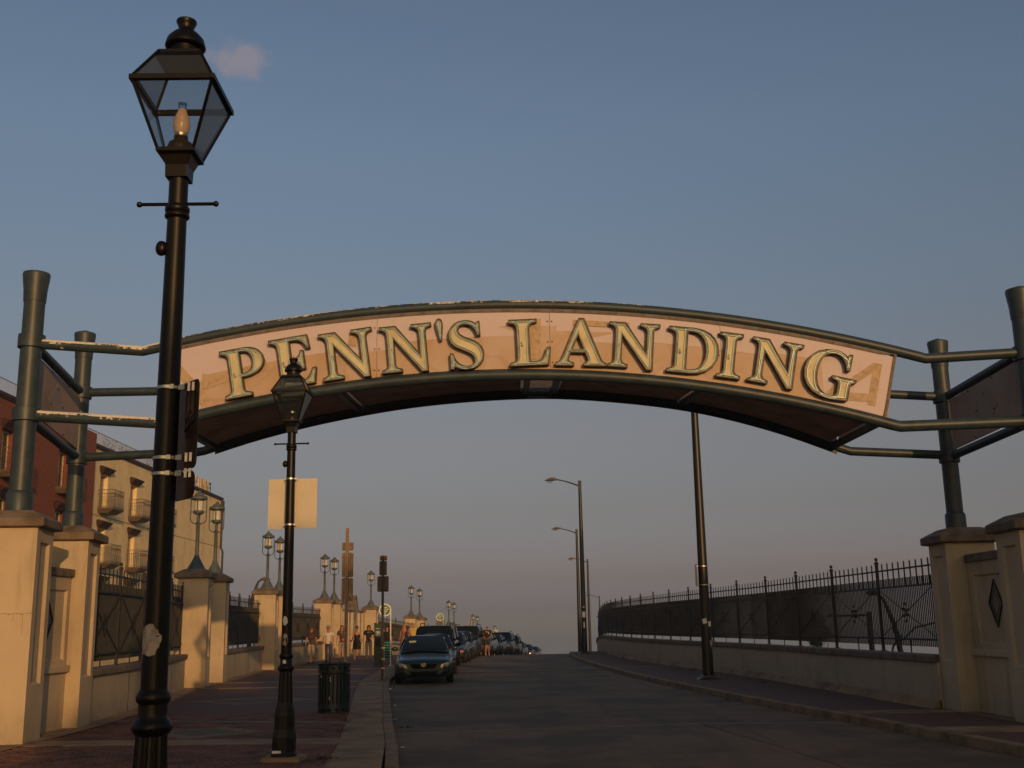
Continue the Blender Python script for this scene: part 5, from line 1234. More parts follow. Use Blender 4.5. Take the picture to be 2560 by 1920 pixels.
for (a, z, w, h, t) in ((-.35, 1.58, .13, .14, .25), (.62, 1.50, .10, .14, 0), (.9, .98, .02, .16, .4), (.75, .93, .02, .14, -.3), (.6, .98, .02, .12, .4)):
    m = MB(); rr = .158
    L = [(-w/2, -h/2), (w/2, -h/2), (w/2, h/2), (-w/2, h/2)]; L = [(u*cos(t)-v*sin(t), u*sin(t)+v*cos(t)) for u, v in L]
    g_ = []
    for i in range(5):
        for j in range(2): 
            u = L[0][0]+(L[1][0]-L[0][0])*i/4+(L[3][0]-L[0][0])*j; v = L[0][1]+(L[1][1]-L[0][1])*i/4+(L[3][1]-L[0][1])*j
            g_.append((rr*sin(a+u/rr), -rr*cos(a+u/rr), z+v))
    m.add(g_, [(i*2, i*2+2, i*2+3, i*2+1) for i in range(4)]); m.build('sticker', M['white'], pA)
pB = light_pole((3.66, 61.3, SW+zg(61.3)), 'nearest of the arm-topped street lights in the centre, at the kerb bend')
for (z, w, h) in ((2.05, .17, .30), (1.5, .08, .32), (2.45, .1, .05)):
    m = MB(); m.box((0, -.152, z), (w, .012, h)); m.build('sticker', M['white'], pB)
copy_tree(pB, (4.78, 86, SW+zg(86)), 0, 'second street light, its lamp head below and right of the nearest one', 'street light', None, skip=('sticker',))
m = MB(); m.box((-.26, 0, 2.9), (.02, .5, .7)); 
copy_tree(pB, (7.1, 110, SW+zg(110)), 0, 'third street light from the camera, shorter against the sky right of the nearest', 'street light', None, skip=('sticker',))
copy_tree(pB, (12.2, 165, SW+zg(165)), 0, 'fourth street light, beside the far end of the curved railing', 'street light', None, skip=('sticker',))
copy_tree(pB, (18.3, 232, SW+zg(232)), 0, 'farthest street light, only its lamp head showing left of the curved railing', 'street light', None, skip=('sticker',))
# ================================================================== BUILDINGS
def facade(mb, x, y0, y1, z0, z1, holes, dep=.28):
    """wall in the plane x, facing +x, with openings (ya, yb, za, zb) and their reveals"""
    Ys = sorted({y0, y1}|{h[0] for h in holes}|{h[1] for h in holes}); Zs = sorted({z0, z1}|{h[2] for h in holes}|{h[3] for h in holes})
    for a, b in zip(Ys, Ys[1:]):
        for c, d in zip(Zs, Zs[1:]):
            ym, zm = (a+b)/2, (c+d)/2
            if any(h[0] < ym < h[1] and h[2] < zm < h[3] for h in holes): continue
            mb.add([(x, a, c), (x, b, c), (x, b, d), (x, a, d)], [(0, 1, 2, 3)])
    for (a, b, c, d) in holes:
        X = x-dep
        mb.add([(x, a, c), (x, b, c), (x, b, d), (x, a, d), (X, a, c), (X, b, c), (X, b, d), (X, a, d)], [(0, 4, 5, 1), (1, 5, 6, 2), (2, 6, 7, 3), (3, 7, 4, 0)])
def make_window(h, X, dep=.28, full=True):
    """french window with frame, glass, curtain; origin bottom centre of opening"""
    w, ht = h
    r = empty('window')
    m = MB(); x = -dep+.02
    for (cy, cz, sy, sz) in ((-w/2+.04, ht/2, .08, ht), (w/2-.04, ht/2, .08, ht), (0, ht-.04, w, .08), (0, .05, w, .10), (0, ht/2, .07, ht)): m.box((x, cy, cz), (.07, sy, sz))
    m.build('frame', M['win_frame'], r)
    for s in (-1, 1):
        m = MB(); m.box((x-.01, s*w/4, ht/2), (.012, w/2-.1, ht-.15)); m.build('pane', M['win_glass'], r)
    m = MB(); ys_ = frange(-w/2+.03, w/2-.03, .05)
    m.loft([[(x-.10+.02*sin(y*40), y, .1), (x-.11+.02*sin(y*40), y, .1), (x-.11+.02*sin(y*40), y, ht-.1), (x-.10+.02*sin(y*40), y, ht-.1)] for y in ys_], smooth=False); m.build('curtain', M['curtain'], r)
    return r
def make_balcony(w=1.75, d=.95):
    r = empty('balcony')
    m = MB(); m.hexa([(-.02, -w/2+.12, -.24), (d-.35, -w/2+.12, -.24), (d-.35, w/2-.12, -.24), (-.02, w/2-.12, -.24)], [(-.02, -w/2, -.02), (d, -w/2, -.02), (d, w/2, -.02), (-.02, w/2, -.02)]); m.box((d/2, 0, .03), (d+.04, w+.04, .10)); m.build('slab', M['railing'], r)
    m = MB(); H = 1.16
    c = [(.02, -w/2), (d, -w/2), (d, w/2), (.02, w/2)]
    for a, b in zip(c, c[1:]):
        for z in (.14, .92, H): m.tube([(a[0], a[1], z), (b[0], b[1], z)], .018, 5)
        L = sqrt((a[0]-b[0])**2+(a[1]-b[1])**2); k = int(L/.11)
        for i in range(k+1): t = i/k; m.box((a[0]+(b[0]-a[0])*t, a[1]+(b[1]-a[1])*t, .6), (.014, .014, 1.1))
    m.build('balcony_railing', M['railing'], r)
    m = MB()
    for i in range(6):
        y = -w/2+.15+i*(w-.3)/5; m.tube([(d+.01, y-.12, .9), (d+.03, y, .74), (d+.01, y+.12, .9)], .010, 4)
    m.build('scrollwork', M['railing'], r)
    return r
def hood(y, z, w=1.75, X=0):
    m = MB(); m.loft([[(X, y-w/2*f, z+dz), (X+p, y-w/2*f, z+dz), (X+p, y+w/2*f, z+dz), (X, y+w/2*f, z+dz)] for f, p, dz in ((.82, .12, 0), (.86, .18, .10), (.90, .22, .13), (.98, .38, .30), (1.0, .40, .36), (.9, .1, .46))], smooth=False)
    return m
WIN = (1.25, 2.1)
def building(name, label, y0, y1, X, zt, wallmat, cols, rows, depth=20, topmat=None):
    r = empty(name, (X, (y0+y1)/2, -6.5), 0, label, 'building'); oy = (y0+y1)/2
    L = lambda x, y, z: (x-X, y-oy, z+6.5)
    holes = [(y-WIN[0]/2, y+WIN[0]/2, z, z+WIN[1]) for y in cols for z in rows]
    m = MB(); facade(m, X, y0, y1, -6.5, zt, holes)
    m.add([(X, y0, -6.5), (X-depth, y0, -6.5), (X-depth, y0, zt), (X, y0, zt)], [(0, 3, 2, 1)]); m.add([(X, y1, -6.5), (X-depth, y1, -6.5), (X-depth, y1, zt), (X, y1, zt)], [(0, 1, 2, 3)]); m.add([(X-depth, y0, -6.5), (X-depth, y1, -6.5), (X-depth, y1, zt), (X-depth, y0, zt)], [(0, 3, 2, 1)])
    m.v = [L(*p) for p in m.v]; m.build('wall', wallmat, r, fix=False)
    m = MB(); m.box(L(X-depth/2, oy, zt-.3), (depth-.6, y1-y0-.6, .1)); m.build('roof', M['cap'], r)
    m = MB(); m.box(L(X-.12, oy, zt+.06), (.55, y1-y0+.1, .16)); m.box(L(X-.12, oy, zt-.06), (.42, y1-y0+.04, .1)); m.build('parapet_coping', M['hood'], r)
    return r, L
yb, Ly = building('yellow_hotel', 'yellow stucco hotel block with small balconies and dark window hoods, left background', 64.7, 94.6, -25, 12.6, M['yellow'], [67.2, 72.55, 78.0], [8.98, 5.72, 2.45])
rb_, Lr = building('brick_hotel', 'red brick hotel wing with balconies at the far left edge', 30, 62.9, -25, 13.15, M['redbrick'], [49.2, 54.0, 60.9], [9.45, 6.15, 2.9])
m = MB(); m.box(Lr(-25.0, 63.8, 3.35), (.7, 1.8, 19.7)); m.build('brick_pier', M['redbrick'], rb_)
win = make_window(WIN, 0); bal = make_balcony()
def place_bays(root, L, cols, rows, hoods=True):
    global win, bal
    for y in cols:
        for z in rows:
            for proto, first in ((win, 'w'), (bal, 'b')):
                if proto.parent is None: c = proto; c.parent = root
                else: c = copy_tree(proto, None, parent=root)
                c.location = L(-25, y, z) if first == 'w' else L(-25, y+.05, z-.05)
            hood(0, 0).build('window_hood', M['hood'], root).location = L(-25, y, z+WIN[1]+.03)
place_bays(yb, Ly, [67.2, 72.55, 78.0], [8.98, 5.72, 2.45]); place_bays(rb_, Lr, [49.2, 54.0, 60.9], [9.45, 6.15, 2.9])
m = MB()
for z in (8.55, 5.0): m.box(Ly(-24.995, 79.6, z), (.02, 29.8, .03))
m.build('render_joint', M['hood'], yb)
m = MB(); m.tube([Ly(-24.85, 94.3, 12.4), Ly(-24.85, 94.3, 8.5), Ly(-24.7, 94.3, 8.2), Ly(-24.7, 94.3, -6)], .09, 8); m.box(Ly(-24.9, 94.45, 12.0), (.3, .25, 1.0)); m.build('downpipe', M['hood'], yb)
def roof_rail(root, L, y0, y1, z, X=-25.7):
    m = MB()
    for zz in (z+.12, z+1.12): m.tube([L(X, y0, zz), L(X, y1, zz)], .025, 5)
    for y in frange(y0, y1, .16): m.box(L(X, y, z+.6), (.018, .018, 1.0))
    m.build('roof_railing', simple('roof_rail_paint', (.30, .27, .24), .5), root)
    m = MB(); m.box(L(X-1.6, (y0+y1)/2, z+.45), (.1, y1-y0, .9)); m.build('roof_screen', simple('roof_screen', (.34, .28, .23), .7, var=.3, scale=1), root)
roof_rail(yb, Ly, 65.2, 84.5, 12.68); roof_rail(rb_, Lr, 30, 63.0, 13.2)
for k in range(14):
    y = random.choice([51, 52.5, 67, 68, 69, 70, 71, 72.5, 76.5, 77])+random.uniform(-.4, .4); z = 12.7 if y > 65 else 13.25
    m = MB()
    for j in range(26):
        c = Vector((-25.45+random.gauss(0, .08), y+random.gauss(0, .22), z+random.random()**1.3*.9)); d = Vector((random.gauss(0, 1), random.gauss(0, 1), random.gauss(0, 1))).normalized()*.07; e = Vector((random.gauss(0, 1), random.gauss(0, 1), random.gauss(0, 1))).normalized()*.05
        m.add([c, c+d, c+d+e, c+e], [(0, 1, 2, 3)])
    lab = 'dry roof plant in the railing of the hotel roof'
    o = m.build('roof_plant', M['weed'], yb if y > 65 else rb_, fix=False)
    o.location = -Vector((yb if y > 65 else rb_).location)
# roof sign
sgn = empty('roof_sign', (-25.1, 87, 12.72), 0, 'roof sign letters reading VIEW INN above the yellow hotel', 'sign')
yy = 82.35
for w in ('VIEW', 'INN'):
    for chh in w:
        q = text_bm(chh, 1.16, .12, lambda u, v, d, yy=yy: (.06-d, yy-87+u, .10+v), bold=.025, align='LEFT', xs=1.28)
        q.build('letter', simple('sign_letter_'+chh, (.60, .47, .30), .5), sgn)
        yy += {'I': .62, 'W': 1.55}.get(chh, 1.28)
    yy += .55
m = MB()
for z in (.10, .5, .88): m.box((-.08, -.1, z), (.05, 9.6, .05))
for y in frange(-4.6, 4.6, 1.1): m.box((-.1, y, .45), (.05, .05, 1.0)); m.tube([(-.1, y, .9), (-.9, y, 0)], .03, 5)
m.build('sign_frame', M['hood'], sgn)

# unseen row houses added behind the photographer, stepped in height to shade the crossing
def shade_house(x0, x1, y0, h, mat, label):
    r = empty('shade_row_house', ((x0+x1)/2, y0, -.12), 0, label, 'building', 'unseen row houses added for shade behind the photographer'); w = x1-x0; d = 3
    m = MB(); n = max(2, int(w/2.2)); m.box((0, -d/2, h/2), (w-.02, d, h)); m.build('wall', mat, r)
    m = MB(); m.box((0, .12, h-.2), (w, .5, .5)); m.build('cornice', M['cap'], r, bevel=.03)
    for i in range(n):
        for z in frange(1.2, h-2.6, 3.1):
            x = -w/2+w*(i+.5)/n; m = MB(); m.box((x, .03, z+.8), (1.05, .08, 1.7)); f = m.build('window', M['win_frame'], r); m = MB(); m.box((x, .085, z+.8), (.85, .02, 1.5)); m.build('pane', M['win_glass'], f)
    return r
shade_house(13.0, 14.5, -40, 11.9, M['oldbrick'], 'narrowest brick row house added for shade, lowest of the row behind the photographer')
shade_house(14.5, 17.8, -40, 13.0, M['oldbrick'], 'second lowest brick row house added for shade behind the photographer')
shade_house(17.8, 22.2, -40, 15.0, M['oldbrick'], 'brick row house added for shade between the low pair and the first stucco one, behind the photographer')
shade_house(22.2, 28.2, -40, 14.85, M['yellow'], 'stucco row house added for shade behind the photographer')
shade_house(28.2, 31.6, -40, 16.4, M['oldbrick'], 'narrow brick row house added for shade behind the photographer')
shade_house(31.6, 35.4, -40, 18.4, M['oldbrick'], 'brick row house added for shade beside the wide stucco one, behind the photographer')
shade_house(35.4, 52, -40, 25.5, M['yellow'], 'wide stucco row house added for shade behind the photographer')
shade_house(52, 78, -40, 24.5, M['oldbrick'], 'widest brick row house added for shade behind the photographer')

# far side of the right wall: pier sheds, trees, mast
shed = empty('pier_shed', (50, 120, -6.5), 0, 'low sunlit building seen through the right railing beside the pillar', 'building')
m = MB(); m.box((0, 0, 1.9), (24, 14, 3.8)); m.build('wall', simple('shed_wall', (.55, .30, .15), .8, var=.2, scale=.5, world=True), shed)
m = MB(); m.box((0, 0, 3.92), (25, 15, .25)); m.build('roof', simple('shed_roof', (.45, .38, .30), .7), shed)
for k in range(9):
    m = MB(); m.box((-10.5+k*2.6, -7.02, 2.2), (1.4, .1, 1.6)); m.build('window', M['win_glass'], shed)
for (x, y, w, h, c, lab) in ((35, 150, 4, 3.2, (.4, .25, .18), 'small far pale building seen under the slats of the right railing'),):
    b_r = empty('far_building', (x, y, -6.5), 0, lab, 'building'); m = MB(); m.box((0, 0, h/2), (w, 8, h)); m.build('wall', simple('far_wall', c, .8), b_r)
    m = MB(); m.box((0, 0, h+.1), (w+.4, 8.4, .2)); m.build('roof', M['cap'], b_r)
def leafy(name, x, y, z0, r, h, n, label, mat, cat='tree', trunk=True, group=None):
    t = empty(name, (x, y, z0), 0, label, cat, group)
    if trunk:
        m = MB(); m.tube([(0, 0, -.1), (.05*r, .02, h*.3), (-.03*r, .05, h*.62)], [r*.10, r*.08, r*.05], 8)
        for k in range(5):
            a = k*1.26; m.tube([(.03*r, 0, h*(.30+.05*k)), (r*.5*cos(a), r*.5*sin(a), h*(.55+.06*k))], [r*.045, r*.015], 6)
        m.build('trunk', simple('bark', (.06, .045, .03), .9, var=.3), t)
    m = MB(); cl = [(Vector((random.gauss(0, r*.42), random.gauss(0, r*.42), h*(.45+.5*random.random()))), r*random.uniform(.25, .5)) for _ in range(16 if trunk else 7)]
    if not trunk: cl = [(Vector((c.x, c.y, h*random.uniform(.15, .7))), s_*.8) for c, s_ in cl]
    for _ in range(n):
        c, s_ = random.choice(cl); d = Vector((random.gauss(0, 1), random.gauss(0, 1), random.gauss(0, 1))).normalized(); p = c+d*s_*random.uniform(.6, 1.05)
        u = Vector((random.gauss(0, 1), random.gauss(0, 1), random.gauss(0, 1))).normalized()*.075*max(.7, r*.6); v = u.cross(d).normalized()*u.length*.7
        m.add([p-u, p+v, p+u, p-v], [(0, 1, 2, 3)])
    m.build('crown' if trunk else 'foliage', mat, t, fix=False); return t
leafy('tree', 16.6, 62, -6.5, 1.25, 8.8, 5200, 'dark bushy tree behind the right railing with a leaning bough', M['leaf'])
leafy('shrub', 9.6, 26, -1.4, .9, 2.35, 500, 'shrub tops showing under the slats of the right railing near the pillar', M['leaf'], 'shrub', False)
leafy('shrub', 15, 60, -6.5, 1.6, 7.6, 900, 'shrub tops showing under the slats in the middle of the right railing', M['leaf'], 'shrub', False)
leafy('shrub', 10.2, 70, -6.5, 1.5, 7.5, 900, 'shrub tops showing under the far slats of the right railing', M['leaf'], 'shrub', False)
leafy('shrub', -9.5, 24.5, -1.5, .7, 2.75, 700, 'dry leaves showing under the near left railing', M['weed'], 'shrub', False)
leafy('shrub', -10.0, 28.5, -3, .8, 4.15, 700, 'dry leaves showing under the left railing near the lamp pillar', M['weed'], 'shrub', False)
# light masts on the lower quay
mast = empty('quay_light', (13.9, 41, -5.8), .0, 'leaning street lamp with curved head seen through the slats beside the right pillar', 'street light')
m = MB(); m.tube([(0, 0, 0), (-.05, 0, 6.0), (-.25, 0, 7.3), (-.55, 0, 8.15), (-.80, 0, 8.4)], [.13, .11, .09, .06, .05], 10); m.build('pole', M['pole_brown'], mast)
m = MB(); m.ell((-.95, 0, 8.40), (.22, .12, .10), 12, 8); m.build('lamp_head', M['pole_brown'], mast)
m = MB(); m.tube([(0, 0, 6.7), (.5, 0, 7.15), (1.2, 0, 7.3)], .03, 6); m.tube([(0, 0, 6.9), (-.35, 0, 6.5), (-.45, 0, 6.1)], .04, 6); m.build('bracket', M['pole_brown'], mast)
mast2 = empty('signal_mast', (15.9, 51, -6.5), .0, 'dark mast with long horizontal arm seen through the right railing', 'mast')
m = MB(); m.tube([(0, 0, 0), (0, 0, 8.5)], [.16, .12], 10); m.build('pole', M['pole_brown'], mast2)
m = MB(); m.tube([(0, 0, 8.35), (-1.5, 0, 8.33)], .05, 8); m.loft([[(-1.4-.3*k, -.05, 8.33-.05*k**.7), (-1.4-.3*k, .05, 8.33-.05*k**.7), (-1.4-.3*k, .05, 8.36+.05*k**.7), (-1.4-.3*k, -.05, 8.36+.05*k**.7)] for k in (0, 1, 1.6)], smooth=False); m.build('arm', M['pole_brown'], mast2)
lm = empty('street_light', (-14.25, 60.5, -6.5), .4, 'curved-neck street lamp rising behind the left railing beside the second pillar pair', 'street light')
m = MB(); m.tube([(0, 0, 0), (0, 0, 9.3), (.15, 0, 10.0), (.38, 0, 10.7), (.62, 0, 10.88)], [.14, .12, .09, .06, .05], 10); m.build('pole', M['pole_brown'], lm)
m = MB(); m.ell((.78, 0, 10.86), (.24, .15, .11), 12, 8); m.build('lamp_head', M['cobra'], lm)

# ================================================================== CARS
BVH = {}
def make_car(kind, paint, lab, loc, rz, lamps='clear', emblem=False, full=True):
    r = empty('parked_car', loc, rz, lab, 'car', 'cars parked along the left kerb')
    suv = kind in ('suv', 'van')
    Lc = 4.5 if not suv else 4.7; W2 = .88 if not suv else .93; HT = 1.44 if not suv else 1.76; belt = .96 if not suv else 1.12; hz = .80 if not suv else 1.0
    g = .19 if not suv else .26
    body = MB()
    # stations: y, half-width, bottom, top centre height, shoulder height
    st = [(-.05, .60, g+.10, hz-.20, hz-.22), (-.03, .66, g+.06, hz-.17, hz-.19), (.02, .78, g+.0, hz-.12, hz-.15), (.14, W2-.05, g-.02, hz-.06, hz-.10), (.45, W2-.01, g, hz-.0, hz-.06), (.95, W2, g, hz+.06, hz+.0), (1.28, W2, g, belt+.0, hz+.08), (2.2, W2, g, belt+.01, belt-.04), (3.4, W2, g, belt+.04, belt), (Lc-.25, W2-.04, g+.05, belt+.02, belt-.02), (Lc, W2-.14, g+.15, belt-.12, belt-.18)]
    rings = []
    for (y, w, b, t, s_) in st:
        rings.append([(-w*.80, y, b), (-w*.97, y, b+.10), (-w, y, (b+s_)/2), (-w*.985, y, s_-.06), (-w*.90, y, s_+.03), (-w*.5, y, t-.004), (0, y, t+.008), (w*.5, y, t-.004), (w*.90, y, s_+.03), (w*.985, y, s_-.06), (w, y, (b+s_)/2), (w*.97, y, b+.10), (w*.80, y, b), (0, y, b)])
    body.loft(rings); bo = body.build('body', paint, r)
    sb = bo.modifiers.new('s', 'SUBSURF'); sb.levels = 2; sb.render_levels = 2
    if suv not in BVH:
        bpy.context.view_layer.update(); dg = bpy.context.evaluated_depsgraph_get(); ev = bo.evaluated_get(dg); me_ = ev.to_mesh()
        from mathutils.bvhtree import BVHTree
        BVH[suv] = BVHTree.FromPolygons([v.co.copy() for v in me_.vertices], [tuple(p.vertices) for p in me_.polygons]); ev.to_mesh_clear()
    # greenhouse
    y0, y1, y2, y3 = (1.12, 1.95, 3.2, 3.95) if not suv else (1.15, 1.75, 4.1, 4.55)
    wb, wt = W2-.10, W2-.27 if not suv else W2-.20
    gh = MB()
    def gr(y, w, z0, z1, wt_): return [(-w, y, z0), (-wt_, y, z1), (0, y, z1+.03), (wt_, y, z1), (w, y, z0)]
    A = [(y0, wb, belt-.06, belt-.02, wb-.02), (y1, wb, belt-.04, HT-.05, wt), ((y1+y2)/2, wb, belt-.04, HT-.02, wt+.01), (y2, wb, belt-.04, HT-.06, wt), (y3, wb, belt-.04, belt, wb-.02)]
    rr = [[(-a[1], a[0], a[2]), (-(a[1]+a[4])/2-.02, a[0], (a[2]+a[3])/2), (-a[4]-.01, a[0], a[3]-.05), (-a[4]+.10, a[0], a[3]), (0, a[0], a[3]+.025), (a[4]-.10, a[0], a[3]), (a[4]+.01, a[0], a[3]-.05), ((a[1]+a[4])/2+.02, a[0], (a[2]+a[3])/2), (a[1], a[0], a[2])] for a in A]
    gh.loft(rr, caps=False); go = gh.build('roof', paint, r); sb = go.modifiers.new('s', 'SUBSURF'); sb.levels = 1; sb.render_levels = 1
    # windscreen as a curved sheet slightly proud of the roof shell
    def wscreen(ya, yb_, za, zb_, wa, wb_, name):
        m = MB(); K = 8; rows = []
        for t in (0, .33, .67, 1):
            w = wa+(wb_-wa)*t; y = ya+(yb_-ya)*t; z = za+(zb_-za)*t+.025*sin(pi*t); rows.append([(w*(2*i/K-1), y+.06*((2*i/K-1)**2)*(1 if yb_ > ya else -1), z+.012*(1-(2*i/K-1)**2)) for i in range(K+1)])
        o = Vector((0, -(zb_-za), (yb_-ya))).normalized()
        if o.z < 0: o = -o
        o = o*.022
        vs = [tuple(Vector(p)+o) for rw in rows for p in rw]; m.add(vs, [(i*(K+1)+j, i*(K+1)+j+1, (i+1)*(K+1)+j+1, (i+1)*(K+1)+j) for i in range(3) for j in range(K)], True)
        return m.build(name, M['car_glass'], r, fix=False)
    wscreen(y0+.04, y1-.02, belt+.0, HT-.065, wb-.06, wt-.05, 'windscreen')
    wscreen(y3-.04, y2+.03, belt+.04, HT-.08, wb-.08, wt-.06, 'rear_window')
    for s in (-1, 1):
        m = MB(); zt_ = HT-.12; zb_ = belt+.02
        X = lambda z: s*(wb+(wt-wb)*((z-zb_)/(zt_-zb_))*.92+.030)
        q = [(X(zb_), y0+.40, zb_), (X(zb_), y3-.30, zb_), (X(zt_), y2-.02, zt_), (X(zt_), y1+.10, zt_)]
        m.add(q, [(0, 1, 2, 3) if s > 0 else (3, 2, 1, 0)]); m.build('side_window', M['car_glass'], r, fix=False)
        m = MB(); ym = (y1+y2)/2+.1; m.tube([(X(zb_)+s*.004, ym, zb_), (X(zt_)+s*.004, ym-.02, zt_)], .035, 4, smooth=False); m.build('door_pillar', M['black'], r)
        # mirror
        m = MB(); m.ell((s*(W2+.06), y0+.50, belt+.06), (.10, .05, .068), 12, 8); m.box((s*(W2-.02), y0+.52, belt+.03), (.14, .05, .04)); m.build('mirror', M['car_trim'] if kind != 'sedan_teal' else paint, r)
    # wheels
    for wy in (.88, Lc-.95):
        for s in (-1, 1):
            R_ = .315 if not suv else .36
            wr = empty('wheel', (s*(W2-.10), wy, R_)); wr.parent = r
            m = MB(); m.lathe([(R_*.62, -.10), (R_*.92, -.11), (R_, -.08), (R_, .08), (R_*.92, .11), (R_*.62, .10)], 24); m.v = [(z, x, y) for x, y, z in m.v]; m.build('tyre', M['black'], wr)
            m = MB(); m.lathe([(R_*.64, -.07), (R_*.64, .07)], 20)
            for k in range(6):
                a = k*pi/3; m.hexa([(R_*.1*cos(a+.8), R_*.1*sin(a+.8), .05*s), (R_*.1*cos(a-.8), R_*.1*sin(a-.8), .05*s), (R_*.63*cos(a-.13), R_*.63*sin(a-.13), .06*s), (R_*.63*cos(a+.13), R_*.63*sin(a+.13), .06*s)], [(R_*.1*cos(a+.8), R_*.1*sin(a+.8), .085*s), (R_*.1*cos(a-.8), R_*.1*sin(a-.8), .085*s), (R_*.63*cos(a-.13), R_*.63*sin(a-.13), .095*s), (R_*.63*cos(a+.13), R_*.63*sin(a+.13), .095*s)])
            m.lathe([(.05, .04*s), (.05, .10*s)], 10); m.v = [(z, x, y) for x, y, z in m.v]; m.build('rim', M['steel'], wr)
            m = MB(); m.lathe([(R_*1.18, -.02), (R_*1.18, .035)], 26); m.v = [(z+s*(W2-.085), x+wy, y+R_+.01) for x, y, z in m.v]; m.v = [(x if True else x, y, max(z, .2)) for x, y, z in m.v]; m.build('wheel_arch', M['black'], r)
    # front details on the curved nose
    def ny(x, z):      # front surface position
        h_ = BVH[suv].ray_cast(Vector((x, -2, z)), Vector((0, 1, 0)), 4)[0]; return h_.y if h_ and h_.y < 1.2 else .25+abs(x)*.3
    def patch(name, poly, mat, parent=r, off=.012, th=.03):
        m = MB(); bd = []
        for a_, b_ in zip(poly, poly[1:]+poly[:1]):
            for q in range(4): bd.append((a_[0]+(b_[0]-a_[0])*q/4, a_[1]+(b_[1]-a_[1])*q/4))
        cx_, cz_ = sum(p[0] for p in bd)/len(bd), sum(p[1] for p in bd)/len(bd); n = len(bd); vs = []
        for f in (1.0, .75, .5, .25): vs += [(cx_+(u-cx_)*f, ny(cx_+(u-cx_)*f, cz_+(v-cz_)*f)-off, cz_+(v-cz_)*f) for u, v in bd]
        vs += [(cx_, ny(cx_, cz_)-off, cz_)]+[(u, ny(u, v)+th, v) for u, v in bd]
        fs = [(r_*n+i, r_*n+(i+1) % n, (r_+1)*n+(i+1) % n, (r_+1)*n+i) for r_ in range(3) for i in range(n)]+[(3*n+i, 3*n+(i+1) % n, 4*n) for i in range(n)]+[(i, (i+1) % n, 4*n+1+(i+1) % n, 4*n+1+i) for i in range(n)]
        m.add(vs, fs, True); return m.build(name, mat, parent)
    zc = hz-.27
    if kind in ('sedan', 'sedan_teal', 'suv', 'van', 'bmw'):
        gw = .42 if kind != 'bmw' else .3
        patch('grille', [(-gw, zc+.07), (-gw+.10, zc-.07), (gw-.10, zc-.07), (gw, zc+.07)], M['car_trim'], off=.02)
        patch('lower_grille', [(-gw-.03, g+.20), (-gw+.06, g+.08), (gw-.06, g+.08), (gw+.03, g+.20)], M['car_trim'], off=.02)
        for s in (-1, 1):
            P_ = [(s*.47, zc-.055), (s*.72, zc+.0), (s*.80, zc+.10), (s*.74, zc+.125), (s*.56, zc+.07)]
            if suv: P_ = [(s*.50, zc-.05), (s*.79, zc-.05), (s*.79, zc+.09), (s*.52, zc+.09)]
            if kind == 'bmw': P_ = [(s*.40, zc-.05), (s*.68, zc-.05), (s*.70, zc+.07), (s*.42, zc+.08)]
            hl = patch('headlight', P_, M['headlight'], off=.022)
            cx, cz = sum(p[0] for p in P_)/len(P_), sum(p[1] for p in P_)/len(P_)
            m = MB(); m.ell((cx, ny(cx, cz)-.035, cz), (.045, .03, .045), 10, 6); m.build('reflector', M['steel'], hl)
            if lamps == 'amber' or kind == 'bmw': patch('indicator', [(s*.70, zc-.05), (s*.80, zc-.03), (s*.80, zc+.05), (s*.72, zc+.06)] if kind == 'bmw' else [(s*.70, zc-.09), (s*.84, zc-.09), (s*.84, zc-.05), (s*.70, zc-.05)], M['amber'], off=.03)
            patch('fog_lamp', [(s*.58, g+.10), (s*.68, g+.10), (s*.68, g+.17), (s*.58, g+.17)], M['car_trim'], off=.018)
        if emblem:
            e = empty('emblem', (0, ny(0, zc)-.035, zc+.045)); e.parent = r
            def ring_(a, b, cx=0, cz=0, t=.006):
                m = MB(); m.tube([(cx+a*cos(2*pi*k/24), 0, cz+b*sin(2*pi*k/24)) for k in range(24)], t, 6, closed=True); return m
            ring_(.072, .048, t=.009).build('outer_oval', M['chrome'], e); ring_(.024, .044).build('inner_oval', M['chrome'], e); ring_(.058, .020, 0, .022, .007).build('cross_oval', M['chrome'], e)
        patch('bumper_line', [(-.66, zc-.112), (.66, zc-.112), (.66, zc-.10), (-.66, zc-.10)], M['car_trim'], off=.004, th=.02)
    m = MB(); m.box((.30, y0+.02, belt+.0), (.55, .012, .012)); m.box((-.25, y0+.02, belt+.0), (.5, .012, .012)); m.build('wiper', M['black'], r)
    if suv:
        for s in (-1, 1):
            m = MB(); m.tube([(s*(wt-.10), y1+.15, HT-.02), (s*(wt-.10), y1+.30, HT+.06), (s*(wt-.10), y2-.25, HT+.06), (s*(wt-.10), y2-.1, HT-.02)], .02, 6); m.build('roof_rail', M['black'], r)
    for s in (-1, 1):
        m = MB(); m.hexa([(s*.62, Lc-.04, belt-.30), (s*.80, Lc-.10, belt-.30), (s*.80, Lc-.06, belt-.30), (s*.62, Lc, belt-.30)], [(s*.62, Lc-.06, belt-.12), (s*.80, Lc-.12, belt-.12), (s*.80, Lc-.05, belt-.12), (s*.62, Lc, belt-.12)]); m.build('tail_light', M['tail'], r)
    if kind == 'sedan_teal':
        m = MB(); m.box((-.38, y0+.43, HT-.21), (.22, .004, .07)); m.build('visor_sticker', simple('visor_sticker', (.30, .33, .28), .5), r)
    # interior: seats so the glass is not hollow
    m = MB()
    for s in (-1, 1): m.box((s*.36, 2.1, belt+.0), (.46, .16, .62)); m.box((s*.36, 2.08, belt+.36), (.24, .12, .18))
    m.box((0, 1.45, belt-.02), (1.3, .3, .08)); m.build('interior', M['black'], r, bevel=.03)
    return r
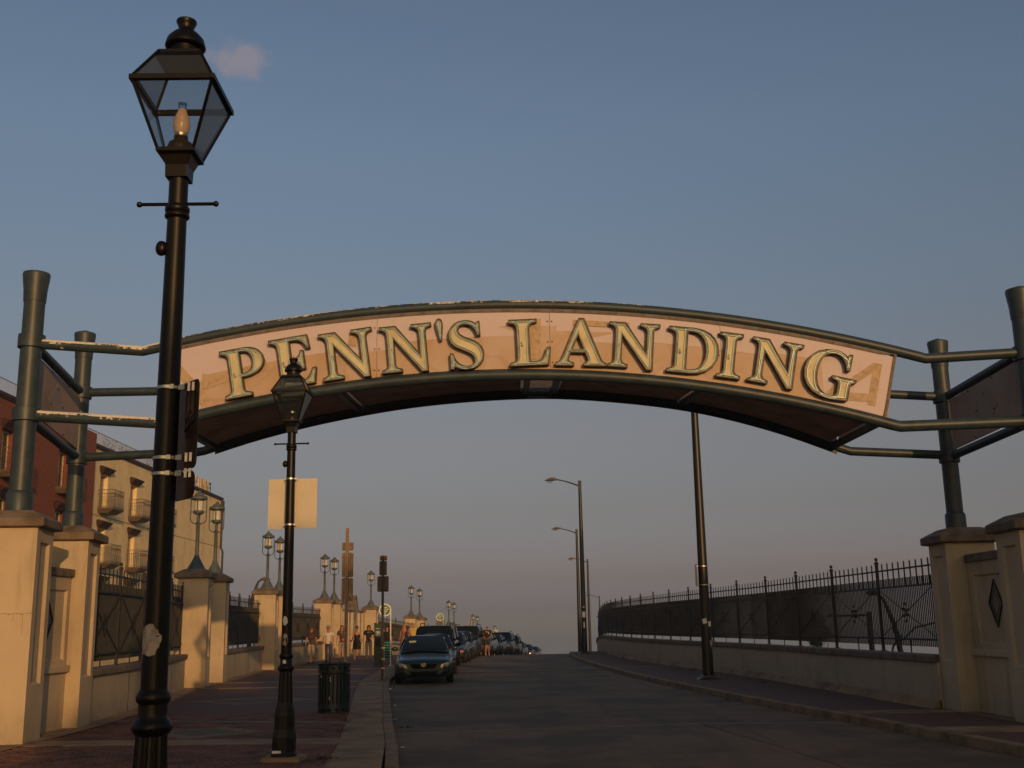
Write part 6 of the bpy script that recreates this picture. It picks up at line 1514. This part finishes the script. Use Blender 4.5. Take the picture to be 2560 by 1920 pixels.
def carpaint(name, c, met=.5):
    m, t, b = new_mat(name); b.inputs['Base Color'].default_value = (*c, 1); b.inputs['Metallic'].default_value = met; b.inputs['Roughness'].default_value = .42
    b.inputs['Coat Weight'].default_value = .5; b.inputs['Coat Roughness'].default_value = .12
    f = noise(t, 5, 5); t.links.new(ramp(t, f, [(.35, (.36, .36, .36)), (.75, (.52, .52, .52))]), b.inputs['Roughness']); return m
M['car_glass'] = simple('car_glass', (.008, .010, .012), .10, var=.2, scale=3, spec=.5)
M['car_trim'] = simple('car_trim', (.006, .006, .006), .75, var=.2, scale=10, spec=.15)
M['chrome'] = simple('chrome', (.75, .74, .72), .15, metal=1, var=.05)
M['headlight'] = simple('headlight_lens', (.52, .48, .43), .15, metal=.4, var=.4, scale=14)
M['amber'] = simple('amber_lens', (.75, .16, .03), .25, var=.15)
M['tail'] = simple('tail_lens', (.30, .01, .008), .25, var=.15)
pt = {k: carpaint('paint_'+k, c) for k, c in {'teal': (.020, .048, .050), 'navy': (.018, .030, .050), 'black': (.012, .013, .018), 'blue': (.030, .055, .09), 'white': (.42, .40, .37), 'slate': (.035, .045, .060), 'silver': (.17, .18, .19), 'maroon': (.05, .016, .016)}.items()}
def cz(y): return zg(y+1)
def head(y): return atan2(-(interp(KL, y+5)-interp(KL, y)), 5)
CARS = [('sedan_teal', 'teal', 'green-blue sedan with oval emblem, first in the row of parked cars', 34.25, -2.80, 0, True),
 ('sedan', 'navy', 'dark blue sedan right behind the green-blue one, its spoked wheel showing', 40.4, -3.02, 0, False),
 ('suv', 'black', 'black sports utility car rising behind the first two sedans', 46.6, -3.50, 0, False),
 ('bmw', 'slate', 'dark sedan with round headlight and orange indicator', 52.6, -3.26, 0, False),
 ('sedan', 'blue', 'blue-grey sedan between the orange-indicator sedan and a dark roof-rack car', 58.6, -3.12, 0, False),
 ('suv', 'slate', 'dark sports utility car with roof rails left of the man in black', 64.2, -3.08, 0, False),
 ('sedan', 'white', 'white car half hidden behind the man in black', 70.4, -2.50, 0, False),
 ('sedan', 'blue', 'blue sedan just right of the man in black', 75.6, -1.93, 0, False),
 ('van', 'slate', 'dark minivan right of the man in black', 81.6, -1.30, 0, False),
 ('suv', 'maroon', 'dark maroon pickup-like car behind the minivan', 89, -.75, 0, False),
 ('sedan', 'silver', 'grey sedan partly sunk behind the crest', 97, -.15, 0, False),
 ('sedan', 'navy', 'dark sedan low behind the crest, second from the far end', 106.5, .62, 0, False),
 ('sedan', 'silver', 'last parked car, only its roof over the crest', 117, 1.45, 0, False)]
for kd, pn, lab, y, x, _, em_ in CARS:
    sl = (zg(y+4.5)-zg(y))/4.5
    c = make_car(kd, pt[pn], lab, (x, y, zg(y)), head(y), emblem=em_, lamps='amber' if pn in ('slate', 'maroon', 'navy') else 'clear')
    c.rotation_euler.x = math.atan(sl)

# ================================================================== PEOPLE
SK = simple('skin', (.42, .22, .14), .6, var=.06, scale=20); SKR = simple('skin_ruddy', (.44, .17, .11), .6, var=.06, scale=20)
def cloth(name, c, bm_=.2): return simple(name, c, .85, var=.12, scale=14, bmp=bm_)
def skin_obj(name, verts, edges, radii, mat, parent, root=0, sub=1):
    me = bpy.data.meshes.new(name); me.from_pydata(verts, edges, []); bm = bmesh.new(); bm.from_mesh(me)
    ly = bm.verts.layers.skin.verify(); bm.verts.ensure_lookup_table()
    for i, v in enumerate(bm.verts):
        rr = radii[i]; v[ly].radius = rr if isinstance(rr, tuple) else (rr, rr); v[ly].use_root = (i == root)
    bm.to_mesh(me); bm.free(); me.materials.append(mat)
    o = bpy.data.objects.new(name, me); COL.objects.link(o); o.parent = parent
    s_ = o.modifiers.new('skin', 'SKIN'); s_.use_smooth_shade = True; q = o.modifiers.new('sub', 'SUBSURF'); q.levels = sub; q.render_levels = sub
    return o
def person(loc, h, face, label, female=False, pose=None, top=None, bottom=None, bkind='trousers', hair=(.05, .025, .012), hkind='short', shoes=(.05, .04, .04), glasses=False, hat=None, bag=None, stout=1.0, skin=SK, sleeves='short', group=None, logo=False, carry=None):
    """stands facing -y before rotation; pose = dict of joint offsets in body heights"""
    P = {'sl': .02, 'sr': -.02, 'armL': (.022, -.01, .024, -.05), 'armR': (.024, .0, .026, -.04), 'hd': 0}
    if pose: P.update(pose)
    r = empty('person', loc, face, label, 'person', group)
    sw = .098 if female else .112; hw = .050
    # joints (x right of figure as seen from front is +x; front is -y)
    V = {}
    V['pel'] = (0, 0, .53); V['spi'] = (0, .008, .62); V['che'] = (0, .005, .72); V['nek'] = (0, .0, .825); V['nk2'] = (0, -.006, .850); V['hd'] = (P['hd']*.3, -.010+P.get('look', 0)*-.01, .898); V['top'] = (P['hd']*.4, -.006+P.get('look', 0)*-.02, .950)
    def leg(s, st):   # st forward stride (-y is front)
        V['hip'+s] = ((hw if s == 'R' else -hw), 0, .50); x = V['hip'+s][0]
        V['kne'+s] = (x*1.05, -st*.55-.006, .285); V['ank'+s] = (x*1.1, -st*1.25+.012, .045+max(0, -st)*.35); V['toe'+s] = (x*1.25, -st*1.25-.062, .018+max(0, -st)*.1)
    leg('R', P['sr']); leg('L', P['sl'])
    def arm(s, a):    # a = (elbow dx, elbow dy, wrist dx, wrist dy[, wrist z, elbow z])
        q = 1 if s == 'R' else -1
        V['sho'+s] = (q*sw, .004, .800); ez = a[5] if len(a) > 5 else .635; V['elb'+s] = (q*(sw+a[0]), a[1], ez)
        wz = a[4] if len(a) > 4 else .495; V['wri'+s] = (q*(sw+a[2]), a[3], wz)
    arm('R', P['armR']); arm('L', P['armL'])
    k = stout; f = .92 if female else 1
    R_ = {'pel': (.064*k, .048*k), 'spi': (.062*k*f, .044*k), 'che': (.084*k*f, .058*k), 'nek': .036, 'nk2': .030, 'hd': (.042, .050), 'top': (.038, .044), 'hipR': .042*k, 'hipL': .042*k, 'kneR': .031, 'kneL': .031, 'ankR': .021, 'ankL': .021, 'toeR': .020, 'toeL': .020, 'shoR': .034*f, 'shoL': .034*f, 'elbR': .023*f, 'elbL': .023*f, 'wriR': .016, 'wriL': .016}
    keys = list(V); ix = {a: i for i, a in enumerate(keys)}
    E = [('pel', 'spi'), ('spi', 'che'), ('che', 'nek'), ('nek', 'nk2'), ('nk2', 'hd'), ('hd', 'top'), ('pel', 'hipR'), ('pel', 'hipL'), ('hipR', 'kneR'), ('hipL', 'kneL'), ('kneR', 'ankR'), ('kneL', 'ankL'), ('ankR', 'toeR'), ('ankL', 'toeL'), ('che', 'shoR'), ('che', 'shoL'), ('shoR', 'elbR'), ('shoL', 'elbL'), ('elbR', 'wriR'), ('elbL', 'wriL')]
    sc = lambda t: tuple(c*h for c in t)
    def graph(name, edges, rad, mat, root):
        ks = []; [ks.append(q) for e in edges for q in e if q not in ks]
        jx = {a: i for i, a in enumerate(ks)}
        return skin_obj(name, [sc(V[a]) for a in ks], [(jx[a], jx[b]) for a, b in edges], [tuple(q*h for q in rad[a]) if isinstance(rad[a], tuple) else rad[a]*h for a in ks], mat, r, jx[root])
    graph('body', E, R_, skin, 'pel')
    grow = lambda ks, d: {a: (tuple(q+d for q in R_[a]) if isinstance(R_[a], tuple) else R_[a]+d) for a in ks}
    hdc = Vector(sc(V['hd']))+Vector((0, 0, .012*h))
    # clothes
    if top:
        ee = [('pel', 'spi'), ('spi', 'che'), ('che', 'nek')]
        if sleeves == 'none': V['cR'] = (sw*.72, .004, .80); V['cL'] = (-sw*.72, .004, .80); R_['cR'] = R_['cL'] = .030; ee += [('che', 'cR'), ('che', 'cL')]
        else:
            for s in 'RL':
                t = .62 if sleeves == 'short' else 1.0
                a, b = Vector(V['sho'+s]), Vector(V['elb'+s]); V['c'+s] = tuple(a+(b-a)*t); R_['c'+s] = .031 if sleeves == 'short' else .028
                ee += [('che', 'sho'+s), ('sho'+s, 'c'+s)]
                if sleeves == 'long': ee += [('c'+s, 'wri'+s)]
        rd = grow(['pel', 'spi', 'che', 'shoR', 'shoL', 'cR', 'cL', 'wriR', 'wriL'], .014); rd['nek'] = .040; V['hem'] = (0, .004, .505); rd['hem'] = (.100*k, .078*k); rd['pel'] = (.094*k, .070*k); ee = [('hem', 'pel')]+ee
        so = graph('shirt', ee, rd, top, 'spi')
    if bkind in ('trousers', 'shorts', 'capri'):
        ee = []; t_ = {'trousers': 1, 'capri': .55, 'shorts': None}[bkind]
        V['wst'] = (0, .004, .585); R_['wst'] = (.072*k*f, .053*k); ee = [('wst', 'pel')]
        for s in 'RL':
            a, b, c = Vector(V['hip'+s]), Vector(V['kne'+s]), Vector(V['ank'+s])
            ee.append(('pel', 'hip'+s))
            if bkind == 'shorts': V['e'+s] = tuple(a+(b-a)*P.get('short', .85)); R_['e'+s] = .046; ee.append(('hip'+s, 'e'+s))
            else: V['e'+s] = tuple(b+(c-b)*t_); R_['e'+s] = .027 if bkind == 'trousers' else .032; ee += [('hip'+s, 'kne'+s), ('kne'+s, 'e'+s)]
        rdt = grow(['wst', 'pel', 'hipR', 'hipL', 'kneR', 'kneL', 'eR', 'eL'], .012); rdt['wst'] = (.070*k*f, .050*k); rdt['pel'] = (.078*k, .060*k)
        graph('trousers' if bkind != 'shorts' else 'shorts', ee, rdt, bottom, 'pel')
    elif bkind == 'dress':
        m = MB(); rings = []
        for z, a, b in ((.60, .082, .062), (.54, .100, .078), (.46, .112, .085), (P.get('hem', .34), .118, .088)):
            rings.append([(a*k*h*cos(2*pi*q/20), b*k*h*sin(2*pi*q/20)*(1+.05*sin(q*3)), z*h) for q in range(20)])
        m.loft(rings); m.build('skirt', bottom, r)
    # shoes
    for s in 'RL':
        a, t = Vector(sc(V['ank'+s])), Vector(sc(V['toe'+s])); m = MB(); c = (a*.45+t*.55); m.ell((c.x, c.y-.004*h, max(.026*h, c.z)), (.028*h, .070*h, .026*h), 12, 8); m.build('shoe', cloth('shoe_'+str(shoes[0]), shoes), r)
    # hands
    for s in 'RL':
        q = 1 if s == 'R' else -1; w = Vector(sc(V['wri'+s])); e = Vector(sc(V['elb'+s])); d = (w-e).normalized(); sd = Vector((0, -1, 0)) if abs(d.z) > .6 else Vector((0, 0, -1)); sd = (sd-d*sd.dot(d)).normalized()
        m = MB(); p = w+d*.028*h; m.ell(tuple(p), (.013*h, .017*h, .026*h) if abs(d.z) > .6 else (.02*h, .02*h, .016*h), 10, 6)
        for i in range(4):
            o_ = sd*(.016-.0105*i)*h; L = (.040, .046, .044, .034)[i]*h; b0 = p+d*.014*h+o_; b1 = b0+d*L*.55; b2 = b1+(d*.8-sd*.1+Vector((-q*.45, 0, 0))).normalized()*L*.45; m.tube([b0, b1, b2], [.0055*h, .005*h, .004*h], 6)
        b0 = w+d*.012*h+sd*.012*h; b1 = b0+(d+sd*.9).normalized()*.026*h; m.tube([b0, b1, b1+d*.016*h], [.006*h, .0055*h, .0045*h], 6)
        m.build('hand', skin, r)
    # face
    fy = hdc.y-.050*h
    m = MB(); m.loft([[(hdc.x-.005*h, fy+.004*h, hdc.z+.012*h), (hdc.x+.005*h, fy+.004*h, hdc.z+.012*h), (hdc.x, fy, hdc.z+.012*h)], [(hdc.x-.010*h, fy+.004*h, hdc.z-.010*h), (hdc.x+.010*h, fy+.004*h, hdc.z-.010*h), (hdc.x, fy-.014*h, hdc.z-.008*h)]]); m.build('nose', skin, r)
    m = MB()
    for q in (-1, 1):
        if glasses: m.ell((hdc.x+q*.017*h, fy+.002*h, hdc.z+.010*h), (.014*h, .006*h, .010*h), 8, 6)
        else: m.ell((hdc.x+q*.016*h, fy+.004*h, hdc.z+.010*h), (.006*h, .004*h, .0035*h), 8, 4)
    if glasses: m.box((hdc.x, fy+.004*h, hdc.z+.013*h), (.06*h, .004*h, .003*h))
    m.build('sunglasses' if glasses else 'eyes', M['black'], r)
    m = MB(); m.ell((hdc.x, fy+.005*h, hdc.z-.022*h), (.011*h, .004*h, .003*h), 8, 4); m.build('mouth', SKR, r)
    m = MB()
    for q in (-1, 1): m.ell((hdc.x+q*.043*h, hdc.y+.004*h, hdc.z+.004*h), (.005*h, .009*h, .014*h), 8, 6)
    m.build('ears', skin, r)
    if hkind != 'bald':
        m = MB(); n = 18
        def hr(z, a, b, oy, front=1): return [(hdc.x+a*h*cos(2*pi*q/n), hdc.y+oy*h+b*h*sin(2*pi*q/n)*(front if sin(2*pi*q/n) < 0 else 1), hdc.z+z*h) for q in range(n)]
        R2 = [hr(.075, .006, .006, .0), hr(.070, .030, .034, .0), hr(.054, .045, .050, .003, .96), hr(.036, .050, .052, .006, .82), hr(.018, .050, .050, .010, .35)]
        if hkind == 'short': R2 += [hr(-.010, .047, .046, .012, .12), hr(-.030, .036, .036, .014, .1)]
        if hkind == 'bob': R2 += [hr(-.005, .062, .052, .010, .30), hr(-.045, .062, .046, .012, .25), hr(-.06, .045, .03, .012, .2)]
        if hkind == 'long': R2 += [hr(-.005, .062, .050, .010, .30), hr(-.045, .070, .048, .014, .35), hr(-.095, .078, .046, .016, .5), hr(-.140, .066, .036, .018, .6), hr(-.165, .040, .020, .018, .6)]
        if hkind == 'bun': R2 += [hr(-.012, .046, .044, .012, .1)]
        m.loft(R2)
        if hkind == 'bun': m.ell((hdc.x, hdc.y+.02*h, hdc.z+.085*h), (.024*h, .024*h, .022*h), 10, 6)
        m.build('hair', cloth('hair_'+str(hair[0]), hair), r)
    if hat:
        m = MB(); m.lathe([(.056*h, 0), (.060*h, .018*h), (.054*h, .045*h), (.030*h, .062*h), (.0, .066*h)], 20, (hdc.x, hdc.y+.004*h, hdc.z+.022*h), sy=1.08); m.ell((hdc.x, hdc.y-.056*h, hdc.z+.024*h), (.040*h, .040*h, .006*h), 12, 4); m.build('cap', cloth('cap_cloth', hat), r)
    if bag:
        m = MB(); c = Vector(sc((bag[1], bag[2], bag[3]))); m.loft([[(c.x-w_*h, c.y-.03*h, c.z+z*h), (c.x+w_*h, c.y-.03*h, c.z+z*h), (c.x+w_*h, c.y+.02*h, c.z+z*h), (c.x-w_*h, c.y+.02*h, c.z+z*h)] for z, w_ in ((-.062, .030), (-.05, .048), (.0, .055), (.05, .045))], smooth=False)
        bo_ = m.build('handbag', cloth('bag_'+str(bag[0][0]), bag[0]), r, bevel=.01)
        m = MB(); sh_ = Vector(sc((-.7*sw if bag[1] > 0 else .7*sw, -.03, .825))); m.tube([tuple(c+Vector((0, -.02, .05*h))), tuple((c+sh_)/2+Vector((0, -.075*h, .04*h))), tuple(sh_), tuple(sh_+Vector((0, .07*h, -.01*h)))], .006*h, 5); m.build('bag_strap', cloth('strap_'+str(bag[0][0]), bag[0]), r)
    if logo:
        m = MB()
        for i, (z, w_) in enumerate(((.735, .055), (.722, .05), (.700, .06))): m.box((0, -.074*h*1.0, z*h), (w_*h*1.6, .004, .008*h))
        m.build('shirt_print', cloth('print_'+str(logo[0]), logo), r)
    if carry:
        w = Vector(sc(V['wri'+carry[0]])); m = MB(); m.box((w.x, w.y-.01*h, w.z-.06*h), carry[1]); m.build('carried_item', cloth('item'+str(carry[2][0]), carry[2]), r)
    return r
wk = 'people walking on the left pavement'
person((-9.38, 51.9, SW), 1.68, .05, 'woman in brown printed T-shirt and pale cropped trousers with a brown shoulder bag', True, {'sl': .05, 'sr': -.05, 'armL': (.028, -.01, .042, -.04, .50), 'armR': (.030, .01, .046, .03, .50)}, cloth('brown_shirt', (.055, .028, .022)), cloth('pale_trousers', (.34, .30, .22)), 'capri', (.10, .045, .02), 'long', (.02, .02, .02), True, bag=((.09, .05, .035), .06, -.07, .58), skin=SKR, logo=(.35, .12, .07), group=wk)
person((-8.72, 52.6, SW), 1.70, .0, 'man in cream flat cap, white shirt and blue jeans looking down', False, {'sl': -.06, 'sr': .05, 'look': 1.4, 'armL': (.030, .02, .045, .02, .50), 'armR': (.030, -.02, .040, -.06, .50)}, cloth('white_shirt', (.62, .58, .52)), cloth('jeans', (.045, .055, .085)), 'trousers', (.2, .18, .15), 'short', (.03, .02, .02), False, hat=(.34, .26, .15), stout=1.03, skin=SKR, carry=('L', (.03, .05, .12), (.6, .3, .12)), group=wk)
person((-8.52, 55.4, SW), 1.74, -.1, 'young woman with long reddish hair, grey top and denim shorts holding a red purse', True, {'sl': .04, 'sr': -.05, 'short': .55, 'armL': (.03, -.01, .04, -.04), 'armR': (.04, -.03, -.01, -.11, .60)}, cloth('grey_top', (.085, .065, .06)), cloth('denim_shorts', (.28, .28, .30)), 'shorts', (.20, .07, .025), 'long', (.25, .12, .08), bag=((.40, .05, .04), .09, -.07, .57), group=wk)
person((-7.73, 55.0, SW), 1.66, .0, 'woman in sleeveless black dress with hair up and a strap across her chest', True, {'sl': .015, 'sr': -.01, 'look': 1.3, 'hem': .33, 'armL': (.03, .0, .03, -.08, .60), 'armR': (.02, -.01, .03, -.02)}, cloth('black_dress', (.012, .010, .010)), cloth('black_skirt', (.012, .010, .010)), 'dress', (.05, .02, .01), 'bun', (.2, .12, .08), sleeves='none', bag=((.10, .06, .045), .09, .0, .50), stout=1.05, group=wk)
person((-7.20, 55.3, SW), 1.72, .05, 'woman in black blouse and grey trousers with sunglasses', True, {'sl': .01, 'sr': -.01, 'armL': (.05, .0, .06, -.03, .58), 'armR': (.055, .02, -.02, -.12, .62)}, cloth('black_blouse', (.013, .011, .012)), cloth('grey_trousers', (.085, .085, .075)), 'trousers', (.10, .04, .02), 'bob', (.03, .02, .02), True, stout=1.12, group=wk)
person((-7.15, 59.3, SW), 1.78, pi, 'person in white shirt and pale shorts seen from behind beside the kiosk', False, {'sl': .04, 'sr': -.04}, cloth('white_tee', (.55, .50, .46)), cloth('pale_shorts', (.32, .24, .18)), 'shorts', (.010, .008, .008), 'short', (.05, .03, .03), group=wk)
def stripes(name, a, b, s=7):
    m, t, bb = new_mat(name); tcn = node(t, 'ShaderNodeTexCoord'); sx = node(t, 'ShaderNodeSeparateXYZ'); t.links.new(tcn.outputs['Object'], sx.inputs[0])
    mm = node(t, 'ShaderNodeMath', operation='MULTIPLY'); t.links.new(sx.outputs[2], mm.inputs[0]); mm.inputs[1].default_value = s
    fr = node(t, 'ShaderNodeMath', operation='FRACT'); t.links.new(mm.outputs[0], fr.inputs[0]); g_ = node(t, 'ShaderNodeMath', operation='GREATER_THAN'); t.links.new(fr.outputs[0], g_.inputs[0]); g_.inputs[1].default_value = .5
    t.links.new(mixc(t, g_.outputs[0], a, b), bb.inputs['Base Color']); bb.inputs['Roughness'].default_value = .85; return m
person((-5.62, 49.3, SW), 1.66, .1, 'woman in aqua and black striped long dress half hidden by the green kiosk', True, {'hem': .14, 'armR': (.02, 0, .02, -.02)}, cloth('dark_cardigan', (.012, .008, .010)), stripes('striped_dress', (.03, .26, .24), (.012, .012, .016), 9), 'dress', (.02, .01, .008), 'long', (.03, .02, .02), stout=1.12, group=wk)
person((-6.15, 62.0, SW+zg(62)), 1.72, -.25, 'blonde woman in beige dress with a dark bag strap, behind the parked cars', True, {'hem': .36, 'armR': (.05, 0, .08, -.02, .55)}, cloth('beige_dress', (.24, .17, .12)), cloth('beige_skirt', (.24, .17, .12)), 'dress', (.42, .24, .09), 'long', (.2, .1, .06), sleeves='none', bag=((.03, .02, .02), .09, 0, .55), skin=SKR, group=wk)
person((-5.55, 61.0, SW+zg(61)), 1.82, -.4, 'grey-haired man in yellow shirt turned towards the blonde woman', False, {'look': .5}, cloth('yellow_shirt', (.62, .46, .12)), cloth('tan_trousers', (.2, .15, .1)), 'trousers', (.42, .33, .27), 'short', (.05, .03, .02), skin=SKR, stout=1.08, group=wk)
bm_ = person((-1.75, 67.6, zg(67.6)), 1.78, .1, 'bald man in black polo shirt and dark shorts standing in the road by the cars', False, {'sl': .015, 'sr': -.015, 'look': .3, 'armL': (.045, -.0, -.03, -.13, .575, .66), 'armR': (.045, -.0, -.07, -.13, .575, .66)}, cloth('black_polo', (.012, .010, .012)), cloth('olive_shorts', (.035, .035, .028)), 'shorts', (.1, .1, .1), 'bald', (.55, .48, .40), True, skin=SKR, stout=1.12)
m = MB(); m.ell((.075, -.145, 1.29), (.03, .006, .035), 10, 6); m.build('chest_badge', M['white'], bm_)

# ================================================================== SMALL THINGS
def weed(x, y, z, s, label, mat=None, n=40):
    m = MB()
    for _ in range(n):
        a = random.uniform(0, 2*pi); L = s*random.uniform(.4, 1); b = Vector((random.gauss(0, s*.35), random.gauss(0, s*.12), 0)); t = b+Vector((cos(a)*L*.7, sin(a)*L*.4, L*random.uniform(.1, .5))); w = Vector((-sin(a), cos(a), 0))*s*.035
        m.add([b-w, b+w, t], [(0, 1, 2)])
    o = m.build('weed_tuft', mat or M['weed'], fix=False); o.location = (x, y, z); tag(o, label, 'weed', 'weeds in the paving joints')
weed(-2.38, 14.25, SW+.004, .20, 'dry weeds right of the second lamp post base', n=70)
weed(-2.75, 17.9, SW+.004, .16, 'dry weeds in the joint beside the concrete strip, near band'); weed(-2.95, 19.7, SW+.004, .17, 'dry weeds where the joint strip meets the concrete strip')
weed(-3.25, 21.4, SW+.004, .17, 'dry weeds at the foot of the litter bin'); weed(-7.2, 16.9, SW+.004, .16, 'dark weeds at the foot of the nearest left pillar')
weed(6.3, 29.5, SW, .18, 'weeds at the foot of the curved right wall, near the dark pole'); weed(5.9, 38.2, SW, .22, 'weeds at the foot of the curved right wall, further on', n=70)
weed(-1.95, 19.9, .0, .2, 'weeds in the left gutter by the steel joint', M['leaf']); weed(4.6, 25.2, .0, .14, 'weeds in the right gutter')
weed(8.3, 16.9, SW+.004, .25, 'low green weeds at the foot of the right-hand wall', M['leaf'], 90)
def litter(x, y, z, s, label, c=(.6, .55, .5)):
    m = MB(); rings = []
    for k in range(5):
        rings.append([(s*(.3+.7*sin(pi*(k+.5)/5))*cos(2*pi*j/9)*random.uniform(.7, 1.1), s*(.3+.7*sin(pi*(k+.5)/5))*sin(2*pi*j/9)*random.uniform(.6, 1), s*.16*k) for j in range(9)])
    m.loft(rings, smooth=False); o = m.build('litter', simple('litter'+str(round(x, 2)), c, .7)); o.location = (x, y, z); tag(o, label, 'litter', 'scraps of litter')
litter(-1.66, 16.6, 0, .04, 'pale scrap of litter in the left gutter, nearest the camera'); litter(-3.55, 31.6, 0, .09, 'crumpled pale paper in the gutter in front of the green-blue sedan', (.75, .65, .6))
litter(-2.30, 21.6, 0, .04, 'small pale scrap in the left gutter beyond the steel joint'); litter(-2.5, 23.4, SW, .03, 'tiny scrap on the concrete strip beside the bin'); 
# evening haze over the river and the far shore
m = MB(); m.box((0, 7600, 5.5), (24400, 21400, 43)); o = m.build('haze', None)
o.data.materials.clear(); hm = bpy.data.materials.new('haze_air'); hm.use_nodes = True; ht_ = hm.node_tree; ht_.nodes.clear()
pv = ht_.nodes.new('ShaderNodeVolumePrincipled'); pv.inputs['Density'].default_value = .0007; pv.inputs['Color'].default_value = (.60, .74, 1, 1); pv.inputs['Anisotropy'].default_value = 0
ho = ht_.nodes.new('ShaderNodeOutputMaterial'); ht_.links.new(pv.outputs[0], ho.inputs['Volume']); o.data.materials.append(hm); tag(o, kind='stuff')
